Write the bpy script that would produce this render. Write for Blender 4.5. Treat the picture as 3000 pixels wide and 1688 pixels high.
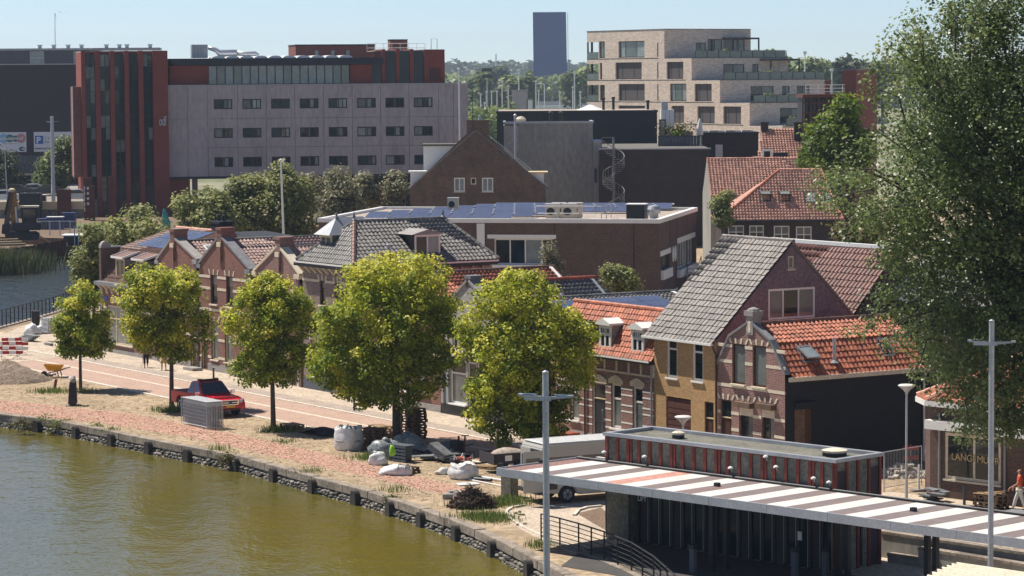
import bpy,bmesh,math,random
import numpy as np
from mathutils import Vector,Matrix
from mathutils.geometry import tessellate_polygon
for _o in list(bpy.data.objects):bpy.data.objects.remove(_o)
SC=bpy.context.scene
COL=SC.collection
# ------------------------------------------------------------------ camera, sky, sun, exposure
F_PX,CAM_H,HOR=8500.0,18.0,220.0          # focal length in pixels of the 3000 px wide photograph, eye height, horizon row
PITCH=math.atan((844.0-HOR)/F_PX);ROLL=0.0073
cam=bpy.data.cameras.new('camera');cam.sensor_width=36.0;cam.lens=36.0*F_PX/3000.0
cam.clip_start=1.0;cam.clip_end=12000.0
cam_ob=bpy.data.objects.new('camera',cam);COL.objects.link(cam_ob)
cam_ob.matrix_world=Matrix.Translation((0,0,CAM_H))@ Matrix.Rotation(math.pi/2-PITCH,4,'X')@ Matrix.Rotation(-ROLL,4,'Z')
SC.camera=cam_ob
SUN_H=Vector((-0.82,0.57,0)).normalized();SUN_EL=math.radians(57)
world=bpy.data.worlds.new('World');SC.world=world;world.use_nodes=True
wn=world.node_tree.nodes;wl=world.node_tree.links;wn.clear()
sky=wn.new('ShaderNodeTexSky');sky.sky_type='NISHITA';sky.sun_disc=False
sky.sun_elevation=SUN_EL;sky.sun_rotation=math.atan2(SUN_H.x,SUN_H.y)
sky.altitude=0;sky.air_density=0.56;sky.dust_density=0.10;sky.ozone_density=2.8
bgn=wn.new('ShaderNodeBackground');bgn.inputs[1].default_value=0.086
wo=wn.new('ShaderNodeOutputWorld');wl.new(sky.outputs[0],bgn.inputs[0]);wl.new(bgn.outputs[0],wo.inputs[0])
sun=bpy.data.lights.new('sun','SUN');sun.energy=5.0;sun.angle=math.radians(0.5);sun.color=(1.0,0.93,0.83)
sun_ob=bpy.data.objects.new('sun',sun);COL.objects.link(sun_ob)
sun_dir=(SUN_H*math.cos(SUN_EL)+Vector((0,0,math.sin(SUN_EL)))).normalized()
sun_ob.rotation_euler=sun_dir.to_track_quat('Z','Y').to_euler();sun_ob.location=sun_dir*400
SC.view_settings.view_transform='Standard';SC.view_settings.look='None'
SC.view_settings.exposure=0.52;SC.view_settings.gamma=1.0;SC.view_settings.use_curve_mapping=False
SC.cycles.max_bounces=6;SC.cycles.diffuse_bounces=3;SC.cycles.glossy_bounces=3;SC.cycles.transmission_bounces=4
SC.cycles.volume_bounces=0;SC.cycles.use_denoising=True
# ------------------------------------------------------------------ measuring: photograph pixels -> places
def ray(u,v):
 x=u-1500.0;y=-(v-844.0);c,s=math.cos(ROLL),math.sin(ROLL)
 xr=x*c+y*s;yr=-x*s+y*c
 return Vector((xr,F_PX*math.cos(PITCH)+yr*math.sin(PITCH),-F_PX*math.sin(PITCH)+yr*math.cos(PITCH)))
EYE=Vector((0,0,CAM_H))
def gp(u,v,z=0.0):
 d=ray(u,v);return EYE+d*((z-CAM_H)/d.z)
def dp(u,v,D):
 d=ray(u,v);return EYE+d*(D/d.y)
class Fr:
 """a building's own axes: x along its front, y into its depth, z up"""
 def __init__(s,o,ang):
  a=math.radians(ang);s.o=Vector((o[0],o[1],0));s.ang=ang
  s.ex=Vector((math.sin(a),-math.cos(a),0));s.ey=Vector((math.cos(a),math.sin(a),0));s.rz=a-math.pi/2
 def w(s,x,y,z=0.0):return s.o+s.ex*x+s.ey*y+Vector((0,0,z))
 def uv(s,u,v,t=0.0):
  d=ray(u,v);k=((s.o+s.ey*t-EYE).dot(s.ey))/d.dot(s.ey);p=EYE+d*k
  return ((p-s.o).dot(s.ex),p.z)
 def uvx(s,u,v,x):
  d=ray(u,v);k=((s.o+s.ex*x-EYE).dot(s.ex))/d.dot(s.ex);p=EYE+d*k
  return ((p-s.o).dot(s.ey),p.z)
 def loc(s,p):return Vector(((p-s.o).dot(s.ex),(p-s.o).dot(s.ey),p.z))
 def sub(s,x,y=0.0):return Fr(s.w(x,y),s.ang)
# ------------------------------------------------------------------ objects
def link(o,parent=None):
 COL.objects.link(o)
 if parent is not None:o.parent=parent;KIDS.setdefault(parent.name,[]).append(o)
 return o
KIDS={}
def tag(o,label=None,cat=None,group=None,kind=None):
 if label:o['label']=label
 if cat:o['category']=cat
 if group:o['group']=group
 if kind:o['kind']=kind
 return o
def thing(name,label,cat,loc=(0,0,0),rz=0.0,group=None):
 o=link(bpy.data.objects.new(name,None));o.location=loc;o.rotation_euler=(0,0,rz);o.empty_display_size=0.3
 return tag(o,label,cat,group)
def house(name,fr,label,cat='house',group=None):return thing(name,label,cat,fr.o,fr.rz,group)
class MB:
 """collects shapes, then becomes ONE mesh object"""
 def __init__(s):s.v=[];s.f=[]
 def add(s,vs,fs):
  n=len(s.v);s.v.extend([tuple(p) for p in vs]);s.f.extend([tuple(i+n for i in f) for f in fs]);return s
 def poly(s,pts):return s.add(pts,[tuple(range(len(pts)))])
 def box(s,x0,x1,y0,y1,z0,z1):
  x0,x1=min(x0,x1),max(x0,x1);y0,y1=min(y0,y1),max(y0,y1);z0,z1=min(z0,z1),max(z0,z1)
  return s.add([(x0,y0,z0),(x1,y0,z0),(x1,y1,z0),(x0,y1,z0),(x0,y0,z1),(x1,y0,z1),(x1,y1,z1),(x0,y1,z1)],
    [(0,3,2,1),(4,5,6,7),(0,1,5,4),(1,2,6,5),(2,3,7,6),(3,0,4,7)])
 def obox(s,c,ax,ay,az,hx,hy,hz):
  c=Vector(c);ax,ay,az=Vector(ax),Vector(ay),Vector(az);P=[]
  for sz in (-1,1):
   for sx,sy in ((-1,-1),(1,-1),(1,1),(-1,1)):P.append(c+ax*hx*sx+ay*hy*sy+az*hz*sz)
  return s.add(P,[(0,3,2,1),(4,5,6,7),(0,1,5,4),(1,2,6,5),(2,3,7,6),(3,0,4,7)])
 def beam(s,p0,p1,w,h,up=(0,0,1)):
  p0,p1=Vector(p0),Vector(p1);d=p1-p0;L=d.length
  if L< 1e-6:return s
  d=d/L;u=Vector(up);r=d.cross(u)
  if r.length< 1e-4:r=d.cross(Vector((1,0,0)))
  r.normalize();u=r.cross(d).normalized()
  return s.obox((p0+p1)/2,d,r,u,L/2,w/2,h/2)
 def prism(s,base,d):
  n=len(base);d=Vector(d);B=[Vector(p) for p in base];T=[p+d for p in B]
  return s.add(B+T,[tuple(range(n-1,-1,-1)),tuple(range(n,2*n))]+[(i,(i+1)% n,n+(i+1)% n,n+i) for i in range(n)])
 def tube(s,pts,rs,n=8,cap=True):
  pts=[Vector(p) for p in pts]
  if not isinstance(rs,(list,tuple)):rs=[rs]*len(pts)
  V=[];Fc=[];prev=None
  for i,p in enumerate(pts):
   d=(pts[min(i+1,len(pts)-1)]-pts[max(i-1,0)])
   d=d.normalized() if d.length> 1e-9 else Vector((0,0,1))
   r=d.cross(prev) if prev is not None else d.cross(Vector((0.13,0.97,0.2)))
   if r.length< 1e-3:r=d.cross(Vector((1,0.1,0)))
   r.normalize();q=r.cross(d).normalized();prev=q
   for k in range(n):
    a=2*math.pi*k/n;V.append(p+(r*math.cos(a)+q*math.sin(a))*rs[i])
  for i in range(len(pts)-1):
   for k in range(n):Fc.append((i*n+k,i*n+(k+1)% n,(i+1)*n+(k+1)% n,(i+1)*n+k))
  if cap:Fc.append(tuple(range(n-1,-1,-1)));Fc.append(tuple(range((len(pts)-1)*n,len(pts)*n)))
  return s.add(V,Fc)
 def lathe(s,c,prof,n=16):
  c=Vector(c);return s.tube_profile([(c+Vector((0,0,z)),r) for r,z in prof],n)
 def tube_profile(s,pr,n):
  V=[];Fc=[]
  for p,r in pr:
   for k in range(n):
    a=2*math.pi*k/n;V.append(p+Vector((math.cos(a)*r,math.sin(a)*r,0)))
  for i in range(len(pr)-1):
   for k in range(n):Fc.append((i*n+k,i*n+(k+1)% n,(i+1)*n+(k+1)% n,(i+1)*n+k))
  Fc.append(tuple(range(n-1,-1,-1)));Fc.append(tuple(range((len(pr)-1)*n,len(pr)*n)))
  return s.add(V,Fc)
 def mesh(s,name,m):
  me=bpy.data.meshes.new(name);me.from_pydata(s.v,[],s.f)
  if m:me.materials.append(m)
  return me
 def obj(s,name,m,parent=None,smooth=False,loc=None,rz=0.0,bevel=0.0):
  me=s.mesh(name,m)
  bm=bmesh.new();bm.from_mesh(me);bmesh.ops.recalc_face_normals(bm,faces=bm.faces)
  if bevel:bmesh.ops.bevel(bm,geom=list(bm.edges),offset=bevel,segments=2,affect='EDGES',clamp_overlap=True)
  bm.to_mesh(me);bm.free()
  if smooth:me.polygons.foreach_set('use_smooth',[True]*len(me.polygons))
  o=link(bpy.data.objects.new(name,me),parent)
  if loc is not None:o.location=loc
  if rz:o.rotation_euler=(0,0,rz)
  return o
def inst(me,name,parent,M):
 o=link(bpy.data.objects.new(name,me),parent);o.matrix_basis=M;return o
def copy_tree(o,parent=None):
 c=link(o.copy(),parent)
 for ch in list(KIDS.get(o.name,())):copy_tree(ch,c)
 return c
def raw_mesh(name,V,Fq,m,tone=None):
 """fast mesh from numpy: V (n,3), Fq (m,4) quads"""
 me=bpy.data.meshes.new(name);V=np.asarray(V,dtype=np.float32);Fq=np.asarray(Fq,dtype=np.int32);k=Fq.shape[1]
 me.vertices.add(len(V));me.vertices.foreach_set('co',V.ravel());me.loops.add(Fq.size);me.loops.foreach_set('vertex_index',Fq.ravel())
 me.polygons.add(len(Fq));me.polygons.foreach_set('loop_start',np.arange(0,Fq.size,k,dtype=np.int32));me.polygons.foreach_set('loop_total',np.full(len(Fq),k,dtype=np.int32))
 if tone is not None:
  at=me.attributes.new('tone','FLOAT','POINT');at.data.foreach_set('value',np.asarray(tone,dtype=np.float32))
 me.update(calc_edges=True)
 if m:me.materials.append(m)
 return me
# ------------------------------------------------------------------ materials
def new_mat(name):
 m=bpy.data.materials.new(name);m.use_nodes=True;nt=m.node_tree
 return m,nt.nodes,nt.links,nt.nodes['Principled BSDF']
def lin(c):
 f=lambda x:x/12.92 if x <= 0.04045 else ((x+0.055)/1.055)** 2.4
 return tuple(f(x/255.0) for x in c)
def c4(c):return (c[0],c[1],c[2],1.0)
def mixrgb(n,l,fac,a,b,mode='MIX'):
 x=n.new('ShaderNodeMix');x.data_type='RGBA';x.blend_type=mode
 for k,val in ((0,fac),(6,a),(7,b)):
  if hasattr(val,'is_output') or hasattr(val,'links'):l.new(val,x.inputs[k])
  else:x.inputs[k].default_value=val if k==0 else c4(val)
 return x.outputs[2]
def ramp(n,l,src,a,b):
 r=n.new('ShaderNodeMapRange');l.new(src,r.inputs[0]);r.inputs[1].default_value=a;r.inputs[2].default_value=b;return r.outputs[0]
def noise(n,l,vec,scale,detail=4.0,rough=0.6):
 t=n.new('ShaderNodeTexNoise');t.inputs['Scale'].default_value=scale;t.inputs['Detail'].default_value=detail;t.inputs['Roughness'].default_value=rough
 if vec is not None:l.new(vec,t.inputs['Vector'])
 return t.outputs['Fac']
def objco(n):return n.new('ShaderNodeTexCoord').outputs['Object']
def pmat(name,col,rough=0.75,col2=None,var=0.18,scale=1.2,fine=0.10,fscale=14.0,bump=0.0,metal=0.0,spec=0.35,rnd=0.0,isl=0.0,stain=None,stain_amt=0.0,stain_scale=0.5,stretch=None,wpos=False):
 m,n,l,b=new_mat(name);co=n.new('ShaderNodeNewGeometry').outputs['Position'] if wpos else objco(n)
 if stretch:
  mp=n.new('ShaderNodeMapping');mp.inputs['Scale'].default_value=stretch;l.new(co,mp.inputs[0]);co=mp.outputs[0]
 c2=col2 if col2 is not None else tuple(x*(1-var*1.3) for x in col)
 c=mixrgb(n,l,ramp(n,l,noise(n,l,co,scale),0.32,0.68),col,c2)
 nf=noise(n,l,co,fscale,3.0)
 c=mixrgb(n,l,fine,c,mixrgb(n,l,ramp(n,l,nf,0.35,0.65),(0,0,0),(1,1,1)),'OVERLAY') if fine else c
 if stain is not None:
  c=mixrgb(n,l,ramp(n,l,noise(n,l,co,stain_scale,6.0,0.7),0.62-0.25*stain_amt,0.78-0.2*stain_amt),c,stain)
 if rnd or isl:
  if rnd:rv=n.new('ShaderNodeObjectInfo').outputs['Random'];amt=rnd
  else:rv=n.new('ShaderNodeNewGeometry').outputs['Random Per Island'];amt=isl
  h=n.new('ShaderNodeHueSaturation');l.new(c,h.inputs['Color'])
  mr=n.new('ShaderNodeMapRange');l.new(rv,mr.inputs[0]);mr.inputs[3].default_value=1-amt;mr.inputs[4].default_value=1+amt
  l.new(mr.outputs[0],h.inputs['Value']);c=h.outputs[0]
 l.new(c,b.inputs['Base Color']);b.inputs['Roughness'].default_value=rough;b.inputs['Metallic'].default_value=metal;b.inputs['Specular IOR Level'].default_value=spec
 if bump:
  bp=n.new('ShaderNodeBump');bp.inputs['Strength'].default_value=bump;bp.inputs['Distance'].default_value=0.03;l.new(nf,bp.inputs['Height']);l.new(bp.outputs[0],b.inputs['Normal'])
 return m
def brickmat(name,c1,c2,mortar,bw=0.24,bh=0.075,ms=0.012,var=0.25,rough=0.85,bump=0.5,soot=None,soot_amt=0.3,flat=False):
 m,n,l,b=new_mat(name);co=objco(n)
 sp=n.new('ShaderNodeSeparateXYZ');l.new(co,sp.inputs[0])
 ad=n.new('ShaderNodeMath');ad.operation='ADD';l.new(sp.outputs[0],ad.inputs[0]);l.new(sp.outputs[1],ad.inputs[1])
 cb=n.new('ShaderNodeCombineXYZ');l.new(ad.outputs[0],cb.inputs[0]);l.new(sp.outputs[2],cb.inputs[1])
 t=n.new('ShaderNodeTexBrick');l.new(co if flat else cb.outputs[0],t.inputs['Vector']);t.inputs['Scale'].default_value=1.0
 t.inputs['Brick Width'].default_value=bw;t.inputs['Row Height'].default_value=bh;t.inputs['Mortar Size'].default_value=ms;t.inputs['Mortar Smooth'].default_value=0.1;t.inputs['Bias'].default_value=0.0
 t.inputs['Color1'].default_value=c4(c1);t.inputs['Color2'].default_value=c4(c2);t.inputs['Mortar'].default_value=c4(mortar)
 nz=noise(n,l,co,0.9,5.0,0.65)
 c=mixrgb(n,l,ramp(n,l,nz,0.3,0.7),t.outputs[0],tuple(x*(1-var) for x in (1,1,1)),'MULTIPLY')
 n2=noise(n,l,co,9.0,3.0)
 c=mixrgb(n,l,0.22,c,mixrgb(n,l,ramp(n,l,n2,0.3,0.7),(0,0,0),(1,1,1)),'OVERLAY')
 if soot is not None:
  c=mixrgb(n,l,ramp(n,l,noise(n,l,co,0.35,6.0,0.7),0.6-0.2*soot_amt,0.85-0.2*soot_amt),c,soot)
 l.new(c,b.inputs['Base Color']);b.inputs['Roughness'].default_value=rough;b.inputs['Specular IOR Level'].default_value=0.25
 bp=n.new('ShaderNodeBump');bp.inputs['Strength'].default_value=bump;bp.inputs['Distance'].default_value=0.01;bp.invert=True
 l.new(t.outputs['Fac'],bp.inputs['Height']);l.new(bp.outputs[0],b.inputs['Normal'])
 return m
def glassmat(name,col=(0.012,0.016,0.018),rough=0.04,spec=0.6,wob=0.02,var=0.6):
 m,n,l,b=new_mat(name);co=objco(n)
 c=mixrgb(n,l,ramp(n,l,noise(n,l,co,0.8,3.0),0.3,0.7),col,tuple(x*(1+var) for x in col))
 l.new(c,b.inputs['Base Color']);b.inputs['Roughness'].default_value=rough;b.inputs['Specular IOR Level'].default_value=spec
 if wob:
  bp=n.new('ShaderNodeBump');bp.inputs['Strength'].default_value=wob;bp.inputs['Distance'].default_value=0.2;l.new(noise(n,l,co,0.7,2.0),bp.inputs['Height']);l.new(bp.outputs[0],b.inputs['Normal'])
 return m
def leafmat(name,cols,trans=0.35,rough=0.55,spec=0.3):
 """leaf colours vary leaf by leaf and twig by twig (young and old growth; sunlit tops and glints painted into the tone)"""
 m,n,l,b=new_mat(name)
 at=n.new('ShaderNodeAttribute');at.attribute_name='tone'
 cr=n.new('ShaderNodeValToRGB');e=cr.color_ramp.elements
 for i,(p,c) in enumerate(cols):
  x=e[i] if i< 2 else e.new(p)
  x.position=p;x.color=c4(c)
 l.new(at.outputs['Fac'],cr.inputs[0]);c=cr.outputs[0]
 h=n.new('ShaderNodeHueSaturation');l.new(c,h.inputs['Color'])
 mr=n.new('ShaderNodeMapRange');l.new(n.new('ShaderNodeNewGeometry').outputs['Random Per Island'],mr.inputs[0]);mr.inputs[3].default_value=0.65;mr.inputs[4].default_value=1.35
 l.new(mr.outputs[0],h.inputs['Value']);c=h.outputs[0]
 l.new(c,b.inputs['Base Color']);b.inputs['Roughness'].default_value=rough;b.inputs['Specular IOR Level'].default_value=spec
 tr=n.new('ShaderNodeBsdfTranslucent');l.new(c,tr.inputs[0]);mx=n.new('ShaderNodeMixShader');mx.inputs[0].default_value=trans
 l.new(b.outputs[0],mx.inputs[1]);l.new(tr.outputs[0],mx.inputs[2]);l.new(mx.outputs[0],n['Material Output'].inputs[0])
 return m
M={}
M['red_brick']=brickmat('red_brick',(0.28,0.105,0.075),(0.20,0.075,0.055),(0.24,0.19,0.16))
M['pink_brick']=brickmat('pink_brick',(0.30,0.14,0.115),(0.22,0.095,0.08),(0.34,0.28,0.25))
M['grey_brick']=brickmat('grey_brick',(0.26,0.17,0.14),(0.17,0.105,0.09),(0.38,0.34,0.31))
M['brown_brick']=brickmat('brown_brick',(0.155,0.085,0.068),(0.105,0.06,0.05),(0.15,0.12,0.105),soot=(0.07,0.05,0.045),soot_amt=0.2)
M['dark_brick']=brickmat('dark_brick',(0.075,0.055,0.05),(0.05,0.04,0.038),(0.07,0.06,0.055))
M['gable_brick']=brickmat('gable_brick',(0.19,0.115,0.085),(0.095,0.065,0.05),(0.19,0.155,0.13),var=0.45,soot=(0.22,0.13,0.08),soot_amt=0.35)
M['yellow_brick']=brickmat('yellow_brick',(0.54,0.315,0.12),(0.43,0.235,0.085),(0.45,0.35,0.23),var=0.15)
M['white_brick']=brickmat('white_brick',(0.48,0.45,0.42),(0.40,0.37,0.35),(0.36,0.33,0.31),var=0.2)
M['beige_brick']=brickmat('beige_brick',(0.74,0.625,0.52),(0.53,0.44,0.365),(0.60,0.53,0.455),bw=0.5,bh=0.16,ms=0.015,var=0.12,bump=0.2)
M['tower_brick']=brickmat('tower_brick',(0.27,0.09,0.07),(0.22,0.07,0.055),(0.2,0.12,0.1),var=0.15)
M['red_wall']=pmat('red_wall',(0.235,0.056,0.042),0.8,var=0.15,scale=0.5,fine=0.08)
M['lilac_render']=pmat('lilac_render',(0.20,0.155,0.165),0.9,(0.155,0.12,0.135),scale=0.9,fine=0.25,fscale=6,bump=0.15,stain=(0.11,0.085,0.09),stain_amt=0.4,stain_scale=1.2)
M['black_render']=pmat('black_render',(0.018,0.021,0.028),0.8,var=0.2,scale=1.0)
M['black_metal_wall']=pmat('black_metal_wall',(0.017,0.021,0.030),0.55,var=0.12,scale=0.4)
M['slate_wall']=pmat('slate_wall',(0.05,0.043,0.05),0.85,var=0.15,scale=0.3)
M['blue_grey']=pmat('blue_grey',(0.085,0.10,0.12),0.6,var=0.1,scale=0.3)
M['concrete']=pmat('concrete',(0.42,0.37,0.37),0.9,(0.37,0.325,0.33),scale=0.35,fine=0.12,fscale=3.0,stain=(0.27,0.235,0.235),stain_amt=0.35,stain_scale=0.3,stretch=(1,1,0.25))
M['grey_concrete']=pmat('grey_concrete',(0.30,0.29,0.26),0.9,(0.24,0.235,0.215),scale=0.25,fine=0.15,fscale=2.5,stain=(0.20,0.20,0.18),stain_amt=0.4,stain_scale=0.4,stretch=(1,1,0.4))
M['quay_concrete']=pmat('quay_concrete',(0.34,0.28,0.22),0.9,(0.22,0.185,0.15),scale=0.8,fine=0.3,fscale=7,bump=0.3,stain=(0.12,0.10,0.08),stain_amt=0.5,stain_scale=0.9)
M['white_paint']=pmat('white_paint',(0.78,0.77,0.74),0.45,var=0.06,scale=2)
M['cream_paint']=pmat('cream_paint',(0.66,0.54,0.33),0.55,var=0.08,scale=2)
M['cream_stone']=pmat('cream_stone',(0.68,0.60,0.46),0.8,var=0.15,scale=2,fine=0.2)
M['grey_stone']=pmat('grey_stone',(0.33,0.31,0.29),0.85,var=0.2,scale=2,fine=0.2)
M['grey_paint']=pmat('grey_paint',(0.30,0.32,0.34),0.5,var=0.1,scale=1.5)
M['lead']=pmat('lead',(0.23,0.23,0.24),0.6,var=0.25,scale=2.0,fine=0.2)
M['zinc']=pmat('zinc',(0.42,0.43,0.45),0.45,var=0.15,scale=1.5,metal=0.4)
M['galvanised']=pmat('galvanised',(0.48,0.50,0.53),0.45,var=0.12,scale=2,metal=0.35)
M['dark_frame']=pmat('dark_frame',(0.022,0.024,0.028),0.5,var=0.1)
M['brown_frame']=pmat('brown_frame',(0.075,0.035,0.022),0.5,var=0.15)
M['black_iron']=pmat('black_iron',(0.016,0.017,0.02),0.5,var=0.1)
M['rust_steel']=pmat('rust_steel',(0.12,0.042,0.03),0.8,(0.075,0.03,0.024),scale=1.5,fine=0.2)
M['red_column']=pmat('red_column',(0.23,0.042,0.03),0.7,(0.14,0.034,0.025),scale=2.0,fine=0.2)
M['lichen_panel']=pmat('lichen_panel',(0.185,0.18,0.14),0.8,(0.115,0.11,0.09),scale=1.2,fine=0.3,fscale=8,stain=(0.22,0.20,0.15),stain_amt=0.3)
M['bitumen']=pmat('bitumen',(0.16,0.145,0.125),0.95,(0.11,0.10,0.09),scale=0.7,fine=0.25)
M['grit_roof']=pmat('grit_roof',(0.40,0.33,0.27),0.95,(0.30,0.25,0.21),scale=0.6,fine=0.3,fscale=5)
M['glass']=glassmat('glass');M['green_glass']=glassmat('green_glass',(0.06,0.085,0.08),0.06,0.7);M['pale_glass']=glassmat('pale_glass',(0.16,0.19,0.19),0.1,0.6)
M['dark_glass']=glassmat('dark_glass',(0.006,0.013,0.020),0.06,0.22,var=1.2);M['curtain_glass']=glassmat('curtain_glass',(0.10,0.11,0.105),0.08,0.5,var=0.9)
M['blind']=pmat('blind',(0.10,0.09,0.09),0.8,var=0.08,scale=1)
M['solar']=pmat('solar',(0.085,0.093,0.145),0.2,var=0.2,scale=3,spec=0.8,rnd=0.15)
M['alu']=pmat('alu',(0.6,0.61,0.63),0.35,var=0.05,metal=0.5)
def tilemat(k,c,c2,rough=0.6,rnd=0.18,spec=0.4):
 st=tuple(x*0.42+0.02 for x in c);M[k]=pmat(k,c,rough,c2,scale=0.7,fine=0.3,fscale=9,rnd=rnd,spec=spec,wpos=True,stain=st,stain_amt=0.22,stain_scale=0.55);M[k+'_far']=pmat(k+'_far',c,rough,c2,scale=0.7,fine=0.3,fscale=9,isl=rnd,spec=spec,wpos=True,stain=st,stain_amt=0.22,stain_scale=0.55)
tilemat('tile_orange',(0.46,0.155,0.08),(0.38,0.115,0.06),rnd=0.24);tilemat('tile_red',(0.36,0.085,0.045),(0.28,0.062,0.034));tilemat('tile_dark',(0.115,0.105,0.10),(0.19,0.18,0.165),0.5)
tilemat('tile_grey',(0.185,0.162,0.145),(0.13,0.115,0.105),0.55,rnd=0.25);tilemat('tile_pink',(0.36,0.24,0.20),(0.26,0.15,0.125),0.45,spec=0.6);tilemat('tile_maroon',(0.17,0.065,0.05),(0.13,0.048,0.038));tilemat('tile_brown',(0.17,0.082,0.058),(0.125,0.06,0.045));tilemat('tile_salmon',(0.62,0.325,0.225),(0.50,0.24,0.165),rnd=0.25)
M['wood']=pmat('wood',(0.42,0.30,0.17),0.85,(0.28,0.19,0.11),scale=2,fine=0.3,rnd=0.2);M['old_wood']=pmat('old_wood',(0.16,0.10,0.065),0.9,(0.10,0.065,0.045),scale=2,fine=0.3,rnd=0.2)
M['bark']=pmat('bark',(0.12,0.10,0.075),0.95,(0.075,0.062,0.05),scale=4,fine=0.3,bump=0.4);M['dark_bark']=pmat('dark_bark',(0.07,0.06,0.05),0.95,(0.045,0.04,0.033),scale=4,fine=0.3)
M['plastic_sheet']=pmat('plastic_sheet',(0.72,0.72,0.70),0.4,(0.55,0.55,0.54),scale=3,fine=0.15)
M['soil']=pmat('soil',(0.20,0.135,0.085),0.95,(0.13,0.09,0.06),scale=2,fine=0.4,bump=0.6)
# ------------------------------------------------------------------ wall, window, roof builders (in a house's own axes)
class Pl:
 """a wall plane: 'f' faces the street (-y), 'r' faces +x, 'l' faces -x, 'b' faces +y; a runs along it, z up, d into the house"""
 def __init__(s,kind,at):s.k=kind;s.at=at
 def p(s,a,z,d=0.0):
  if s.k=='f':return (a,s.at+d,z)
  if s.k=='b':return (a,s.at-d,z)
  if s.k=='r':return (s.at-d,a,z)
  return (s.at+d,a,z)
 def box(s,mb,a0,a1,z0,z1,d0,d1):
  p,q=s.p(a0,z0,d0),s.p(a1,z1,d1);return mb.box(p[0],q[0],p[1],q[1],p[2],q[2])
def clip_poly(poly,cell):
 """cell clipped to a convex polygon (both in the wall's a,z)"""
 area=sum(poly[i][0]*poly[(i+1)% len(poly)][1]-poly[(i+1)% len(poly)][0]*poly[i][1] for i in range(len(poly)))
 out=cell;sg=1 if area> 0 else -1
 for i in range(len(poly)):
  a,b=poly[i],poly[(i+1)% len(poly)];res=[]
  f=lambda p:sg*((b[0]-a[0])*(p[1]-a[1])-(b[1]-a[1])*(p[0]-a[0]))
  for j in range(len(out)):
   p,q=out[j],out[(j+1)% len(out)];fp,fq=f(p),f(q)
   if fp >=-1e-7:res.append(p)
   if (fp> 1e-7 and fq<-1e-7) or (fp<-1e-7 and fq> 1e-7):
    t=fp/(fp-fq);res.append((p[0]+(q[0]-p[0])*t,p[1]+(q[1]-p[1])*t))
  out=res
  if len(out)< 3:return []
 return out
def wall_mb(mb,pl,outlines,holes=(),depth=0.13):
 if outlines and not isinstance(outlines[0][0],(list,tuple)):outlines=[outlines]
 for ol in outlines:
  xs=sorted(set([p[0] for p in ol]+[h[k] for h in holes for k in (0,1)]));zs=sorted(set([p[1] for p in ol]+[h[k] for h in holes for k in (2,3)]))
  xs=[x for x in xs if min(p[0] for p in ol)<= x <= max(p[0] for p in ol)];zs=[z for z in zs if min(p[1] for p in ol)<= z <= max(p[1] for p in ol)]
  for i in range(len(xs)-1):
   for j in range(len(zs)-1):
    cx,cz=(xs[i]+xs[i+1])/2,(zs[j]+zs[j+1])/2
    if any(h[0]< cx< h[1] and h[2]< cz< h[3] for h in holes):continue
    c=clip_poly(ol,[(xs[i],zs[j]),(xs[i+1],zs[j]),(xs[i+1],zs[j+1]),(xs[i],zs[j+1])])
    if len(c)>= 3:mb.poly([pl.p(a,z) for a,z in c])
 for h in holes:
  A,B,C,D=(h[0],h[2]),(h[1],h[2]),(h[1],h[3]),(h[0],h[3])
  for p,q in ((A,B),(B,C),(C,D),(D,A)):mb.poly([pl.p(*p),pl.p(*q),pl.p(q[0],q[1],depth),pl.p(p[0],p[1],depth)])
 return mb
def window(par,pl,r,fm,gm,nv=1,hs=(),fw=0.07,rec=0.10,sill=None,name='window',vbars=(),sillm=None,pane='pane',gd=0.03):
 """frame with mullions (nv panes across, hs = heights of transoms as fractions), panes and an optional sill"""
 a0,a1,z0,z1=r;mb=MB();b=lambda *k:pl.box(mb,*k)
 b(a0,a0+fw,z0,z1,rec,rec+0.07);b(a1-fw,a1,z0,z1,rec,rec+0.07);b(a0+fw,a1-fw,z0,z0+fw,rec,rec+0.07);b(a0+fw,a1-fw,z1-fw,z1,rec,rec+0.07)
 xs=[a0+fw]+[a0+(a1-a0)*k/nv for k in range(1,nv)]+[a1-fw] if not vbars else [a0+fw]+[a0+(a1-a0)*f for f in vbars]+[a1-fw]
 for x in xs[1:-1]:b(x-fw*0.4,x+fw*0.4,z0+fw,z1-fw,rec+0.004,rec+0.066)
 zc=[z0+fw]+[z0+(z1-z0)*h for h in hs]+[z1-fw]
 for z in zc[1:-1]:b(a0+fw,a1-fw,z-fw*0.4,z+fw*0.4,rec+0.008,rec+0.062)
 w=mb.obj(name,fm,par)
 gl=gm if isinstance(gm,(list,tuple)) else [gm]
 k=0
 for i in range(len(xs)-1):
  for j in range(len(zc)-1):
   g=MB();pl.box(g,xs[i]+0.004,xs[i+1]-0.004,zc[j]+0.004,zc[j+1]-0.004,rec+gd,rec+gd+0.02);g.obj(pane,gl[k % len(gl)],w);k+=1
 if sill:
  g=MB();pl.box(g,a0-0.06,a1+0.06,z0-0.08,z0-0.002,-sill,rec);g.obj('sill',sillm or M['cream_stone'],w)
 return w
TILE_CACHE={}
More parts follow.
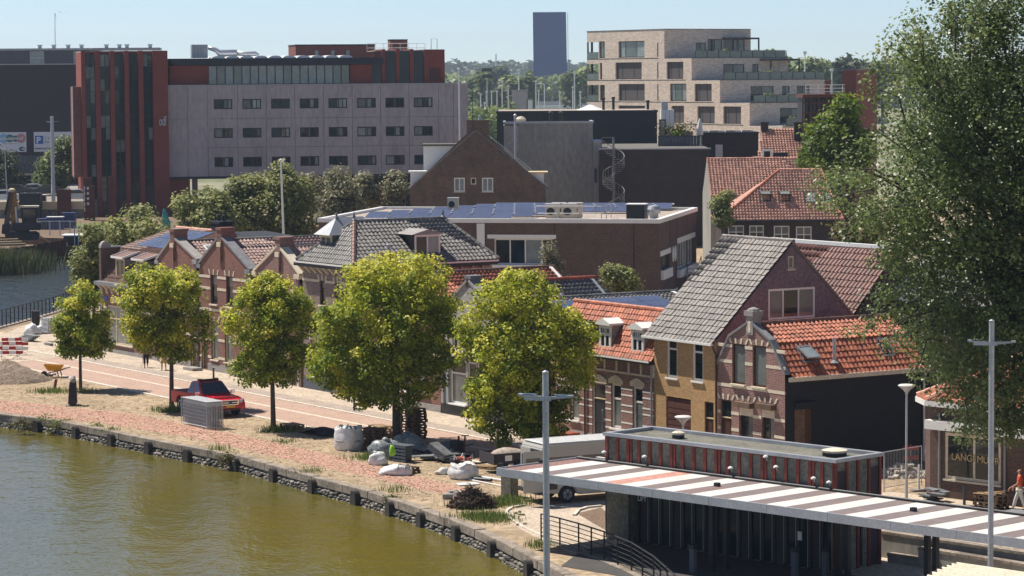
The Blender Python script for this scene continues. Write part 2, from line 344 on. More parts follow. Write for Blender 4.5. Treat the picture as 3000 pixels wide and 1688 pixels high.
def tile_mesh(kind,w,l,mat):
 key=(kind,round(w,3),round(l,3),mat.name)
 if key in TILE_CACHE:return TILE_CACHE[key]
 if kind=='pan':prof=[(0,0.0),(0.16,0.042),(0.36,0.05),(0.55,0.012),(0.8,-0.004),(1.0,0.0)]
 else:prof=[(0.0,0.012),(0.10,0.024),(0.2,0.012),(0.97,0.010),(0.985,0.0)]
 k=w/0.26;V=[];Fq=[];n=len(prof)
 for y,lift in ((-0.04,0.055),(l*1.02,0.018)):
  for a,h in prof:V.append((a*w,y,h*k+lift))
 for a,h in prof:V.append((a*w,-0.035,h*k+0.012))
 for i in range(n-1):Fq.append((i,i+1,n+i+1,n+i));Fq.append((2*n+i,2*n+i+1,i+1,i))
 me=bpy.data.meshes.new('tile');me.from_pydata(V,[],Fq);me.materials.append(mat);TILE_CACHE[key]=(me,np.array(V),np.array(Fq));return TILE_CACHE[key]
def in_poly(p,poly):
 c=False;n=len(poly)
 for i in range(n):
  a,b=poly[i],poly[(i+1)% n]
  if (a[1]> p[1])!= (b[1]> p[1]) and p[0]< (b[0]-a[0])*(p[1]-a[1])/(b[1]-a[1])+a[0]:c=not c
 return c
TRNG=random.Random(7)
def tiles(par,fr,O,A,U,poly,mk,w=0.25,l=0.33,kind='pan',limit=300,holes=(),jit=0.022):
 """a tiled slope: O a corner, A along the eave, U up the slope (house axes); poly is its outline in (along, up)"""
 O,A,U=Vector(O),Vector(A).normalized(),Vector(U).normalized();N=A.cross(U)
 if N.z< 0:N=-N;
 am=MB();am.poly([O+A*a+U*b-N*0.004 for a,b in poly]);sl=am.obj('roof',M[mk] if kind=='pan' else M['bitumen'],par)
 x0,x1=min(p[0] for p in poly),max(p[0] for p in poly);y0,y1=min(p[1] for p in poly),max(p[1] for p in poly)
 me,V,Fq=tile_mesh(kind,w,l,M[mk]);rows=max(1,round((y1-y0)/l));L=(y1-y0)/rows;cols=max(1,round((x1-x0)/w));W=(x1-x0)/cols
 R=Matrix((A,U,N)).transposed().to_4x4();P=[]
 hand=A.cross(U).dot(N)> 0
 for j in range(rows):
  for i in range(cols):
   c=(x0+(i+0.5)*W,y0+(j+0.5)*L)
   if not in_poly(c,poly) or any(in_poly(c,h) for h in holes):continue
   q=O+A*(x0+i*W)+U*(y0+j*L)+N*TRNG.uniform(0,jit);P.append(q)
 if not hand:R=Matrix((-A,U,N)).transposed().to_4x4();P=[q+A*W for q in P]
 P.sort(key=lambda q:(fr.w(q.x,q.y,q.z)-EYE).length)
 S=Matrix.Diagonal((W/w*(1 if kind=='pan' else 0.9),L/l*0.99,1.15,1))
 for q in P[:limit]:inst(me,'tile',sl,Matrix.Translation(q)@ R @ Matrix.Rotation(TRNG.uniform(-.025,.025),4,'Z')@ S)
 rest=P[limit:]
 if rest:
  R3=np.array((R @ S).to_3x3());B=V @ R3.T;Q=np.array([tuple(q) for q in rest])
  VV=(Q[:,None,:]+B[None]).reshape(-1,3);FF=(np.arange(len(rest))[:,None,None]*len(V)+Fq[None]).reshape(-1,4)
  o=link(bpy.data.objects.new('roof_tiles',raw_mesh('roof_tiles',VV,FF,M[mk+'_far'])),sl);o['kind']='stuff'
 return sl
def ridge(par,p0,p1,mk,r=0.11,step=0.36,name='ridge_tile'):
 p0,p1=Vector(p0),Vector(p1);n=max(2,int((p1-p0).length/step));d=(p1-p0)/n
 me=MB().tube([(0,0,0),d*1.04],[r,r*0.86],8).mesh(name,M[mk])
 for i in range(n):inst(me,name,par,Matrix.Translation(p0+d*i))
def gable_roof_thick(par,pts,th,m,name='roof'):
 mb=MB();P=[Vector(p) for p in pts];N=(P[1]-P[0]).cross(P[2]-P[1]).normalized()
 if N.z< 0:N=-N
 mb.prism(P,-N*th);return mb.obj(name,m,par)
# ------------------------------------------------------------------ ground, water, quay
WZ=-0.65
S=Fr((-27.04,190.66),32.3)                       # the street: x along the house fronts, y behind them
def groundmat(name,c,c2,c3=None,rough=0.95,scale=0.25,brick=None,fine=0.3,fscale=3.0,bump=0.4):
 m=pmat(name,c,rough,c2,scale=scale,fine=fine,fscale=fscale,bump=bump,spec=0.15,stain=c3,stain_amt=0.5,stain_scale=scale*1.7);return m
M['dry_ground']=groundmat('dry_ground',(0.40,0.305,0.205),(0.31,0.235,0.155),(0.24,0.185,0.12),scale=0.22,fscale=2.5)
M['far_ground']=groundmat('far_ground',(0.17,0.19,0.10),(0.28,0.25,0.18),(0.10,0.13,0.06),scale=0.02,fscale=0.3)
M['pale_paving']=groundmat('pale_paving',(0.50,0.415,0.32),(0.42,0.345,0.27),(0.36,0.30,0.245),scale=0.3,fscale=6,bump=0.1)
M['road_brick']=brickmat('road_brick',(0.47,0.295,0.225),(0.40,0.245,0.185),(0.45,0.36,0.29),bw=0.21,bh=0.075,var=0.2,flat=True,bump=0.15)
M['grey_setts']=brickmat('grey_setts',(0.44,0.36,0.30),(0.31,0.26,0.22),(0.42,0.35,0.28),bw=0.2,bh=0.12,var=0.25,flat=True,bump=0.2)
M['pale_band']=groundmat('pale_band',(0.62,0.55,0.46),(0.55,0.48,0.40),scale=0.8,fscale=8,bump=0.05)
M['pink_path']=groundmat('pink_path',(0.50,0.30,0.225),(0.44,0.265,0.20),(0.42,0.31,0.22),scale=0.5,fscale=7,bump=0.8)
M['yard']=groundmat('yard',(0.30,0.27,0.24),(0.24,0.22,0.20),scale=0.1,fscale=2)
quay_px=[(0,1215),(183,1238),(500,1303),(700,1340),(960,1412),(1090,1445),(1280,1510),(1430,1570),(1640,1680)]
quay=[gp(u,v) for u,v in quay_px]
qd=(quay[0]-quay[2]).normalized();ql=[quay[0]+qd*k for k in (120,60,25)];qe=(quay[-1]-quay[-2]).normalized();qr=[quay[-1]+qe*k for k in (8,16,24)]
quay=ql+quay+qr
river=[Vector((p[0],p[1],0)) for p in ((-60,188),(-37.3,208.0),(-35.2,222),(-34.0,245),(-30,262),(-30,298.5),(-50.2,298.5),(-53,287),(-120,289),(-400,300),(-400,160))]
def flat_poly(name,loops,z,m,kind='structure',parent=None):
 loops3=[[Vector((p[0],p[1],0)) for p in lp] for lp in loops];tri=tessellate_polygon(loops3);pts=[p for lp in loops3 for p in lp]
 mb=MB();mb.add([(p.x,p.y,z) for p in pts],[tuple(t) for t in tri]);o=mb.obj(name,m,parent)
 for p in o.data.polygons:pass
 me=o.data;bm=bmesh.new();bm.from_mesh(me)
 for f in bm.faces:
  if f.normal.z< 0:f.normal_flip()
 bm.to_mesh(me);bm.free()
 if kind and parent is None:o['kind']=kind
 return o
def onland(t):return t
outer=[(p.x,p.y) for p in quay]+[(14,62),(60,40),(900,40),(2500,900),(2500,6000),(-2500,6000),(-2500,900),(-500,215)]
far_line=330.0
near_outer=[(p.x,p.y) for p in quay]+[(14,62),(60,40),(900,40),(900,420),(-400,420),(-400,300.01)]
rv=[(p.x,p.y) for p in river]
# dry land round the water: quay ... behind the houses ... the river's two banks
gl=[(p.x,p.y) for p in quay]+[(14,62),(60,40),(500,40),(500,420),(-400,420)]+[(-400,300),(-120,289),(-53,287),(-50.2,298.5),(-30,298.5),(-30,262),(-34,245),(-35.2,222),(-37.3,208),(-60,188),(-110,205)]
flat_poly('ground',[gl],0.0,M['dry_ground'])
flat_poly('countryside',[[(-4000,420.01),(4000,420.01),(4000,4200),(-4000,4200)]],-0.004,M['far_ground'])
wm,wnn,wll,wb=new_mat('water')
wco=objco(wnn);mp=wnn.new('ShaderNodeMapping');mp.inputs['Scale'].default_value=(1.0,0.55,1.0);mp.inputs['Rotation'].default_value=(0,0,0.25);wll.new(wco,mp.inputs[0])
wb.inputs['Base Color'].default_value=(0.165,0.115,0.018,1);wb.inputs['Roughness'].default_value=0.06;wb.inputs['IOR'].default_value=1.33;wb.inputs['Specular IOR Level'].default_value=0.5
n1=noise(wnn,wll,mp.outputs[0],1.1,3.0,0.55);n2=noise(wnn,wll,mp.outputs[0],4.5,3.0,0.6)
addn=wnn.new('ShaderNodeMath');addn.operation='MULTIPLY_ADD';wll.new(n2,addn.inputs[0]);addn.inputs[1].default_value=0.35;wll.new(n1,addn.inputs[2])
bp=wnn.new('ShaderNodeBump');bp.inputs['Strength'].default_value=1.0;bp.inputs['Distance'].default_value=0.075;wll.new(addn.outputs[0],bp.inputs['Height']);wll.new(bp.outputs[0],wb.inputs['Normal'])
big=noise(wnn,wll,wco,0.06,3.0);cc=mixrgb(wnn,wll,ramp(wnn,wll,big,0.35,0.65),(0.10,0.089,0.019),(0.125,0.099,0.014));wll.new(cc,wb.inputs['Base Color'])
flat_poly('water',[[(-420,30),(16,30),(16,60),(14,108),(-26,179.9),(-60,179.9),(-420,169.9)]],WZ,wm)
wm2=wm.copy();wm2.name='river_water';rb=wm2.node_tree.nodes['Principled BSDF'];[wm2.node_tree.links.remove(q) for q in list(rb.inputs['Base Color'].links)];rb.inputs['Base Color'].default_value=(0.045,0.052,0.045,1);[setattr(x.inputs['Distance'],'default_value',0.34) for x in wm2.node_tree.nodes if x.type=='BUMP']
flat_poly('river',[[(-420,170),(-60,180),(-26,180),(-26,300),(-420,330)]],WZ,wm2)
# quay wall: concrete coping slabs over a wall of rubble stones, dark fender posts in front
qw=MB()
for a,b in zip(quay[:-1],quay[1:]):
 n=Vector((-(b-a).y,(b-a).x,0)).normalized();n=n if n.y> 0 else -n
 q0,q1=a+n*0.12,b+n*0.12
 qw.poly([q0+Vector((0,0,-3)),q1+Vector((0,0,-3)),q1+Vector((0,0,-0.003)),q0+Vector((0,0,-0.003))])
for a,b in zip(river[1:-1],river[2:]):
 if b.y< 290:qw.poly([a+Vector((0,0,-3)),b+Vector((0,0,-3)),b+Vector((0,0,-0.003)),a+Vector((0,0,-0.003))])
QW=qw.obj('quay_wall',M['quay_concrete']);QW['kind']='structure'
QL=[0.0]
for a,b in zip(quay[:-1],quay[1:]):QL.append(QL[-1]+(b-a).length)
def qat(s):
 for i in range(len(QL)-1):
  if s <= QL[i+1] or i==len(QL)-2:
   a,b=quay[i],quay[i+1];t=(s-QL[i])/(QL[i+1]-QL[i]);d=(b-a).normalized();n=Vector((-d.y,d.x,0));n=n if n.y> 0 else -n
   return a+(b-a)*t,d,n
rng=random.Random(3)
s_=60.0;k_=0
while s_< QL[-1]-2:
 L=rng.choice((2.4,2.7,3.1,3.4));p0,d,n=qat(s_);p1,_,_=qat(s_+L-0.04);c=(p0+p1)/2+n*0.20;h=(p1-p0).length/2
 dz=rng.uniform(-0.02,0.02);mb=MB();mb.obox(c+Vector((0,0,-0.12+dz)),(p1-p0).normalized(),n,(0,0,1),h,0.24,0.17);mb.obj('coping_slab',M['quay_concrete'],QW,bevel=0.015)
 s_+=L
stone_me=[]
M['rubble']=pmat('rubble',(0.25,0.225,0.19),0.9,(0.11,0.10,0.085),scale=3,fine=0.4,fscale=9,rnd=0.4);M['rubble_far']=pmat('rubble_far',(0.25,0.225,0.19),0.9,(0.11,0.10,0.085),scale=3,fine=0.4,fscale=9,isl=0.4)
def stone_mesh(seed,m):
 r=random.Random(seed);bm=bmesh.new();bmesh.ops.create_icosphere(bm,subdivisions=1,radius=1.0)
 for v in bm.verts:v.co *= r.uniform(0.72,1.12)
 me=bpy.data.meshes.new('stone');bm.to_mesh(me);bm.free();me.materials.append(m);return me
stones=[stone_mesh(i,M['rubble']) for i in range(6)]
spots=[]
s_=88.0
while s_< QL[-1]-4:
 for row in range(3):
  p,d,n=qat(s_+rng.uniform(0,0.2));spots.append((p+n*(0.02-0.05*row)+Vector((0,0,-0.44-0.12*row+rng.uniform(-.03,.03))),d,n))
 s_+=rng.uniform(0.22,0.36)
spots.sort(key=lambda t:(t[0]-EYE).length)
def stone_M(p,d,n,r):return Matrix.Translation(p)@ Matrix((d,n,Vector((0,0,1)))).transposed().to_4x4()@ Matrix.Rotation(r.uniform(-.3,.3),4,'Y')@ Matrix.Diagonal((r.uniform(.12,.2),r.uniform(.13,.22),r.uniform(.07,.11),1))
for p,d,n in spots[:300]:inst(rng.choice(stones),'stone',QW,stone_M(p,d,n,rng))
VV=[];FF=[]
for p,d,n in spots[300:]:
 me=rng.choice(stones);Mx=stone_M(p,d,n,rng);k=len(VV);VV+=[tuple(Mx @ v.co) for v in me.vertices];FF+=[tuple(i+k for i in q.vertices) for q in me.polygons]
if VV:o=link(bpy.data.objects.new('rubble_stones',raw_mesh('rubble_stones',VV,FF,M['rubble_far'])),QW);o['kind']='stuff'
post_u=[104,219,323,433,547,690,799,917,1041,1143,1235,1341,1446,1555,1659]
proto=None
M['fender']=pmat('fender',(0.035,0.031,0.028),0.85,(0.06,0.052,0.042),scale=3,fine=0.3)
pw=MB();prof=[(-0.24,-1.0),(0.24,-1.0),(0.24,-0.25)]+[(0.24*math.cos(t),-0.25+0.24*math.sin(t)) for t in (0.5,1.0,1.57,2.14,2.64)]+[(-0.24,-0.25)]
pw.prism([(a,-0.30,z) for a,z in prof],(0,0.38,0));fend_me=pw.mesh('fender_post',M['fender'])
for i,u in enumerate(post_u):
 best=min(np.linspace(80,QL[-1]-1,900),key=lambda s:abs((lambda p:1500+F_PX*p.x/p.y)(qat(s)[0])-u));p,d,n=qat(best)
 o=link(bpy.data.objects.new('fender_post',fend_me));o.location=p;o.rotation_euler=(0,0,math.atan2(d.y,d.x))
 tag(o,'dark round topped fender post against the rubble quay wall','fender post','fender posts along the quay')
# street surfaces in street axes
def strip(name,x0,x1,ya,yb,z,m,ye=None,kind='structure'):
 ye=ye or (ya,yb);P=[S.w(x0,ya),S.w(x1,ye[0]),S.w(x1,ye[1]),S.w(x0,yb)];return flat_poly(name,[[(p.x,p.y) for p in P]],z,m,kind)
def slab(name,pts,z0,z1,m,parent=None):
 mb=MB();mb.prism([(p.x,p.y,z0) for p in pts],(0,0,z1-z0));o=mb.obj(name,m,parent)
 if parent is None:o['kind']='structure'
 return o
def sheet_S(name,x0,x1,y0,y1,z,m):
 """a sheet laid in street axes, its bricks running along the street"""
 mb=MB();mb.poly([(x0,y0,z),(x1,y0,z),(x1,y1,z),(x0,y1,z)]);o=mb.obj(name,m);o.location=S.o;o.rotation_euler=(0,0,S.rz);o['kind']='structure';return o
sheet_S('road',-30,78,-8.55,-3.95,0.004,M['road_brick'])
sheet_S('parking_strip',4,70,-3.70,-2.6,0.055,M['grey_setts'])
mb=MB();mb.box(-30,95,-3.72,0.0,-0.1,0.05);o=mb.obj('pavement',M['pale_paving']);o.location=S.o;o.rotation_euler=(0,0,S.rz);o['kind']='structure'
o=sheet_S('paved_corner',-40,4,-16.5,-8.82,0.004,M['road_brick'])
kb=thing('kerb','pale concrete kerb bands running along both sides and the middle of the brick street','kerb',S.o,S.rz);kb['kind']='structure'
for y0,y1,z in ((-8.82,-8.55,0.05),(-5.98,-5.75,0.008),(-3.95,-3.72,0.055)):
 x=-30.0
 while x< 78:
  mb=MB();mb.box(x,min(78,x+1.98),y0,y1,-0.05,z);mb.obj('kerb_stone',M['pale_band'],kb);x+=2.0
pth=[gp(u,v) for u,v in ((-250,1150),(0,1172),(400,1215),(700,1275),(1000,1340),(1300,1415),(1475,1462))]+[gp(u,v) for u,v in ((1400,1476),(1200,1425),(900,1360),(600,1290),(300,1240),(0,1213),(-250,1185))]
flat_poly('gravel_path',[[(p.x,p.y) for p in pth]],0.004,M['pink_path'])
# brick chips on the path, straw and weeds on the dry verge
def scatter(name,poly,count,size,m,seed,flatness=0.35,z=0.01,tall=0.0,keep=None):
 r=np.random.default_rng(seed);P=np.array([(p.x,p.y) for p in poly]);lo,hi=P.min(0),P.max(0);pts=[]
 pl_=[tuple(p) for p in P]
 while len(pts)< count:
  q=r.uniform(lo,hi)
  if in_poly(q,pl_) and (keep is None or keep(q)):pts.append(q)
 n=len(pts);pts=np.array(pts);a=r.uniform(0,6.283,n);L=r.uniform(0.5,1.2,n)*size;Wd=L*r.uniform(0.25,0.8,n) if not tall else L*0.12
 u=np.stack([np.cos(a),np.sin(a),r.uniform(-flatness,flatness,n)],1);w=np.stack([-np.sin(a),np.cos(a),r.uniform(-flatness,flatness,n)],1)
 if tall:
  u=np.stack([np.cos(a)*0.45,np.sin(a)*0.45,np.full(n,1.0)],1);L=L*tall
 C=np.column_stack([pts,np.full(n,z)+L*0.12])
 if tall:C[:,2]=z+L*0.45
 V=np.stack([C-u*L[:,None]/2-w*Wd[:,None]/2,C+u*L[:,None]/2-w*Wd[:,None]/3,C+u*L[:,None]/2+w*Wd[:,None]/3,C-u*L[:,None]/2+w*Wd[:,None]/2],1).reshape(-1,3)
 o=link(bpy.data.objects.new(name,raw_mesh(name,V,np.arange(4*n).reshape(n,4),m,np.repeat(r.random(n),4))));o['kind']='stuff';return o
M['chips']=pmat('chips',(0.56,0.33,0.25),0.95,(0.47,0.275,0.205),isl=0.25,scale=1.0);M['straw']=pmat('straw',(0.46,0.355,0.225),0.95,(0.34,0.26,0.16),isl=0.4,scale=1.0)
M['grass']=leafmat('grass',[(0.0,(0.08,0.14,0.025)),(0.75,(0.15,0.22,0.04)),(1.0,(0.32,0.29,0.10))],trans=0.2)
scatter('brick_chips',pth,15000,0.10,M['chips'],5,0.2)
verge=[S.w(*q) for q in ((-10,-9.0),(72,-9.0),(76,-17.0),(67,-17.3),(47,-17.2),(36,-17.8),(22,-22))]
tag(scatter('dry_straw',verge,9000,0.12,M['straw'],6,0.3),kind='stuff')
# ------------------------------------------------------------------ the terrace of old houses along the street
def wpx(h,uL,vT,uR,vB,y=0.0):
 um=(uL+uR)/2;x0,z1=h.uv(uL,vT,y);x0b,z0=h.uv(uL,vB,y);x1,_=h.uv(uR,(vT+vB)/2+(uR-uL)*0.17,y);return (x0,x1,max(z0,0.06),z1)
def wpxr(h,uL,vT,uR,vB,x):
 y0,z1=h.uvx(uL,vT,x);_,z0=h.uvx(uL,vB,x);y1,_=h.uvx(uR,(vT+vB)/2,x);return (y0,y1,max(z0,0.06),z1)
def band(par,pl,a0,a1,z,hgt,m,holes=(),out=0.02,name='stone_band'):
 seg=[(a0,a1)]
 for h in holes:
  if h[2]< z+hgt/2 and h[3]> z-hgt/2:
   seg=[s for q in seg for s in ((q[0],min(q[1],h[0])),(max(q[0],h[1]),q[1])) if s[1]-s[0]> 0.05]
 for s in seg:mb=MB();pl.box(mb,s[0],s[1],z-hgt/2,z+hgt/2,-out,0.05);mb.obj(name,m,par)
def voussoirs(par,pl,r,m,n=3,hgt=0.34):
 for k in range(n):
  a=r[0]-0.05+(r[1]-r[0]+0.1)*k/(n-1);t=(k-(n-1)/2)*0.10;mb=MB()
  mb.prism([pl.p(a-0.055,r[3]+0.02,-0.025),pl.p(a+0.055,r[3]+0.02,-0.025),pl.p(a+0.07+t,r[3]+hgt,-0.025),pl.p(a-0.07+t,r[3]+hgt,-0.025)],Vector(pl.p(0,0,0.06))-Vector(pl.p(0,0,-0.025)));mb.obj('arch_stone',m,par)
def gutter(par,p0,p1,m,w=0.16,hgt=0.14,name='gutter'):
 return MB().beam(p0,p1,w,hgt).obj(name,m,par)
def walls(par,W,dep,ze,m,za=None,a=None,holes=(),sides='flrb',zl=None,rmat=None,rholes=(),gable_sides=False):
 """brick shell; front and back gables when za is given"""
 front=[(0,0),(W,0),(W,ze),(a,za),(0,ze)] if za else [(0,0),(W,0),(W,ze),(0,ze)]
 mb=MB();wall_mb(mb,Pl('f',0),front,holes)
 if 'b' in sides:wall_mb(mb,Pl('b',dep),front)
 if 'l' in sides:wall_mb(mb,Pl('l',0),[(0,0),(dep,0),(dep,ze),(0,ze)])
 if 'r' in sides and rmat is None:wall_mb(mb,Pl('r',W),[(0,0),(dep,0),(dep,ze),(0,ze)],rholes)
 mb.obj('wall',m,par)
 if rmat is not None:wall_mb(MB(),Pl('r',W),[(0,0),(dep,0),(dep,ze),(0,ze)],rholes).obj('side_wall',rmat,par)
def coping(par,p0,p1,m,wid=0.5,th=0.13,name='coping'):
 return MB().beam(Vector(p0)+Vector((0,wid/2-0.08,0)),Vector(p1)+Vector((0,wid/2-0.08,0)),wid,th).obj(name,m,par)
def slope_r(par,h,a,rz,W,ze,y0,y1,mk,**k):
 """tiled slope from ridge x=a down to the right eave x=W"""
 U=Vector((a-W,0,rz-ze));return tiles(par,h,(W,y0,ze),(0,1,0),U,[(0,0),(y1-y0,0),(y1-y0,U.length),(0,U.length)],mk,**k)
def slope_l(par,h,a,rz,ze,y0,y1,mk,x0=0.0,**k):
 U=Vector((a-x0,0,rz-ze));return tiles(par,h,(x0,y1,ze),(0,-1,0),U,[(0,0),(y1-y0,0),(y1-y0,U.length),(0,U.length)],mk,limit=60,**k)
def chimney(par,x0,x1,y0,y1,z0,z1,m,cap=None,name='chimney',pots=0):
 mb=MB();mb.box(x0,x1,y0,y1,z0,z1-0.16);mb.box(x0-0.06,x1+0.06,y0-0.06,y1+0.06,z1-0.16,z1);c=mb.obj(name,m,par)
 for k in range(pots):
  x=x0+(x1-x0)*(k+0.5)/pots;MB().lathe((x,(y0+y1)/2,z1),[(0.13,0),(0.11,0.35),(0.14,0.4),(0.1,0.42)],10).obj('chimney_pot',cap or M['tile_red'],c)
 return c
def plinth(par,W,m,z=0.45,holes=()):
 mb=MB();seg=[(0,W)]
 for h in holes:
  if h[2]< z:seg=[s for q in seg for s in ((q[0],min(q[1],h[0])),(max(q[0],h[1]),q[1])) if s[1]-s[0]> 0.05]
 for s in seg:mb.box(s[0],s[1],-0.04,0.02,0,z)
 if mb.v:mb.obj('plinth',m,par)
def door(par,pl,r,m,light=True,fm=None):
 mb=MB();zt=r[3]-(r[3]-r[2])*0.27 if light else r[3];fm=fm or m
 pl.box(mb,r[0],r[0]+0.07,r[2],r[3],0.06,0.14);pl.box(mb,r[1]-0.07,r[1],r[2],r[3],0.06,0.14);pl.box(mb,r[0]+0.07,r[1]-0.07,r[3]-0.07,r[3],0.06,0.14)
 d=mb.obj('door',fm,par)
 p=MB();pl.box(p,r[0]+0.075,r[1]-0.075,r[2]+0.01,zt-0.04,0.09,0.13);pl.box(p,r[0]+0.18,r[1]-0.18,r[2]+0.15,r[2]+0.75,0.078,0.09);pl.box(p,r[0]+0.18,r[1]-0.18,r[2]+0.9,zt-0.2,0.078,0.09);p.obj('door_leaf',m,d)
 if light:g=MB();pl.box(g,r[0]+0.075,r[1]-0.075,zt+0.01,r[3]-0.075,0.1,0.12);g.obj('pane',M['glass'],d)
 if light:g=MB();pl.box(g,r[0]+0.07,r[1]-0.07,zt-0.04,zt+0.01,0.05,0.14);g.obj('transom',M['cream_paint'],d)
 MB().tube([pl.p(r[1]-0.17,r[2]+1.0,0.05),pl.p(r[1]-0.17,r[2]+1.15,0.05)],0.018,6).obj('handle',M['alu'],d)
 return d
SILL=0.11
# ---- house 1: low brick house with shop window, mansard, two dormers and solar panels
h=S.sub(0.0);H=house('corner_house',h,'low red brick corner house with brown mansard, two dormers and solar panels on its roof')
W1,D1=8.45,9.0
shop=wpx(h,314,893,388,1003);hol=[shop]
mb=MB();wall_mb(mb,Pl('f',0),[(0,0),(W1,0),(W1,4.45),(0,4.45)],hol+[(6.2,7.3,0.1,2.6)],0.15)
wall_mb(mb,Pl('l',0),[[(0,0),(D1,0),(D1,4.45),(0,4.45)],[(0.1,4.45),(D1,4.45),(5.57,7.95),(1.4,6.75)]]);wall_mb(mb,Pl('b',D1),[(0,0),(W1,0),(W1,4.45),(0,4.45)]);wall_mb(mb,Pl('r',W1),[[(0,0),(D1,0),(D1,4.45),(0,4.45)],[(0.1,4.45),(D1,4.45),(5.57,7.9),(1.4,6.7)]]);mb.obj('wall',M['red_brick'],H)
window(H,Pl('f',0),shop,M['cream_paint'],[M['curtain_glass'],M['pale_glass']],vbars=(0.02,0.33,0.66),hs=(0.66,),fw=0.09,rec=0.06,sill=0.1)
door(H,Pl('f',0),(6.2,7.3,0.1,2.6),M['brown_frame'])
mb=MB();mb.box(-0.25,W1,-0.45,0.08,4.45,4.68);mb.obj('cornice',M['lead'],H)
for k in range(11):
 x=0.1+k*0.82;mb=MB();mb.prism([(x,-0.40,4.44),(x,-0.0,4.44),(x,-0.0,3.85),(x,-0.10,3.95),(x,-0.16,4.2)],(0.1,0,0));mb.obj('bracket',M['cream_stone'],H)
band(H,Pl('f',0),0,W1,2.98,0.14,M['cream_stone'],hol);plinth(H,W1,M['grey_stone'],0.3,[(6.2,7.3,0,2)])
tiles(H,h,(0,0.1,4.66),(1,0,0),(0,1.3,2.09),[(0,0),(W1,0),(W1,2.46),(0,2.46)],'tile_brown')
tiles(H,h,(0,1.4,6.75),(1,0,0),(0,4.17,1.2),[(0,0),(W1,0),(W1,4.34),(0,4.34)],'tile_brown',limit=240)
gable_roof_thick(H,[(0,5.57,7.95),(W1,5.57,7.95),(W1,D1,4.5),(0,D1,4.5)],0.1,M['tile_brown'],'rear_roof');ridge(H,(0,5.57,8.0),(5.2,5.57,8.0),'tile_salmon',0.13);ridge(H,(-0.05,1.45,6.8),(-0.05,5.6,8.0),'tile_brown',0.1)
MB().box(-0.32,-0.003,0.0,1.5,4.3,6.85).obj('parapet',M['brown_brick'],H);MB().box(-0.36,0.03,0.35,1.55,6.85,6.93).obj('parapet_cap',M['zinc'],H)
mb=MB();mb.prism([(-0.33,-0.02+0.36-0.36*math.cos(t),6.84+0.45*math.sin(t)) for t in np.linspace(0,math.pi,9)],(0.36,0,0));mb.obj('round_cap',M['grey_stone'],H)
for x0 in (1.62,4.75):
 d=MB();d.box(x0,x0+0.1,0.32,1.6,4.9,6.25);d.box(x0+1.25,x0+1.35,0.32,2.0,4.9,6.25);d.box(x0+0.1,x0+1.25,0.32,0.5,4.9,5.0);D=d.obj('dormer',M['lead'],H)
 window(D,Pl('f',0.30),(x0,x0+1.35,4.95,6.25),M['cream_paint'],M['glass'],nv=2,fw=0.11,rec=0.0)
 mb=MB();mb.prism([(x0-0.2,0.1,6.27),(x0-0.2,0.1,6.36),(x0-0.2,2.9,7.12),(x0-0.2,2.9,7.03)],(1.75,0,0));mb.obj('dormer_roof',M['tile_brown'],D);mb=MB()
 for xe in (x0-0.26,x0+1.56):mb.prism([(xe,0.06,6.26),(xe,0.06,6.40),(xe,2.9,7.17),(xe,2.9,7.03)],(0.06,0,0))
 mb.box(x0-0.2,x0+1.56,0.04,0.1,6.26,6.38);mb.obj('roof_edge',M['white_paint'],D)
sp=Vector((0,4.17,1.2)).normalized();pme=MB().box(0,1.02,0.0,1.66,0.08,0.12).mesh('solar_panel',M['solar'])
PG='solar panels on the corner house roof'
for j in range(2):
 for i in range(5):
  R=Matrix((Vector((1,0,0)),sp,Vector((0,-sp.z,sp.y)))).transposed().to_4x4();inst(pme,'solar_panel',H,Matrix.Translation(Vector((1.15+i*1.05,1.4,6.75))+sp*(0.55+j*1.7))@ R)
b=MB();Pl('f',0).box(b,0.22,0.95,3.42,3.72,-0.03,0);b.obj('street_name_sign',pmat('sign_blue',(0.02,0.06,0.30),0.4,var=0.05),H)
b=MB();Pl('f',0).box(b,1.55,2.55,3.35,3.72,-0.04,0);b.obj('sign_board',M['cream_paint'],H);b=MB();Pl('f',0).box(b,2.57,4.2,3.33,3.74,-0.05,0);b.obj('sign_board',M['white_paint'],H)
MB().tube([(-0.06,-0.06,0.1),(-0.06,-0.06,4.4)],0.05,8).obj('downpipe',M['grey_paint'],H)
# ---- black gabled annex with a chimney behind it
h=S.sub(5.3,6.2);H=house('black_annex',h,'black gabled annex wall with a dark chimney behind the corner house')
x1,z1=h.uv(570,706);x2,z2=h.uv(619,682);x3,z3=h.uv(704,697)
wall_mb(MB(),Pl('f',0),[(x1,0),(x3,0),(x3,z3),(x2,z2),(x1,z1)]).obj('wall',M['black_render'],H);
gable_roof_thick(H,[(x2,0,z2),(x3,0,z3),(x3,4,z3),(x2,4,z2)],0.1,M['black_render']);gable_roof_thick(H,[(x1,0,z1),(x2,0,z2),(x2,4,z2),(x1,4,z1)],0.1,M['black_render'])
c0,cz=h.uv(616,647);c1,_=h.uv(646,660);chimney(H,c0,c1,-0.02,0.9,z2-0.4,cz,M['black_render'],M['black_iron'],pots=2)
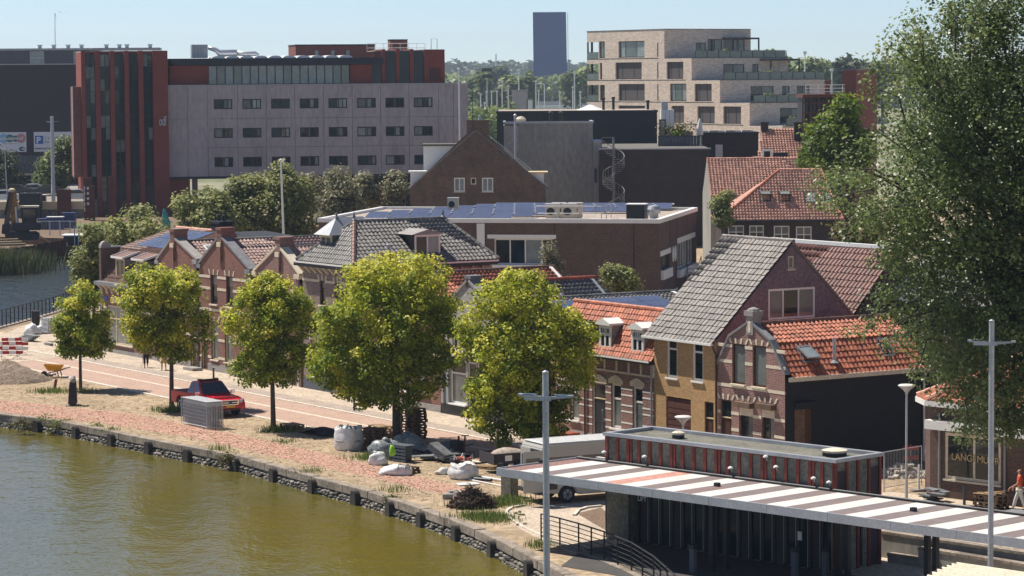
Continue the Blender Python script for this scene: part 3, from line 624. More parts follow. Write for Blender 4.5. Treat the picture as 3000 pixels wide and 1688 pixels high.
# ---- houses 2 and 3: red brick gables with cream bands
def stone_gable(x0,x1,zsL,za,xa,zsR,rz,dep,wm,tk,cm,label,ups,lows,dr,bands,zev,vou=True,wfm=None,finial=None,group=None,plm=None,chim=True):
 h=S.sub(x0);W=x1-x0;a=xa-x0;H=house('gabled_house',h,label)
 holes=ups+lows+([dr] if dr else [])
 mb=MB();wall_mb(mb,Pl('f',0),[(0,0),(W,0),(W,zsR),(a,za),(0,zsL)],holes)
 wall_mb(mb,Pl('r',W),[(0,0),(dep,0),(dep,zev),(0,zev)]);wall_mb(mb,Pl('l',0),[(0,0),(dep,0),(dep,zev),(0,zev)]);wall_mb(mb,Pl('b',dep),[(0,0),(W,0),(W,zev),(a,rz-0.1),(0,zev)])
 mb.obj('wall',wm,H)
 for r in ups:window(H,Pl('f',0),r,wfm or M['brown_frame'],[M['glass'],M['curtain_glass']],hs=(0.66,),fw=0.085,sill=SILL)
 for r in lows:window(H,Pl('f',0),r,wfm or M['cream_paint'],[M['curtain_glass'],M['pale_glass']],hs=(0.7,),fw=0.09,sill=SILL)
 if vou:
  for r in ups+lows:voussoirs(H,Pl('f',0),r,M['cream_stone'])
 if dr:door(H,Pl('f',0),dr,M['brown_frame'],fm=M['cream_paint'])
 for z in bands:band(H,Pl('f',0),0.0,W,z,0.16,M['cream_stone'],holes)
 plinth(H,W,plm or M['grey_stone'],0.5,[dr] if dr else [])
 sl=(za-zsR)/(W-a);coping(H,(a+0.1,0,za+0.02),(W+0.02,0,zsR+0.04),cm,0.62);coping(H,(-0.02,0,zsL+0.04),(a-0.1,0,za+0.02),cm,0.62)
 MB().box(W-0.55,W+0.1,-0.12,0.5,zsR-0.24,zsR+0.02).obj('kneeler',cm,H);MB().box(-0.1,0.4,-0.12,0.5,zsL-0.2,zsL+0.02).obj('kneeler',cm,H)
 if chim:chimney(H,a-0.3,a+0.3,-0.08,0.85,za-1.2,za+0.55,wm);MB().box(a-0.24,a+0.24,-0.14,-0.075,za-1.5,za-0.5).obj('stone_corbel',wm,H)
 if chim:MB().box(a-0.25,a+0.25,-0.15,-0.02,za-0.62,za-0.35).obj('corbel_stone',M['cream_stone'],H)
 slope_r(H,h,a,rz,W+0.05,zev,0.5,dep,tk);slope_l(H,h,a,rz,zev,0.5,dep,tk);ridge(H,(a,0.6,rz+0.03),(a,dep,rz+0.03),'tile_dark',0.11)
 MB().tube([(W-0.1,-0.07,0.1),(W-0.1,-0.07,zsR-0.3)],0.045,8).obj('downpipe',M['grey_paint'],H)
 return h,H
h=S.sub(8.5)
h2,H2=stone_gable(8.5,14.3,6.45,8.0,10.95,6.75,7.72,8.5,M['red_brick'],'tile_pink',M['grey_stone'],'red brick gabled house with cream stones beside the corner house',
 [(1.0,1.9,3.5,5.5),(2.6,3.5,3.5,5.5),(4.2,5.0,3.5,5.5)],[(1.0,1.95,0.75,2.6),(3.0,3.95,0.75,2.6)],(4.75,5.65,0.1,2.6),[5.6,4.7,3.3,2.1],6.1)
r1,r2=wpx(S.sub(14.5),616,805,637,890),wpx(S.sub(14.5),662,809,683,898);l1,l2=wpx(S.sub(14.5),618,945,640,1052),wpx(S.sub(14.5),658,950,680,1060)
h3,H3=stone_gable(14.5,21.4,6.5,8.35,17.5,6.5,8.1,9.0,M['red_brick'],'tile_pink',M['lead'],'red brick gabled house with two tall upper windows between cream bands',
 [r1,r2],[l1,l2],(0.25,1.1,0.1,2.6),[r1[3]-0.12,r1[2]+0.95,r1[2]-0.35,0.9,2.0],6.15)
# roof light on the second gabled house
def skylight(par,h,O,A,U,a,b,w,l,fm=None,gm=None,open_=0.0,out=0.11,name='roof_window'):
 O,A,U=Vector(O),Vector(A).normalized(),Vector(U).normalized();N=A.cross(U);N=N if N.z> 0 else -N;c=O+A*(a+w/2)+U*(b+l/2);mb=MB()
 for s in (-1,1):mb.obox(c+A*s*(w/2-0.04)+N*out/2,A,U,N,0.05,l/2,out/2);mb.obox(c+U*s*(l/2-0.04)+N*out/2,A,U,N,w/2-0.09,0.05,out/2)
 f=mb.obj(name,fm or M['lead'],par)
 if not open_:g=MB();g.obox(c+N*(out-0.03),A,U,N,w/2-0.09,l/2-0.09,0.012);g.obj('pane',gm or M['pale_glass'],f)
 else:
  g=MB();g.obox(c+N*0.03,A,U,N,w/2-0.09,l/2-0.09,0.012);g.obj('shaft',M['black_iron'],f);t=U*math.cos(open_)-N*math.sin(open_)*(-1)
  P0=c+U*(l/2-0.06)+N*out;d=(-U*math.cos(open_)+N*math.sin(open_)).normalized();q=A.cross(d);cc_=P0+d*(l/2)
  s=MB()
  for k in (-1,1):s.obox(cc_+A*k*(w/2-0.05),A,d,q,0.04,l/2,0.03);s.obox(cc_+d*k*(l/2-0.04),A,d,q,w/2-0.09,0.04,0.03)
  sash=s.obj('sash',fm or M['lead'],f);g=MB();g.obox(cc_,A,d,q,w/2-0.09,l/2-0.08,0.01);g.obj('pane',M['pale_glass'],f)
 return f
Wd=14.3-8.5;a_=10.95-8.5;skylight(H2,h2,(Wd+0.05,0.5,6.1),(0,1,0),(a_-Wd,0,1.62),1.2,2.0,0.75,1.0,M['white_paint'])
MB().beam((a_,0.6,7.78),(a_,8.4,7.78),0.24,0.05).obj('ridge_flashing',M['dark_frame'],H2)
mb=MB();a3=3.0;mb.obox((a3+0.9,4.9,8.1-0.9*(1.95/3.95)+0.06),(0,1,0),(0.9,0,-0.44),(0.44,0,0.9),4.1,0.09,0.04);mb.obj('roof_flashing',M['dark_frame'],H3)
# ---- house 4: small gable, cream coping
h4,H4=stone_gable(21.9,27.65,6.45,8.1,25.08,6.55,8.0,8.0,M['pink_brick'],'tile_red',M['cream_stone'],'narrow brown brick gabled house with cream stone coping and corner kneelers',
 [(1.3,2.15,3.6,5.3),(3.6,4.45,3.6,5.3)],[(0.9,1.8,0.8,2.6),(2.6,3.5,0.8,2.6)],(4.4,5.3,0.1,2.6),[5.5,3.3],6.05,wfm=M['cream_paint'],plm=M['cream_stone'])
tiles(H4,h4,(3.18+1.15,0.5,8.0-0.82),(0,1,0),(-1.15,0,0.86),[(0,0),(7.5,0),(7.5,1.36),(0,1.36)],'tile_pink',limit=120)
mb=MB();mb.obox((4.40,4.25,7.16),(0,1,0),(0.8,0,-0.6),(0.6,0,0.8),3.75,0.08,0.05);mb.obj('roof_flashing',M['rust_steel'],H4)
# ---- house 5: big hipped house with bracketed cornice, tower-like corner dormer and a white dormer
h=S.sub(28.0);W,D,ze,rz=6.25,9.0,7.45,9.68;H=house('hipped_house',h,'tall grey brown brick house with a big dark tiled hipped roof and bracketed cornice')
ups=[wpx(h,936,822,953,893),wpx(h,981,829,998,900),(4.6,5.4,4.0,6.0)];lows=[(0.9,2.1,0.8,2.9),(2.7,3.9,0.8,2.9)];dr=(4.6,5.6,0.1,2.9)
mb=MB();wall_mb(mb,Pl('f',0),[(0,0),(W,0),(W,7.1),(0,7.1)],ups+lows+[dr]);wall_mb(mb,Pl('l',0),[(0,0),(D,0),(D,7.1),(0,7.1)]);wall_mb(mb,Pl('b',D),[(0,0),(W,0),(W,7.1),(0,7.1)]);mb.obj('wall',M['grey_brick'],H)
wall_mb(MB(),Pl('r',W),[(0,0),(D,0),(D,7.1),(0,7.1)],[(6.5,7.1,4.0,5.6)]).obj('side_wall',M['grey_concrete'],H)
for r in ups:window(H,Pl('f',0),r,M['brown_frame'],[M['glass'],M['curtain_glass']],hs=(0.68,),fw=0.09,sill=SILL);voussoirs(H,Pl('f',0),r,M['cream_stone'])
for r in lows:window(H,Pl('f',0),r,M['cream_paint'],[M['curtain_glass'],M['glass']],hs=(0.7,),nv=2,fw=0.09,sill=SILL);voussoirs(H,Pl('f',0),r,M['cream_stone'])
door(H,Pl('f',0),dr,M['brown_frame'],fm=M['cream_paint']);plinth(H,W,M['blue_grey'],0.7,[dr])
for z in (3.3,6.35):band(H,Pl('f',0),0,W,z,0.14,M['cream_stone'],ups+lows+[dr])
mb=MB();mb.box(-0.3,W+0.3,-0.42,0.0,7.15,7.42);mb.box(W+0.0,W+0.3,0.0,D+0.2,7.15,7.42);mb.obj('cornice',M['dark_frame'],H);mb=MB();mb.box(-0.34,W+0.34,-0.47,-0.42,7.34,7.43);mb.box(W+0.30,W+0.35,-0.42,D+0.25,7.34,7.43);mb.obj('gutter',M['white_paint'],H)
for k in range(9):x=0.15+k*0.72;mb=MB();mb.prism([(x,-0.38,7.14),(x,0,7.14),(x,0,6.75),(x,-0.12,6.85)],(0.12,0,0));mb.obj('bracket',M['cream_stone'],H)
for k in range(12):y=0.3+k*0.72;mb=MB();mb.prism([(W+0.28,y,7.14),(W,y,7.14),(W,y,6.8),(W+0.1,y,6.86)],(0,0.12,0));mb.obj('bracket',M['grey_stone'],H)
e=0.25;hx=W/2;y0r,y1r=1.7,7.6
Ur=Vector((hx-(W+e),0,rz-ze));tiles(H,h,(W+e,-e,ze),(0,1,0),Ur,[(0,0),(D+2*e,0),(y1r+e,Ur.length),(y0r+e,Ur.length)],'tile_dark',w=0.27,l=0.34)
Ul=Vector((hx+e,0,rz-ze));gable_roof_thick(H,[(-e,-e,ze),(hx,y0r,rz),(hx,y1r,rz),(-e,D+e,ze)],0.1,M['tile_dark'],'rear_roof');gable_roof_thick(H,[(-e,D+e,ze),(hx,y1r,rz),(W+e,D+e,ze)],0.1,M['tile_dark'],'rear_roof')
Uf=Vector((0,y0r+e,rz-ze));tiles(H,h,(-e,-e,ze),(1,0,0),Uf,[(0,0),(W+2*e,0),(hx+e,Uf.length)],'tile_dark',limit=200,w=0.27,l=0.34)
ridge(H,(W+e,-e,ze+0.05),(hx,y0r,rz+0.06),'tile_brown',0.15);ridge(H,(W+e,D+e,ze+0.05),(hx,y1r,rz+0.06),'tile_dark',0.14);ridge(H,(hx,y0r,rz+0.05),(hx,y1r,rz+0.05),'tile_dark',0.13);ridge(H,(-e,-e,ze+0.05),(hx,y0r,rz+0.06),'tile_dark',0.12)
for y in (y0r,y1r):MB().lathe((hx,y,rz+0.05),[(0.14,0),(0.16,0.1),(0.05,0.18),(0.09,0.3),(0.02,0.55)],10).obj('finial',M['lead'],H)
x0,z0=h.uv(955,765,0.9);x1,_=h.uv(981,770,0.9);xd0,xd1=x0,x0+1.25
d=MB();d.box(xd0,xd0+0.12,0.6,2.2,7.5,8.95);d.box(xd1-0.02,xd1+0.1,0.6,3.0,7.5,8.95);DM=d.obj('dormer',M['lead'],H);window(DM,Pl('f',0.55),(xd0,xd1+0.1,7.6,8.95),M['cream_paint'],M['glass'],nv=2,fw=0.13,rec=0.0,sill=0.1)
d=MB();q=[(xd0-0.25,0.25,8.97),(xd1+0.35,0.25,8.97),(xd1+0.35,3.2,8.97),(xd0-0.25,3.2,8.97)];top=[((xd0+xd1)/2+0.05,1.25,9.95),((xd0+xd1)/2+0.05,3.0,9.95)]
d.add(q+top,[(0,1,4),(1,2,5,4),(2,3,5),(3,0,4,5),(3,2,1,0)]);d.obj('dormer_roof',M['zinc'],DM);MB().lathe(((xd0+xd1)/2+0.05,1.25,9.9),[(0.12,0),(0.05,0.12),(0.08,0.2),(0.01,0.35)],8).obj('finial',M['lead'],DM)
yd0,zd1=h.uvx(1188,710,W);d=MB();yd0=4.05;yd1=5.75;pr=Pl('r',W-0.35)
d.box(W-2.6,W-0.36,yd0,yd0+0.08,7.6,9.0);d.box(W-2.6,W-0.36,yd1-0.08,yd1,7.6,9.0);DM=d.obj('dormer',M['dark_frame'],H);window(DM,pr,(yd0,yd1,7.75,9.0),M['white_paint'],[M['glass'],M['pale_glass']],nv=2,fw=0.12,rec=0.0,sill=0.06,sillm=M['white_paint'])
d=MB();yc=(yd0+yd1)/2;d.prism([(W-0.22,yd0-0.25,9.02),(W-0.22,yd1+0.25,9.02),(W-0.22,yc,9.3)],(-2.6,0,0));d.obj('dormer_roof',M['grey_stone'],DM)
# ---- house 6: low red brick house, orange roof, red chimney
h=S.sub(34.45);W,D,ze,rz,a=9.0,10.3,4.55,7.15,4.35;H=house('low_gabled_house',h,'low red brick house with a weathered orange tiled roof beside the hipped house')
lo=[wpx(h,1220,1096,1250,1160),(2.2,3.4,0.9,2.7),(4.4,5.6,0.9,2.7)];lo[0]=(6.4,7.7,0.95,2.7);dr=(0.6,1.6,0.1,2.7)
walls(H,W,D,ze,M['red_brick'],rz-0.15,a,lo+[dr])
for r in lo:window(H,Pl('f',0),r,M['white_paint'],[M['curtain_glass'],M['glass']],hs=(0.68,),nv=2,fw=0.08,sill=0.12,sillm=M['white_paint'])
door(H,Pl('f',0),dr,M['dark_frame'],fm=M['white_paint']);plinth(H,W,M['grey_stone'],0.42,[dr]);band(H,Pl('f',0),0,W,3.1,0.18,M['cream_stone'],lo)
slope_r(H,h,a,rz,W+0.1,ze,0.2,D,'tile_orange');slope_l(H,h,a,rz,ze,0.2,D,'tile_orange');ridge(H,(a,0.2,rz+0.03),(a,D,rz+0.03),'tile_brown',0.14);coping(H,(a,D-0.35,rz+0.05),(W+0.1,D-0.35,ze+0.12),M['white_paint'],0.2,0.16,'verge_board');coping(H,(a,0,rz+0.05),(W,0,ze+0.1),M['grey_stone'],0.45,0.12)
h6=h;x0,z1=h.uv(1117,738,1.0);chimney(H,x0,x0+0.75,0.9,1.6,5.2,8.25,M['red_brick'],M['zinc'],pots=1)
# ---- house 7: pale brick gable, dark roof with red ridge
h=S.sub(43.55);W,D,ze,rz,a=5.75,8.0,4.9,7.05,2.78;H=house('pale_gabled_house',h,'white painted brick gabled house with a dark shopfront and dark roof with red ridge')
sw=(0.9,2.5,0.7,3.0);sw2=(3.6,5.0,0.7,3.0);dr=(2.65,3.45,0.1,3.0);uw=[(2.35,2.85,4.6,5.5)];uw2=[(1.1,1.9,3.6,4.7),(3.7,4.5,3.6,4.7)]
mb=MB();wall_mb(mb,Pl('f',0),[(0,0),(W,0),(W,5.5),(a+0.5,7.05),(a,7.25),(a-0.5,7.05),(0,5.5)],[sw,sw2,dr]+uw+uw2);wall_mb(mb,Pl('r',W),[(0,0),(D,0),(D,ze),(0,ze)]);wall_mb(mb,Pl('l',0),[(0,0),(D,0),(D,ze),(0,ze)]);wall_mb(mb,Pl('b',D),[(0,0),(W,0),(W,ze),(a,rz-0.1),(0,ze)]);mb.obj('wall',M['white_brick'],H)
for r in (sw,sw2):window(H,Pl('f',0),r,M['white_paint'],[M['curtain_glass'],M['glass']],hs=(0.7,),fw=0.1,rec=0.05,sill=0.15,sillm=M['white_paint'])
for r in uw+uw2:window(H,Pl('f',0),r,M['white_paint'],M['glass'],hs=(0.6,),nv=2,fw=0.06,sill=0.08)
door(H,Pl('f',0),dr,M['dark_frame'],fm=M['white_paint']);plinth(H,W,M['dark_frame'],0.62,[dr])
for x in (0.1,0.62,5.2):MB().box(x,x+0.22,-0.12,0.0,0.62,3.25).obj('pilaster',M['grey_paint'],H)
MB().box(0,W,-0.2,0.0,3.25,3.5).obj('shop_cornice',M['white_paint'],H)
coping(H,(a+0.1,0,7.28),(W+0.02,0,5.52),M['grey_stone'],0.5);coping(H,(-0.02,0,5.52),(a-0.1,0,7.28),M['grey_stone'],0.5);chimney(H,a-0.26,a+0.26,0.0,0.6,6.9,7.55,M['lead'])
slope_r(H,h,a,rz,W+0.7,ze-0.2,0.5,D,'tile_dark');slope_l(H,h,a,rz,ze,0.5,D,'tile_dark');ridge(H,(a,0.5,rz+0.04),(a,D,rz+0.04),'tile_red',0.15);coping(H,(a,D-0.3,rz+0.05),(W+0.7,D-0.3,ze-0.1),M['zinc'],0.18,0.12,'verge_board')
# ---- house behind: dark ridge with a field of solar panels
h=S.sub(49.6,0.3);W,D,ze,rz,a=8.6,10.0,4.6,6.42,0.95;H=house('solar_roof_house',h,'low brick house with blue solar panels along its roof slope behind the dormer house')
sw=[(0.9,2.0,0.9,2.8),(3.0,4.1,0.9,2.8)];walls(H,4.9,D,ze,M['red_brick'],None,None,sw)
for r in sw:window(H,Pl('f',0),r,M['white_paint'],[M['glass'],M['curtain_glass']],hs=(0.7,),sill=0.1)
plinth(H,4.9,M['grey_stone'],0.45)
mb=MB();wall_mb(mb,Pl('b',D),[(0,0),(W,0),(W,5.0),(a,rz-0.05),(0,5.0)]);wall_mb(mb,Pl('f',1.5),[(4.9,0),(W,0),(W,5.0),(a,rz-0.05),(0,5.0)]);mb.obj('wall',M['brown_brick'],H)
Ur=Vector((a-W,0,rz-5.0));tiles(H,h,(W,1.4,5.0),(0,1,0),Ur,[(0,0),(D-1.4,0),(D-1.4,Ur.length),(0,Ur.length)],'tile_dark',limit=200)
gable_roof_thick(H,[(a,1.4,rz),(0,1.4,5.4),(0,D,5.4),(a,D,rz)],0.1,M['tile_dark'],'rear_roof');ridge(H,(a,1.5,rz+0.05),(a,D,rz+0.05),'tile_dark',0.15);coping(H,(a,D-0.3,rz+0.06),(W,D-0.3,5.05),M['white_paint'],0.2,0.14,'verge_board')
un=Ur.normalized();nn_=Vector((0,1,0)).cross(un);nn_=nn_ if nn_.z> 0 else -nn_;R=Matrix((Vector((0,1,0)),un,nn_)).transposed().to_4x4();pm2=MB().box(0,1.64,0,0.99,0.09,0.13).mesh('solar_panel',M['solar'])
for j in range(6):
 for i in range(4):inst(pm2,'solar_panel',H,Matrix.Translation(Vector((W,1.6,5.0))+Vector((0,1.68*i,0))+un*(1.0+1.02*j))@ R)
chimney(H,3.2,3.8,D-0.1,D+0.5,4.5,6.3,M['brown_brick'],M['zinc'],pots=1)
# ---- house 8: dormer house
h=S.sub(54.45);W,D,ze=8.72,8.5,4.37;H=house('dormer_house',h,'pink brick house with orange tiles and two white dormers beside the yellow house')
wn_=[wpx(h,1790,1122,1820,1252),wpx(h,1853,1131,1883,1264),wpx(h,1669,1106,1697,1228)];dr=wpx(h,1735,1118,1752,1262);dr=(dr[0],dr[0]+1.15,0.1,dr[3])
walls(H,W,D,ze-0.1,M['pink_brick'],None,None,wn_+[dr])
for r in wn_:window(H,Pl('f',0),r,M['white_paint'],[M['curtain_glass'],M['glass']],hs=(0.66,),fw=0.11,rec=0.09,sill=0.1,sillm=M['white_paint'])
for r in wn_[:2]+[dr]:
 m_=(r[0]+r[1])/2;w_=(r[1]-r[0])/2+0.16;mb=MB();mb.prism([(m_-w_,-0.05,r[3]),(m_+w_,-0.05,r[3]),(m_+w_,-0.05,r[3]+0.2),(m_+w_*0.5,-0.05,r[3]+0.34),(m_,-0.05,r[3]+0.42),(m_-w_*0.5,-0.05,r[3]+0.34),(m_-w_,-0.05,r[3]+0.2)],(0,0.06,0));mb.obj('lintel',M['cream_stone'],H)
door(H,Pl('f',0),dr,M['dark_frame'],fm=M['white_paint']);plinth(H,W,M['grey_stone'],0.4,[dr])
for z in (2.85,2.55,2.05,1.75,1.2,0.85):band(H,Pl('f',0),0,W,z,0.07,M['white_paint'],wn_+[dr],0.012)
band(H,Pl('f',0),3.4,W,3.62,0.09,M['cream_stone'],[],0.05,'frieze')
for k in range(6):x=3.5+k*1.03;MB().box(x,x+0.12,-0.05,0.0,3.66,4.2).obj('frieze_post',M['cream_stone'],H)
mb=MB();mb.box(3.2,W+0.05,-0.35,0.0,ze-0.16,ze);mb.obj('gutter',M['dark_frame'],H);MB().box(3.2,W+0.08,-0.38,-0.35,ze-0.06,ze+0.02).obj('gutter_edge',M['white_paint'],H)
Um=Vector((0,1.35,6.62-ze));tiles(H,h,(0,-0.05,ze),(1,0,0),Um,[(3.1,0),(W,0),(W,Um.length),(0.0,Um.length),(0.0,Um.length-0.9),(3.1,Um.length-0.9)],'tile_orange',kind='flat',w=0.24,l=0.3)
ridge(H,(0,1.33,6.68),(W,1.33,6.68),'tile_orange',0.13,0.32);gable_roof_thick(H,[(0,1.4,6.6),(W,1.4,6.6),(W,3.2,5.3),(0,3.2,5.3)],0.1,M['bitumen'],'rear_roof');gable_roof_thick(H,[(0,3.2,5.3),(W,3.2,5.3),(W,D,5.1),(0,D,5.1)],0.1,M['bitumen'],'flat_roof')
mb=MB();wall_mb(mb,Pl('l',0.0),[(0,ze-0.1),(D,ze-0.1),(D,5.1),(1.4,6.6),(0.02,ze)]);wall_mb(mb,Pl('f',0.02),[(0,ze-0.1),(3.1,ze-0.1),(3.1,5.2),(0,5.2)]);mb.obj('parapet_wall',M['pink_brick'],H)
MB().box(2.95,3.2,-0.05,1.3,ze-0.1,5.9).obj('fire_wall',M['brown_brick'],H);MB().tube([(2.9,-0.07,0.1),(2.9,-0.07,4.1)],0.05,8).obj('downpipe',M['rust_steel'],H);MB().tube([(W-0.12,-0.07,0.1),(W-0.12,-0.07,4.2)],0.05,8).obj('downpipe',M['grey_paint'],H)
for (uL,vT,uR,vB) in ((1756,950,1790,1030),(1850,963,1886,1042)):
 r=wpx(h,uL,vT,uR,vB,0.12);x0,x1,z0,z1=r[0],r[1],4.62,r[3];pl=Pl('f',0.10);d=MB();d.box(x0+0.02,x0+0.1,0.15,1.0,z0,z1);d.box(x1-0.1,x1-0.02,0.15,1.3,z0,z1);d.box(x0+0.1,x1-0.1,0.13,0.5,z0-0.2,z0);DM=d.obj('dormer',M['grey_stone'],H)
 window(DM,pl,(x0,x1,z0,z1),M['white_paint'],M['glass'],vbars=(0.5,),hs=(0.62,),fw=0.16,rec=0.0,sill=0.08,sillm=M['white_paint'])
 mb=MB()
 for k in range(1,4):pl.box(mb,x0+0.16+(x1-x0-0.32)*k/4-0.02,x0+0.16+(x1-x0-0.32)*k/4+0.02,z0+(z1-z0)*0.64,z1-0.17,-0.012,0.02)
 mb.obj('glazing_bars',M['white_paint'],DM);m_=(x0+x1)/2;mb=MB();mb.prism([(x0-0.12,-0.05,z1),(x1+0.12,-0.05,z1),(x1+0.12,-0.05,z1+0.1),(m_,-0.05,z1+0.34),(x0-0.12,-0.05,z1+0.1)],(0,1.6,0));mb.obj('dormer_roof',M['white_paint'],DM)
 mb=MB();mb.prism([(x0-0.1,-0.02,4.45),(x0-0.02,-0.02,4.45),(x0-0.02,1.1,6.3),(x0-0.1,1.1,6.3)],(0,0.0,0.07));mb.prism([(x1+0.02,-0.02,4.45),(x1+0.12,-0.02,4.45),(x1+0.12,1.1,6.3),(x1+0.02,1.1,6.3)],(0,0.0,0.07));mb.obj('flashing',M['lead'],DM)
# ---- house 9: yellow brick, big grey tiled roof, lilac side gable
h=S.sub(63.2);W,D,ze,rz,yr=5.0,8.75,5.76,10.08,4.42;H=house('yellow_house',h,'yellow brick house with a steep grey tiled roof and lilac rendered side gable');HY=H
wn_=[wpx(h,1953,988,1984,1105),wpx(h,2028,997,2060,1115)];gd_=wpx(h,1951,1160,2024,1290);gd_=(gd_[0],gd_[1],0.08,gd_[3]);dr=wpx(h,2064,1176,2092,1300);dr=(dr[0],min(dr[1],4.75),0.08,dr[3])
wall_mb(MB(),Pl('f',0),[(0,0),(W,0),(W,ze),(0,ze)],wn_+[gd_,dr]).obj('wall',M['yellow_brick'],H)
for r in wn_:window(H,Pl('f',0),r,M['white_paint'],M['glass'],hs=(0.72,),fw=0.12,rec=0.06,sill=0.08,sillm=M['white_paint'])
g=MB();Pl('f',0).box(g,gd_[0]+0.06,gd_[1]-0.06,0.08,gd_[3]-0.06,0.06,0.12);gdo=g.obj('garage_door',M['rust_steel'],H)
g=MB()
for k in range(9):Pl('f',0).box(g,gd_[0]+0.1,gd_[1]-0.1,0.15+k*0.27,0.15+k*0.27+0.22,0.045,0.06)
g.obj('door_slats',M['rust_steel'],gdo);door(H,Pl('f',0),dr,M['brown_frame'])
y1,z1=h.uvx(2251,848,W);y2,_=h.uvx(2388,845,W);_,z0=h.uvx(2251,938,W);bigw=(y1,y2,z0,z1);ys,zs1=h.uvx(2309,751,W);ye_,_=h.uvx(2327,751,W);_,zs0=h.uvx(2309,788,W);smw=(ys,ye_,zs0,zs1)
mb=MB();wall_mb(mb,Pl('r',W),[(0,0),(D,0),(D,ze),(yr,rz),(0,ze)],[bigw,smw]);mb.obj('side_gable',M['lilac_render'],H)
mb=MB();wall_mb(mb,Pl('l',0),[(0,0),(D,0),(D,ze),(yr,rz),(0,ze)]);wall_mb(mb,Pl('b',D),[(0,0),(W,0),(W,ze),(0,ze)]);mb.obj('wall',M['brown_brick'],H)
window(H,Pl('r',W),bigw,M['white_paint'],[M['curtain_glass'],M['glass'],M['curtain_glass']],vbars=(0.32,0.65),fw=0.1,rec=0.02);window(H,Pl('r',W),smw,M['cream_stone'],M['curtain_glass'],fw=0.07,rec=0.04,sill=0.05)
Uf=Vector((0,yr+0.3,rz-ze+0.29));tiles(H,h,(-0.45,-0.3,ze-0.22),(1,0,0),Uf,[(0,0),(W+0.5,0),(W+0.5,Uf.length),(0,Uf.length)],'tile_grey',kind='flat',w=0.3,l=0.36)
gable_roof_thick(H,[(-0.45,yr,rz+0.05),(W+0.05,yr,rz+0.05),(W+0.05,D+0.2,ze-0.1),(-0.45,D+0.2,ze-0.1)],0.12,M['tile_grey'],'rear_roof');ridge(H,(-0.45,yr,rz+0.08),(W+0.05,yr,rz+0.08),'tile_grey',0.12)
gutter(H,(-0.5,-0.36,ze-0.2),(W+0.1,-0.36,ze-0.2),M['white_paint'],0.12,0.1);MB().tube([(W+0.06,-0.3,ze-0.25),(W+0.06,-0.08,ze-0.7),(W+0.06,-0.08,0.1)],0.055,8).obj('downpipe',M['brown_frame'],H)
mb=MB();mb.obox((W-0.3,yr-0.35,rz-0.22),(1,0,0),Uf.normalized(),(0,-0.7,0.7),0.35,0.35,0.06);
# ---- maroon roofed house behind the yellow one
h=S.sub(56.0,8.9);W,D,ze,rz=9.9,7.5,5.0,9.35;H=house('maroon_roof_house',h,'house with a long dark maroon tiled roof and white ridge behind the yellow house')
walls(H,W,D,ze,M['brown_brick']);wall_mb(MB(),Pl('r',W),[(0,ze),(D,ze),(3.7,rz)]).obj('side_gable',M['brown_brick'],H)
Uf=Vector((0,3.9,rz-ze));tiles(H,h,(-0.2,-0.2,ze),(1,0,0),Uf,[(0,0),(W+0.3,0),(W+0.3,Uf.length),(0,Uf.length)],'tile_maroon',w=0.3,l=0.42);gable_roof_thick(H,[(-0.2,3.7,rz),(W+0.1,3.7,rz),(W+0.1,D,ze),(-0.2,D,ze)],0.1,M['tile_maroon'],'rear_roof')
MB().box(-0.2,W+0.15,3.55,3.85,rz-0.02,rz+0.16).obj('ridge_board',M['white_paint'],H)
h=S.sub(66.2,12.4);H=house('grey_roof_house',h,'house with grey ribbed roof tiles half hidden by the big tree');W,D,ze,rz=9.0,7.0,7.0,9.6
walls(H,W,D,ze,M['dark_brick']);Uf=Vector((0,3.5,rz-ze));tiles(H,h,(-0.2,-0.2,ze),(1,0,0),Uf,[(0,0),(W,0),(W,Uf.length),(0,Uf.length)],'tile_dark',w=0.36,l=0.5,limit=150);gable_roof_thick(H,[(-0.2,3.3,rz),(W,3.3,rz),(W,D,ze),(-0.2,D,ze)],0.1,M['tile_dark'],'rear_roof')
MB().beam((-0.28,-0.25,ze+0.05),(-0.28,3.3,rz+0.1),0.3,0.1).obj('verge_board',M['white_paint'],H);gutter(H,(-0.2,-0.3,ze),(W,-0.3,ze),M['grey_paint'])
# ---- house 10: narrow gabled house with orange roof and black side wall
h=S.sub(68.22);W,D,ze=5.1,8.05,4.42;H=house('black_sided_house',h,'narrow pink brick gabled house with an orange tiled roof and a black rendered side wall')
up=[wpx(h,2145,1006,2183,1123),wpx(h,2205,1011,2245,1131)];dr=wpx(h,2111,1169,2143,1300);dr=(dr[0],dr[1],0.08,dr[3]);lo=[wpx(h,2165,1190,2206,1280),wpx(h,2231,1196,2269,1286)];lo=[(q[0],q[1],0.55,q[3]) for q in lo]
wall_mb(MB(),Pl('f',0),[(0,0),(W,0),(W,4.55),(4.08,5.98),(2.55,6.72),(0.98,6.0),(0,4.6)],up+lo+[dr]).obj('wall',M['pink_brick'],H)
for r in up:window(H,Pl('f',0),r,M['brown_frame'],M['curtain_glass'],fw=0.08,rec=0.08,sill=0.13)
for r in lo:
 window(H,Pl('f',0),r,M['brown_frame'],[M['glass'],M['curtain_glass']],nv=2,fw=0.07,rec=0.1,sill=0.1);mb=MB();Pl('f',0).box(mb,r[0]-0.12,r[1]+0.12,r[3],r[3]+0.24,-0.3,0.0);mb.obj('shutter_box',M['old_wood'],H);mb=MB();Pl('f',0).box(mb,r[0],r[1],r[3]-0.4,r[3],0.02,0.05);mb.obj('roller_shutter',M['cream_stone'],H)
door(H,Pl('f',0),dr,M['brown_frame'])
for r in up+[dr]+lo:voussoirs(H,Pl('f',0),(r[0],r[1],0,r[3]+(0.26 if r in lo else 0)),M['cream_stone'],4,0.26)
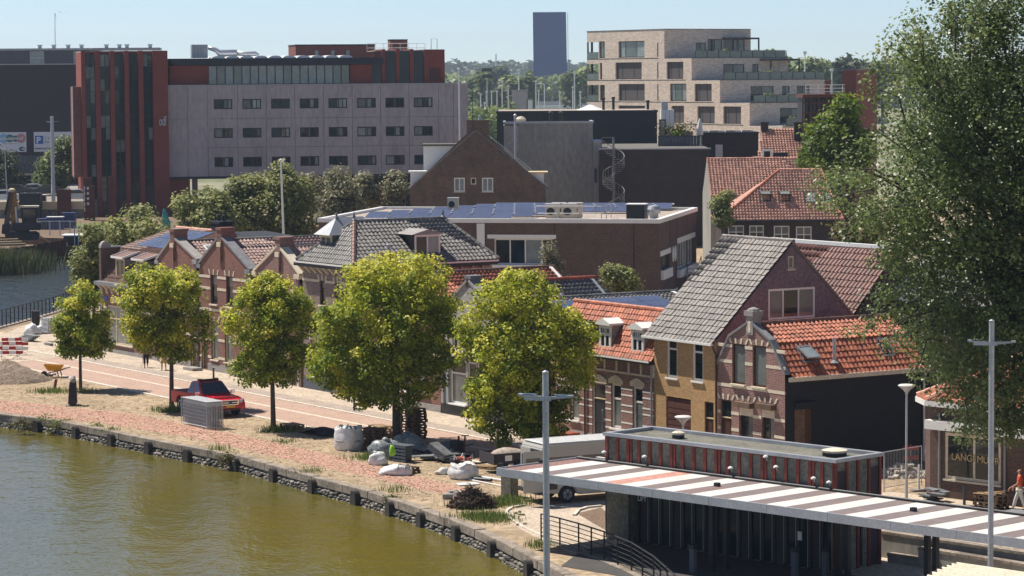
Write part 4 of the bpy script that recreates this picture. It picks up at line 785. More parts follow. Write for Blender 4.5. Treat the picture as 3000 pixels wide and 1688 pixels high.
for z in (up[0][2]-0.12,up[0][3]-0.85,up[0][3]-0.12,2.5,1.75,1.1):band(H,Pl('f',0),0.05,W,z,0.14,M['cream_stone'],up+lo+[dr],0.015)
plinth(H,W,M['grey_stone'],0.35,[dr])
for p,q in (((2.75,0,6.72),(4.12,0,6.02)),((4.1,0,6.05),(W+0.05,0,4.6)),((0.98,0,6.05),(2.35,0,6.72)),((0.0,0,4.62),(0.98,0,6.05))):coping(H,p,q,M['lead'],0.32,0.1)
mb=MB();mb.box(2.3,2.8,-0.06,0.42,6.2,7.05);mb.box(2.22,2.88,-0.12,0.5,7.05,7.28);mb.lathe((2.55,0.19,7.26),[(0.3,0),(0.26,0.1),(0.05,0.18)],8);mb.obj('finial',M['grey_stone'],H);MB().box(2.45,2.65,-0.075,-0.055,6.3,6.8).obj('corbel_stone',M['cream_stone'],H)
y1,zt=h.uvx(2328,1196,W);y2,_=h.uvx(2380,1196,W);wr=(y1,y2,0.4,h.uvx(2328,1200,W)[1])
wall_mb(MB(),Pl('r',W),[(0.0,0),(D,0),(D,ze),(0.0,ze)],[wr]).obj('side_wall',M['black_render'],H);wall_mb(MB(),Pl('b',D),[(0,0),(W,0),(W,ze),(4.0,5.85),(2.55,6.6),(1.0,5.85),(0,ze)]).obj('wall',M['pink_brick'],H);wall_mb(MB(),Pl('l',0),[(0,0),(D,0),(D,ze),(0,ze)]).obj('wall',M['pink_brick'],H)
mb=MB();Pl('r',W).box(mb,wr[0],wr[1]-0.35,wr[2],wr[3],0.06,0.09);mb.obj('board',M['old_wood'],H);mb=MB();Pl('r',W).box(mb,wr[0],wr[1]+0.1,wr[3],wr[3]+0.3,-0.2,0.02);mb.obj('shutter_box',M['black_render'],H);mb=MB();Pl('r',W).box(mb,wr[1]-0.34,wr[1],wr[2],wr[3],0.04,0.08);mb.obj('window_edge',M['brown_frame'],H)
Ua=Vector((3.98-(W+0.12),0,5.85-ze));Ub=Vector((2.55-3.98,0,6.58-5.85))
tiles(H,h,(W+0.12,0.3,ze),(0,1,0),Ua,[(0,0),(D-0.25,0),(D-0.25,Ua.length),(0,Ua.length)],'tile_orange',w=0.25,l=0.31);tiles(H,h,(3.98,0.3,5.88),(0,1,0),Ub,[(0,0),(D-0.25,0),(D-0.25,Ub.length),(0,Ub.length)],'tile_orange',w=0.25,l=0.31,limit=200)
gable_roof_thick(H,[(2.55,0.3,6.58),(0,0.3,ze),(0,D,ze),(2.55,D,6.58)],0.1,M['tile_orange'],'rear_roof');ridge(H,(2.55,0.45,6.66),(2.55,D,6.66),'tile_brown',0.13,0.38)
gutter(H,(W+0.2,0.1,ze-0.06),(W+0.2,D+0.15,ze-0.06),M['cream_stone'],0.14,0.2);MB().tube([(W+0.16,D,ze-0.2),(W+0.08,D-0.05,ze-0.5),(W+0.08,D-0.05,0.1)],0.05,8).obj('downpipe',M['white_paint'],H)
skylight(H,h,(W+0.12,0.3,ze),(0,1,0),Ua,1.0,0.72,0.78,0.95,M['lead'],M['pale_glass'],open_=0.35);skylight(H,h,(W+0.12,0.3,ze),(0,1,0),Ua,5.6,0.75,0.72,1.0,M['lead'],M['glass'])
q=Vector((W+0.12,0.3,ze))+Vector((0,2.75,0))+Ua.normalized()*0.65;MB().tube([q,q+Vector((0,0,1.15))],0.085,10).obj('flue_pipe',M['galvanised'],H);MB().lathe(q+Vector((0,0,0.02)),[(0.3,0),(0.12,0.12)],10).obj('flue_flashing',M['lead'],H)
# ---- restaurant on the corner, to the right
R_=Fr(gp(2724,1452)[:2],43.0);h=R_;H=house('corner_restaurant',h,'dark brick corner restaurant with gold lettered window and orange tiled roof under the tree','restaurant')
win=wpx(h,2768,1266,2932,1402);top=h.uv(2724,1180)[1];Wd,D=12.0,9.0;f0=-0.9
mb=MB();wall_mb(mb,Pl('f',0),[(0,0),(Wd,0),(Wd,top),(0,top)],[win]);wall_mb(mb,Pl('b',D),[(f0,0),(Wd,0),(Wd,top),(f0,top)])
mb.poly([(0,0,0),(f0,0.8,0),(f0,0.8,top),(0,0,top)]);mb.poly([(f0,0.8,0),(f0,D,0),(f0,D,top),(f0,0.8,top)]);mb.obj('wall',M['brown_brick'],H)
wobj=window(H,Pl('f',0),win,M['cream_stone'],M['glass'],vbars=(0.52,),fw=0.14,rec=0.03,sill=0.06)
mb=MB();Pl('f',0).box(mb,win[0]-0.75,Wd,win[3]+0.12,win[3]+0.5,-0.45,0.0);mb.obj('sun_canopy',M['white_paint'],H);MB().tube([(0.55,-0.06,0.1),(0.55,-0.06,top-0.4)],0.05,8).obj('downpipe',M['grey_paint'],H);x2=win[1]+0.25;MB().tube([(x2,-0.06,0.1),(x2,-0.06,top-0.6)],0.05,8).obj('downpipe',M['grey_paint'],H)
mb=MB();e=0.35;g_=[(Wd,-e),(0.1,-e),(f0-e,0.7),(f0-e,D)]
for p,q in zip(g_[:-1],g_[1:]):mb.beam((p[0],p[1],top+0.02),(q[0],q[1],top+0.02),0.2,0.22)
mb.obj('gutter',M['white_paint'],H)
ap=(4.6,4.5,top+3.0);Pn=[Vector((Wd,-e,top+0.1)),Vector((0.1,-e,top+0.1)),Vector((f0-e,0.7,top+0.1)),Vector((f0-e,D,top+0.1))];apv=Vector(ap)
def tri_tiles(par,h,P,Q,A3,mk,**k):
 A=(Q-P).normalized();t=(A3-P).dot(A);U=(A3-P)-A*t;tiles(par,h,P,A,U,[(0,0),((Q-P).length,0),(t,U.length)],mk,**k)
tri_tiles(H,h,Pn[1],Pn[0],Vector((6.0,4.5,top+3.0)),'tile_orange',w=0.26,l=0.33,limit=200);tri_tiles(H,h,Pn[2],Pn[1],apv,'tile_orange',w=0.26,l=0.33,limit=100);gable_roof_thick(H,[Pn[2],apv,Pn[3]],0.08,M['tile_orange'],'side_roof')
ridge(H,Pn[1]+Vector((0,0,0.06)),apv,'tile_salmon',0.17,0.4);ridge(H,Pn[2]+Vector((0,0,0.06)),apv,'tile_salmon',0.15,0.4)
def text(par,s,size,p,m,rz_=0.0,name='lettering',ext=0.006,rx=math.pi/2,align='LEFT',bold=0.0):
 cu=bpy.data.curves.new(name,'FONT');cu.body=s;cu.size=size;cu.extrude=ext;cu.offset=bold;cu.align_x=align;cu.materials.append(m);t=bpy.data.objects.new(name,cu);me=None
 COL.objects.link(t);dg=bpy.context.evaluated_depsgraph_get();me=bpy.data.meshes.new_from_object(t.evaluated_get(dg));bpy.data.objects.remove(t)
 o=link(bpy.data.objects.new(name,me),par);o.location=p;o.rotation_euler=(rx,0,rz_)
 if not me.materials:me.materials.append(m)
 return o
M['gold']=pmat('gold',(0.55,0.40,0.16),0.5,var=0.1)
lx,lz=h.uv(2787,1345);text(H,'LANGE',0.42,(lx,-0.004,lz-0.02),M['gold']);lx2,lz2=h.uv(2862,1352);text(H,'MUUR',0.42,(lx2,-0.004,lz-0.02),M['gold'])
# ------------------------------------------------------------------ buildings behind the terrace
def bx(par,name,m,*a,**k):return MB().box(*a).obj(name,m,par,**k)
def panes_grid(par,pl,x0,x1,z0,z1,nx,nz,gms,fm,fw=0.08,rec=0.05,name='window',seed=1):
 r=random.Random(seed);mb=MB()
 for i in range(nx+1):x=x0+(x1-x0)*i/nx;pl.box(mb,x-fw/2,x+fw/2,z0,z1,rec-0.03,rec+0.05)
 for j in range(nz+1):z=z0+(z1-z0)*j/nz;pl.box(mb,x0-fw/2,x1+fw/2,z-fw/2,z+fw/2,rec-0.026,rec+0.046)
 w=mb.obj(name,fm,par)
 for i in range(nx):
  for j in range(nz):g=MB();pl.box(g,x0+(x1-x0)*i/nx+fw/2,x0+(x1-x0)*(i+1)/nx-fw/2,z0+(z1-z0)*j/nz+fw/2,z0+(z1-z0)*(j+1)/nz-fw/2,rec,rec+0.03);g.obj('pane',r.choice(gms),w)
 return w
# ---- flat roofed school with solar panels
h=SCH=Fr((11.11,218.75),78);H=house('flat_roofed_school',h,'long brown brick school building with flat roof, white roof edge and rows of solar panels','school')
X0,D,Z=-26.6,19.5,6.75
win=wpx(h,1452,712,1622,775);win=(-12.75,-8.2,3.55,5.55);w2=(-23.5,-20.0,3.55,5.55);w3=(-18.6,-16.4,3.55,5.55)
mb=MB();wall_mb(mb,Pl('f',0),[(X0,0),(0,0),(0,Z),(X0,Z)],[win,w2,w3],0.3)
rw=[(1.1,5.2,3.1,4.2),(9.2,18.0,2.6,4.7)]
wall_mb(mb,Pl('r',0),[(0,0),(D,0),(D,Z),(0,Z)],rw,0.3);wall_mb(mb,Pl('b',D),[(X0,0),(0,0),(0,Z),(X0,Z)]);wall_mb(mb,Pl('l',X0),[(0,0),(D,0),(D,Z),(0,Z)]);mb.obj('wall',M['brown_brick'],H)
window(H,Pl('f',0),win,M['white_paint'],[M['glass'],M['dark_glass'],M['pale_glass'],M['glass']],vbars=(0.27,0.53,0.82),fw=0.12,rec=0.2);window(H,Pl('f',0),w2,M['white_paint'],M['glass'],nv=3,fw=0.12,rec=0.2);window(H,Pl('f',0),w3,M['white_paint'],M['glass'],nv=2,fw=0.12,rec=0.2)
for r in (win,w2,w3):bx(H,'lintel',M['white_paint'],r[0]-0.5,r[1]+0.3,-0.05,0.15,r[3],r[3]+0.3);bx(H,'sill',M['white_paint'],r[0]-0.4,r[1]+0.3,-0.12,0.2,r[2]-0.4,r[2])
window(H,Pl('r',0),rw[0],M['brown_frame'],[M['glass'],M['curtain_glass']],nv=2,fw=0.1,rec=0.25);bx(H,'lintel',M['white_paint'],-0.1,0.06,0.6,5.6,4.2,4.6);bx(H,'sill',M['white_paint'],-0.1,0.25,0.9,5.4,2.4,3.1)
window(H,Pl('r',0),rw[1],M['white_paint'],[M['curtain_glass'],M['glass'],M['pale_glass']],nv=6,fw=0.12,rec=0.2);bx(H,'lintel',M['white_paint'],-0.1,0.06,9.0,18.6,4.7,5.1);bx(H,'sill',M['white_paint'],-0.1,0.3,9.0,18.6,2.0,2.6)
for y in (6.9,8.0):
 mb=MB();mb.prism([(0.003,y+0.42*math.cos(t),4.0+0.62*math.sin(t)) for t in np.linspace(0,2*math.pi,16,endpoint=False)],(0.06,0,0));mb.obj('oval_plaque',M['white_paint'],H)
for x in (-8.0,-1.9,-17):bx(H,'joint',M['dark_brick'],x-0.06,x+0.06,-0.012,0.05,0,Z)
for y in (5.6,8.9,14.2):bx(H,'joint',M['dark_brick'],-0.05,0.012,y-0.1,y+0.1,0,Z)
bx(H,'drain_box',M['white_paint'],-14.05,-13.45,-0.15,0.0,4.9,6.7);bx(H,'vent_grille',M['white_paint'],-6.2,-5.6,-0.06,0.0,1.6,2.1);bx(H,'base_band',M['white_paint'],-0.1,0.08,0.5,9.0,0.9,1.25)
mb=MB();mb.box(X0-0.1,0.12,-0.12,0.3,Z,Z+0.32);mb.box(-0.3,0.12,0.3,D,Z,Z+0.32);mb.box(X0-0.1,X0+0.3,0.3,D,Z,Z+0.32);mb.box(X0+0.3,-0.3,D-0.4,D,Z,Z+0.32);mb.obj('roof_edge',M['white_paint'],H)
bx(H,'flat_roof',M['grit_roof'],X0+0.3,-0.3,0.3,D-0.4,Z-0.2,Z+0.12)
tl=math.radians(12);sm=MB().obox((0,0,0),(1,0,0),(0,math.cos(tl),math.sin(tl)),(0,-math.sin(tl),math.cos(tl)),0.80,0.95,0.02).mesh('solar_panel',M['solar'])
clm=MB().box(-0.05,0.05,-0.3,0.3,-0.06,0.05).mesh('panel_clamp',M['white_paint'])
for j,y in enumerate((2.2,4.9,7.6,10.3,13.0,15.7,18.2)):
 xa,xb=(-22.5+1.1*j,-11.0 if j< 2 else -9.8 if j< 4 else (-3.2 if j< 6 else -1.0))
 x=xa
 while x< xb:
  if not (j==3 and -18< x<-14.5):inst(sm,'solar_panel',H,Matrix.Translation((x,y,Z+0.48)));inst(clm,'panel_clamp',H,Matrix.Translation((x+0.83,y+0.5,Z+0.62)))
  x+=1.66
def on_roof(hh,x,y,z):return hh.w(x,y,z)
def ac_unit(p,rz,label,group=None):
 t=thing('air_conditioner',label,'air conditioner',p,rz,group);bx(t,'body',M['cream_stone'],-0.7,0.7,-0.3,0.3,0.15,1.75,bevel=0.03);mb=MB();mb.tube([(-0.15,-0.31,0.95),(-0.15,-0.33,0.95)],0.42,16);mb.obj('fan',M['dark_frame'],t);bx(t,'top',M['white_paint'],-0.74,0.74,-0.34,0.34,1.75,1.82);bx(t,'foot',M['galvanised'],-0.6,0.6,-0.25,0.25,0.0,0.15);return t
zr=Z+0.12
XA=lambda u,y:h.uv(u,625,y)[0]
for x,y,lb in ((XA(1619,2.6),2.6,'left white air conditioning unit in front on the school roof behind the railing'),(XA(1668,2.6),2.6,'right white air conditioning unit in front on the school roof behind the railing'),(XA(1638,4.6),4.6,'left white air conditioning unit of the rear pair on the school roof'),(XA(1686,4.6),4.6,'right white air conditioning unit of the rear pair on the school roof')):ac_unit(h.w(x,y,zr),h.rz,lb,'air conditioners on the school roof').scale=(0.76,0.76,0.68)
ac_unit(h.w(h.uv(1328,615,9)[0],9,zr+0.3),h.rz,'single pale air conditioning unit among the solar panels of the school roof').scale=(0.62,0.62,0.62)
t=thing('roof_railing','grey tube guard rail around the air conditioners on the school roof','railing',h.w(XA(1664,1.3),1.3,zr),h.rz)
for z in (0.55,1.1):mb=MB();mb.tube([(-2.5,0,z),(2.6,0,z),(2.6,4.2,z)],0.035,6);mb.obj('rail',M['galvanised'],t)
for x,y in ((-2.5,0),(-0.8,0),(0.9,0),(2.6,0),(2.6,2.1),(2.6,4.2)):MB().tube([(x,y,0),(x,y,1.1)],0.035,6).obj('post',M['galvanised'],t)
t=thing('ventilation_box','black ribbed ventilation box near the front edge of the school roof','ventilation box',h.w(XA(1866,1.3),1.3,zr),h.rz);bx(t,'body',M['black_metal_wall'],-0.7,0.7,-0.7,0.7,0,1.25);bx(t,'lid',M['white_paint'],-0.75,0.75,-0.75,0.75,1.25,1.32)
for k in range(7):bx(t,'rib',M['black_iron'],-0.68+k*0.21,-0.62+k*0.21,-0.73,-0.7,0.05,1.2)
for x,y,s,lb in ((-1.2,5.2,1.0,'larger grey mushroom vent on the school roof beside the black box'),(-1.6,3.2,0.8,'smaller grey mushroom vent on the school roof beside the black box')):
 t=thing('roof_vent',lb,'roof vent',h.w(x,y,zr),h.rz,'mushroom vents on the school roof');MB().lathe((0,0,0),[(0.35*s,0),(0.35*s,0.4*s)],12).obj('neck',M['zinc'],t);MB().lathe((0,0,0.4*s),[(0.5*s,0),(0.55*s,0.3*s),(0.42*s,0.55*s),(0.1*s,0.62*s)],14).obj('hood',M['zinc'],t)
t=thing('steel_staircase','grey steel escape stair against the school side wall','staircase',h.w(0.1,10.6),h.rz)
for y in (0,1.0):MB().beam((0.2+y*0.9,2.0,2.6),(1.0+y*0.9,-3.6,0.0),0.08,0.24).obj('stringer',M['grey_paint'],t)
for k in range(10):MB().box(0.25+0.075*k,1.15+0.075*k,1.8-0.56*k,2.1-0.56*k,2.45-0.26*k,2.5-0.26*k).obj('tread',M['galvanised'],t)
for k in range(5):MB().tube([(1.3,2.0-1.2*k,2.6-0.55*k),(1.3,2.0-1.2*k,3.5-0.55*k)],0.03,6).obj('post',M['grey_paint'],t)
MB().tube([(1.3,2.0,3.5),(1.3,-2.8,1.3)],0.035,6).obj('handrail',M['grey_paint'],t)
# ---- big brick gable
h=Fr((-10.15,290),90);H=house('brick_gable_house',h,'big weathered brown brick gable house with two small pale windows behind the school');W=13.6;a=6.65
_,za=h.uv(1392,380);_,ze=h.uv(1200,552);wn_=[wpx(h,1330,521,1362,562),wpx(h,1412,521,1445,562)];ws=wpx(h,1379,521,1395,541)
wall_mb(MB(),Pl('f',0),[(0,0),(W,0),(W,ze),(a+0.5,za),(a-0.5,za),(0,ze)],wn_+[ws]).obj('wall',M['gable_brick'],H);mb=MB();wall_mb(mb,Pl('r',W),[(0,0),(9,0),(9,ze),(0,ze)]);wall_mb(mb,Pl('l',0),[(0,0),(9,0),(9,ze),(0,ze)]);wall_mb(mb,Pl('b',9),[(0,0),(W,0),(W,ze),(a,za),(0,ze)]);mb.obj('wall',M['gable_brick'],H)
for r in wn_:window(H,Pl('f',0),r,M['white_paint'],M['pale_glass'],nv=2,fw=0.12,rec=0.04,sill=0.06)
window(H,Pl('f',0),ws,M['cream_stone'],M['glass'],fw=0.1,rec=0.03)
gable_roof_thick(H,[(a,-0.05,za+0.05),(W+0.3,-0.05,ze-0.1),(W+0.3,9,ze-0.1),(a,9,za+0.05)],0.14,M['tile_dark']);gable_roof_thick(H,[(a,-0.05,za+0.05),(-0.3,-0.05,ze-0.1),(-0.3,9,ze-0.1),(a,9,za+0.05)],0.14,M['tile_dark'])
sl=Vector((W+0.3-a,0,ze-za-0.15));Us=-sl.normalized();Ns=Us.cross(Vector((0,1,0)));Ns=Ns if Ns.z> 0 else -Ns
t=MB()
for k in range(15):q=Vector((a,0.5,za+0.05))+sl*(0.06+k*0.045)+Ns*0.35;t.obox(q,Us,(0,1,0),Ns,0.04,0.35,0.03)
for y in (0.2,0.8):t.beam(Vector((a,y,za+0.05))+Ns*0.33,Vector((a,y,za+0.05))+sl*0.75+Ns*0.33,0.05,0.06)
t.obj('roof_ladder',M['galvanised'],H)
x0,zt=h.uv(1367,352);x1,_=h.uv(1432,352);chimney(H,x0,x1,0.02,1.2,za-0.9,zt,M['gable_brick']);MB().lathe(((x0+x1)/2+0.2,0.6,zt),[(0.16,0),(0.12,0.25),(0.15,0.4),(0.1,0.5)],8).obj('chimney_pot',M['galvanised'],H)
x0,z1=h.uv(1540,508);x1,z0=h.uv(1600,552);d=MB();d.box(x0+0.3,x1-0.25,0.6,3.0,z0-0.2,z1);DM=d.obj('dormer',M['white_paint'],H);bx(DM,'dormer_roof',M['cream_paint'],x0-0.3,x1+0.2,0.3,3.3,z1,z1+0.12);window(DM,Pl('r',x1-0.26),(1.0,2.6,z0+0.1,z1-0.1),M['white_paint'],M['pale_glass'],nv=2,fw=0.1,rec=-0.05)
x0,z1=h.uv(1236,432);x1,z0=h.uv(1330,500);bx(H,'side_extension',M['white_paint'],x0,x1+1,5.0,8.6,4.0,z1);bx(H,'flat_roof',M['bitumen'],x0-0.15,x1+1.5,4.8,8.8,z1,z1+0.2);x0,z1=h.uv(1200,508);bx(H,'dormer',M['white_paint'],x0,x0+1.5,2.0,4.0,z1-1.2,z1);bx(H,'dormer_roof',M['white_paint'],x0-0.2,x0+1.6,1.8,4.2,z1,z1+0.15)
# ---- grey concrete block with pale tiled corner, and its white annex
h=Fr((-0.75,305),90);H=house('grey_rendered_block',h,'windowless grey rendered block with white tiled corner behind the brick gable','building');_,zt=h.uv(1600,362);x1,_=h.uv(1722,400);x2,_=h.uv(1737,400)
bx(H,'wall',M['grey_concrete'],1.55,x1,0,7,0,zt);mb=MB();mb.box(x1,x2,-0.02,7.02,0,zt+0.02);mb.obj('corner_strip',M['grey_stone'],H);bx(H,'tiled_corner',M['white_brick'],0.0,1.55,-0.03,7.0,zt-3.0,zt-0.2)
mb=MB()
for k in range(6):mb.box(0.02+k*0.26,0.04+k*0.26,-0.05,-0.03,zt-2.95,zt-0.25)
for k in range(11):mb.box(0.0,1.5,-0.048,-0.03,zt-2.95+k*0.26,zt-2.93+k*0.26)
mb.obj('tile_joints',M['grey_stone'],H);mb=MB();mb.box(-0.05,x2+0.1,-0.12,0.2,zt,zt+0.22);mb.box(-0.05,0.2,0.2,7.1,zt,zt+0.22);mb.box(x2-0.2,x2+0.1,0.2,7.1,zt,zt+0.22);mb.obj('roof_edge',M['zinc'],H);bx(H,'flat_roof',M['grit_roof'],0.2,x2-0.2,0.2,7.1,zt-0.1,zt+0.1);bx(H,'lower_block',M['grey_concrete'],0.0,1.54,0.02,7,0,zt-3.0)
for u in (1614,1645):x,_=h.uv(u,350);MB().lathe((x,2,zt),[(0.2,0),(0.17,0.2),(0.17,1.0),(0.27,1.05),(0.27,1.15),(0.1,1.25)],10).obj('vent_pipe',M['dark_frame'],H)
x,_=h.uv(1526,350);MB().lathe((x,1.5,zt+0.2),[(0.5,0),(0.55,0.25),(0.3,0.5),(0.05,0.55)],12).obj('roof_vent',M['cream_stone'],H)
x,z=h.uv(1509,330);t=thing('mast_pole','tall grey steel flue pole in front of the white tiled corner','pole',h.w(x,-3.0),0);MB().tube([(0,0,0),(0,0,z-0.35)],0.13,10).obj('pole',M['galvanised'],t);MB().lathe((0,0,z-0.35),[(0.17,0),(0.17,0.15),(0.05,0.25)],10).obj('cap',M['galvanised'],t)
x0,zt2=h.uv(1737,418);x1,_=h.uv(1761,418);t=house('white_annex',h,'narrow white rendered annex between the grey block and the spiral stair','building');bx(t,'wall',M['white_brick'],x2+0.02,x1,-0.6,6,0,zt2);bx(t,'roof_edge',M['zinc'],x2+0.02,x1+0.1,-0.7,6,zt2,zt2+0.2)
r0=wpx(h,1740,492,1750,538,-0.6);r1_=wpx(h,1752,486,1760,532,-0.6)
for r in (r0,r1_):window(t,Pl('f',-0.6),r,M['grey_paint'],M['glass'],fw=0.06,rec=-0.06)
# ---- black volumes and terrace
h=Fr((-1.6,332),90);H=house('black_clad_block',h,'large windowless black metal clad block behind the grey rendered block','building');x1,zt=h.uv(1925,328)
bx(H,'wall',M['black_metal_wall'],0,x1,0,14,0,zt);bx(H,'roof_edge',M['dark_frame'],-0.1,x1+0.1,-0.1,14.1,zt,zt+0.2);bx(H,'flat_roof',M['grit_roof'],0.2,x1-0.2,0.3,13.8,zt+0.16,zt+0.22)
for k in range(1,16):bx(H,'cladding_joint',M['black_iron'],x1*k/16-0.015,x1*k/16+0.015,-0.02,0.0,0.0,zt)
for u,v,s in ((1768,305,1.2),(1797,302,1.3),(1898,306,0.9)):x,z=h.uv(u,v,5);MB().lathe((x,5,zt+0.2),[(0.16,0),(0.16,s),(0.24,s),(0.2,s+0.2)],8).obj('vent_pipe',M['dark_frame'],H)
x,_=h.uv(1730,310,6);MB().lathe((x,6,zt+0.2),[(1.7,0),(1.0,0.25),(0.2,0.6)],12).obj('skylight_dome',M['white_paint'],H)
h=Fr((9.2,303),90);H=house('dark_brick_block',h,'large blind dark brick block below the roof terrace beside the spiral stair','building');x1,zt=h.uv(2080,437);xt,_=h.uv(1930,437)
bx(H,'wall',M['dark_brick'],0,x1,0,24,0,zt);bx(H,'roof_edge',M['zinc'],-0.05,x1+0.1,-0.08,0.3,zt,zt+0.12);bx(H,'flat_roof',M['bitumen'],0.1,x1,0.3,23,zt,zt+0.08)
xa,za=h.uv(1928,400,10);xb,zb=h.uv(2058,400,10);mb=MB()
for k in range(int((xb-xa)/0.16)):mb.box(xa+k*0.16,xa+k*0.16+0.13,10,10.05,zt,za)
for a_ in range(0):pass
par_=thing('terrace_parapet','dark grey boarded parapet of the roof terrace','parapet',h.w(0,0),h.rz);nb=int((xb-xa)/0.32)
pbm=MB().box(0,0.3,0,0.06,0,za-zt-0.05).mesh('board',M['blue_grey'])
for k in range(nb):inst(pbm,'board',par_,Matrix.Translation((xa+k*0.32,10,zt+0.08)))
bx(par_,'rail',M['dark_frame'],xa,xb,9.96,10.1,za,za+0.08);bx(par_,'side_boards',M['blue_grey'],xb-0.06,xb,10.1,18,zt+0.08,za)
x,_=h.uv(2060,398,10);
t=thing('closed_parasol','closed white parasol on the roof terrace','parasol',h.w(h.uv(2050,398,11)[0],11,zt+0.08),0);zb_=h.uv(2050,398,11)[1]-zt;zt_=h.uv(2050,349,11)[1]-zt;MB().tube([(0,0,0),(0,0,zt_-0.1)],0.04,8).obj('pole',M['alu'],t);MB().lathe((0,0,zb_),[(0.34,0),(0.4,0.15),(0.27,(zt_-zb_)*0.55),(0.08,zt_-zb_-0.1),(0.02,zt_-zb_)],12).obj('canopy',M['white_paint'],t,smooth=True);MB().lathe((0,0,0),[(0.35,0),(0.35,0.08)],10).obj('base',M['grey_stone'],t)
xg,zg=h.uv(1931,350,11);xg2,_=h.uv(1951,350,11);t=thing('glass_screen','dark framed glass wind screen on the roof terrace','screen',h.w(0,0),h.rz);mb=MB();mb.box(xg,xg+0.12,11,11.1,zt,zg);mb.box(xg2-0.12,xg2,11,11.1,zt,zg);mb.box(xg+0.12,xg2-0.12,11,11.1,zg-0.12,zg);mb.obj('frame',M['dark_frame'],t);bx(t,'pane',M['pale_glass'],xg+0.12,xg2-0.12,11.03,11.07,zt+0.1,zg-0.12)
xc,zc=h.uv(1937,322,14);xc2,_=h.uv(1975,322,14);t=thing('roof_cabinet','white ventilation cabinet with a grey cube on top standing on the roof terrace','cabinet',h.w(0,0),h.rz);bx(t,'cabinet',M['white_paint'],xc,xc2,14,16,zt,zc);bx(t,'duct',M['galvanised'],xc+0.05,xc+0.75,14.2,15.5,zc,h.uv(1950,298,14)[1])
for k in (0.33,0.66):bx(t,'joint',M['grey_stone'],xc+(xc2-xc)*k-0.015,xc+(xc2-xc)*k+0.015,13.985,14.0,zt,zc-0.1)
# spiral staircase
x,z=h.uv(1797,402,-2.2);t=thing('spiral_staircase','grey steel spiral escape stair against the dark brick block','staircase',h.w(x,-2.2),0);MB().tube([(0,0,0),(0,0,z)],0.12,10).obj('pole',M['lead'],t)
st=MB().prism([(0,-0.05,0),(1.15,-0.17,0),(1.15,0.17,0),(0,0.05,0)],(0,0,0.05)).mesh('tread',M['lead'])
nst=40;ztop=z-1.15;hp=[];pw_=[]
for k in range(nst):
 an=math.radians(160-k*20.0);zz=ztop-0.2*k-0.2
 if zz< 0:break
 inst(st,'tread',t,Matrix.Translation((0,0,zz))@ Matrix.Rotation(an,4,'Z'));q=Vector((1.13*math.cos(an),1.13*math.sin(an),zz));hp.append(q+Vector((0,0,1.0)))
 MB().tube([q,q+Vector((0,0,1.0))],0.018,5).obj('baluster',M['lead'],t)
MB().tube(hp,0.04,6).obj('handrail',M['lead'],t)
mb=MB();mb.box(-1.25,0,-0.6,0.6,ztop-0.08,ztop);mb.obj('landing',M['lead'],t);mb=MB()
for x_ in (-1.25,-0.02):mb.box(x_-0.04,x_+0.04,-0.62,-0.56,ztop,ztop+1.15)
mb.box(-1.29,0.02,-0.62,-0.56,ztop+1.08,ztop+1.16);mb.obj('railing',M['lead'],t)
# ---- low brown block right of the terrace
h=Fr((19.6,318),90);H=house('low_brown_block',h,'low plain brown brick block between the roof terrace and the red tiled roofs','building');x0,zt=h.uv(2058,392);x1,_=h.uv(2222,392)
bx(H,'wall',M['dark_brick'],x0,x1,0,9,0,zt);bx(H,'roof_edge',M['dark_frame'],x0,x1+0.1,-0.08,9,zt,zt+0.14);r=wpx(h,2077,424,2117,465);bx(H,'door_frame',M['dark_frame'],r[0]-0.15,r[1]+0.15,-0.06,0.0,r[2],r[3]+0.15);bx(H,'door_leaf',M['white_paint'],r[0]+0.7,r[1],-0.09,-0.06,r[2],r[3])
for k in range(3):bx(H,'roof_hatch',M['cream_stone'],x0+0.8+k*1.8,x0+1.8+k*1.8,1,2,zt+0.14,zt+0.35)
# ---- red tiled houses to the right
def px_roof(h,uL,uR,vr,ve,dep,W):pass
h=Fr(gp(2105,648,6.1)[:2],90);H=house('hipped_red_house',h,'brown brick house with a big orange hipped roof, open roof windows and white window frames');A0=Vector((0,0,0));D=10.0;ze=6.1
xr0,zr0=h.uv(2283,500,5.0);xr1,_=h.uv(2405,500,5.0);xe,_=h.uv(2470,650,0);rzz=zr0
Uf=Vector((0,5.0,rzz-ze));tiles(H,h,(0,0,ze),(1,0,0),Uf,[(0,0),(xe,0),(xr1,Uf.length),(xr0,Uf.length)],'tile_salmon',w=0.26,l=0.36,limit=0)
gable_roof_thick(H,[(0,0,ze),(xr0,5,rzz),(0,D,ze)],0.1,M['tile_salmon']);gable_roof_thick(H,[(xe,0,ze),(xr1,5,rzz),(xe,D,ze)],0.1,M['tile_salmon']);gable_roof_thick(H,[(0,D,ze),(xr0,5,rzz),(xr1,5,rzz),(xe,D,ze)],0.1,M['tile_salmon'])
ridge(H,(0,0,ze+0.06),(xr0,5,rzz+0.06),'tile_orange',0.14);ridge(H,(xr0,5,rzz+0.05),(xr1,5,rzz+0.05),'tile_salmon',0.14);ridge(H,(xe,0,ze+0.06),(xr1,5,rzz+0.06),'tile_orange',0.14)
wn_=[wpx(h,2133,661,2180,700,0.5),wpx(h,2267,662,2313,712,0.5),wpx(h,2332,664,2378,712,0.5),wpx(h,2407,665,2450,712,0.5),wpx(h,2467,665,2500,712,0.5),wpx(h,2195,661,2238,700,0.5)];wn_=[(q[0],q[1],q[2],min(q[3],ze-0.25)) for q in wn_]
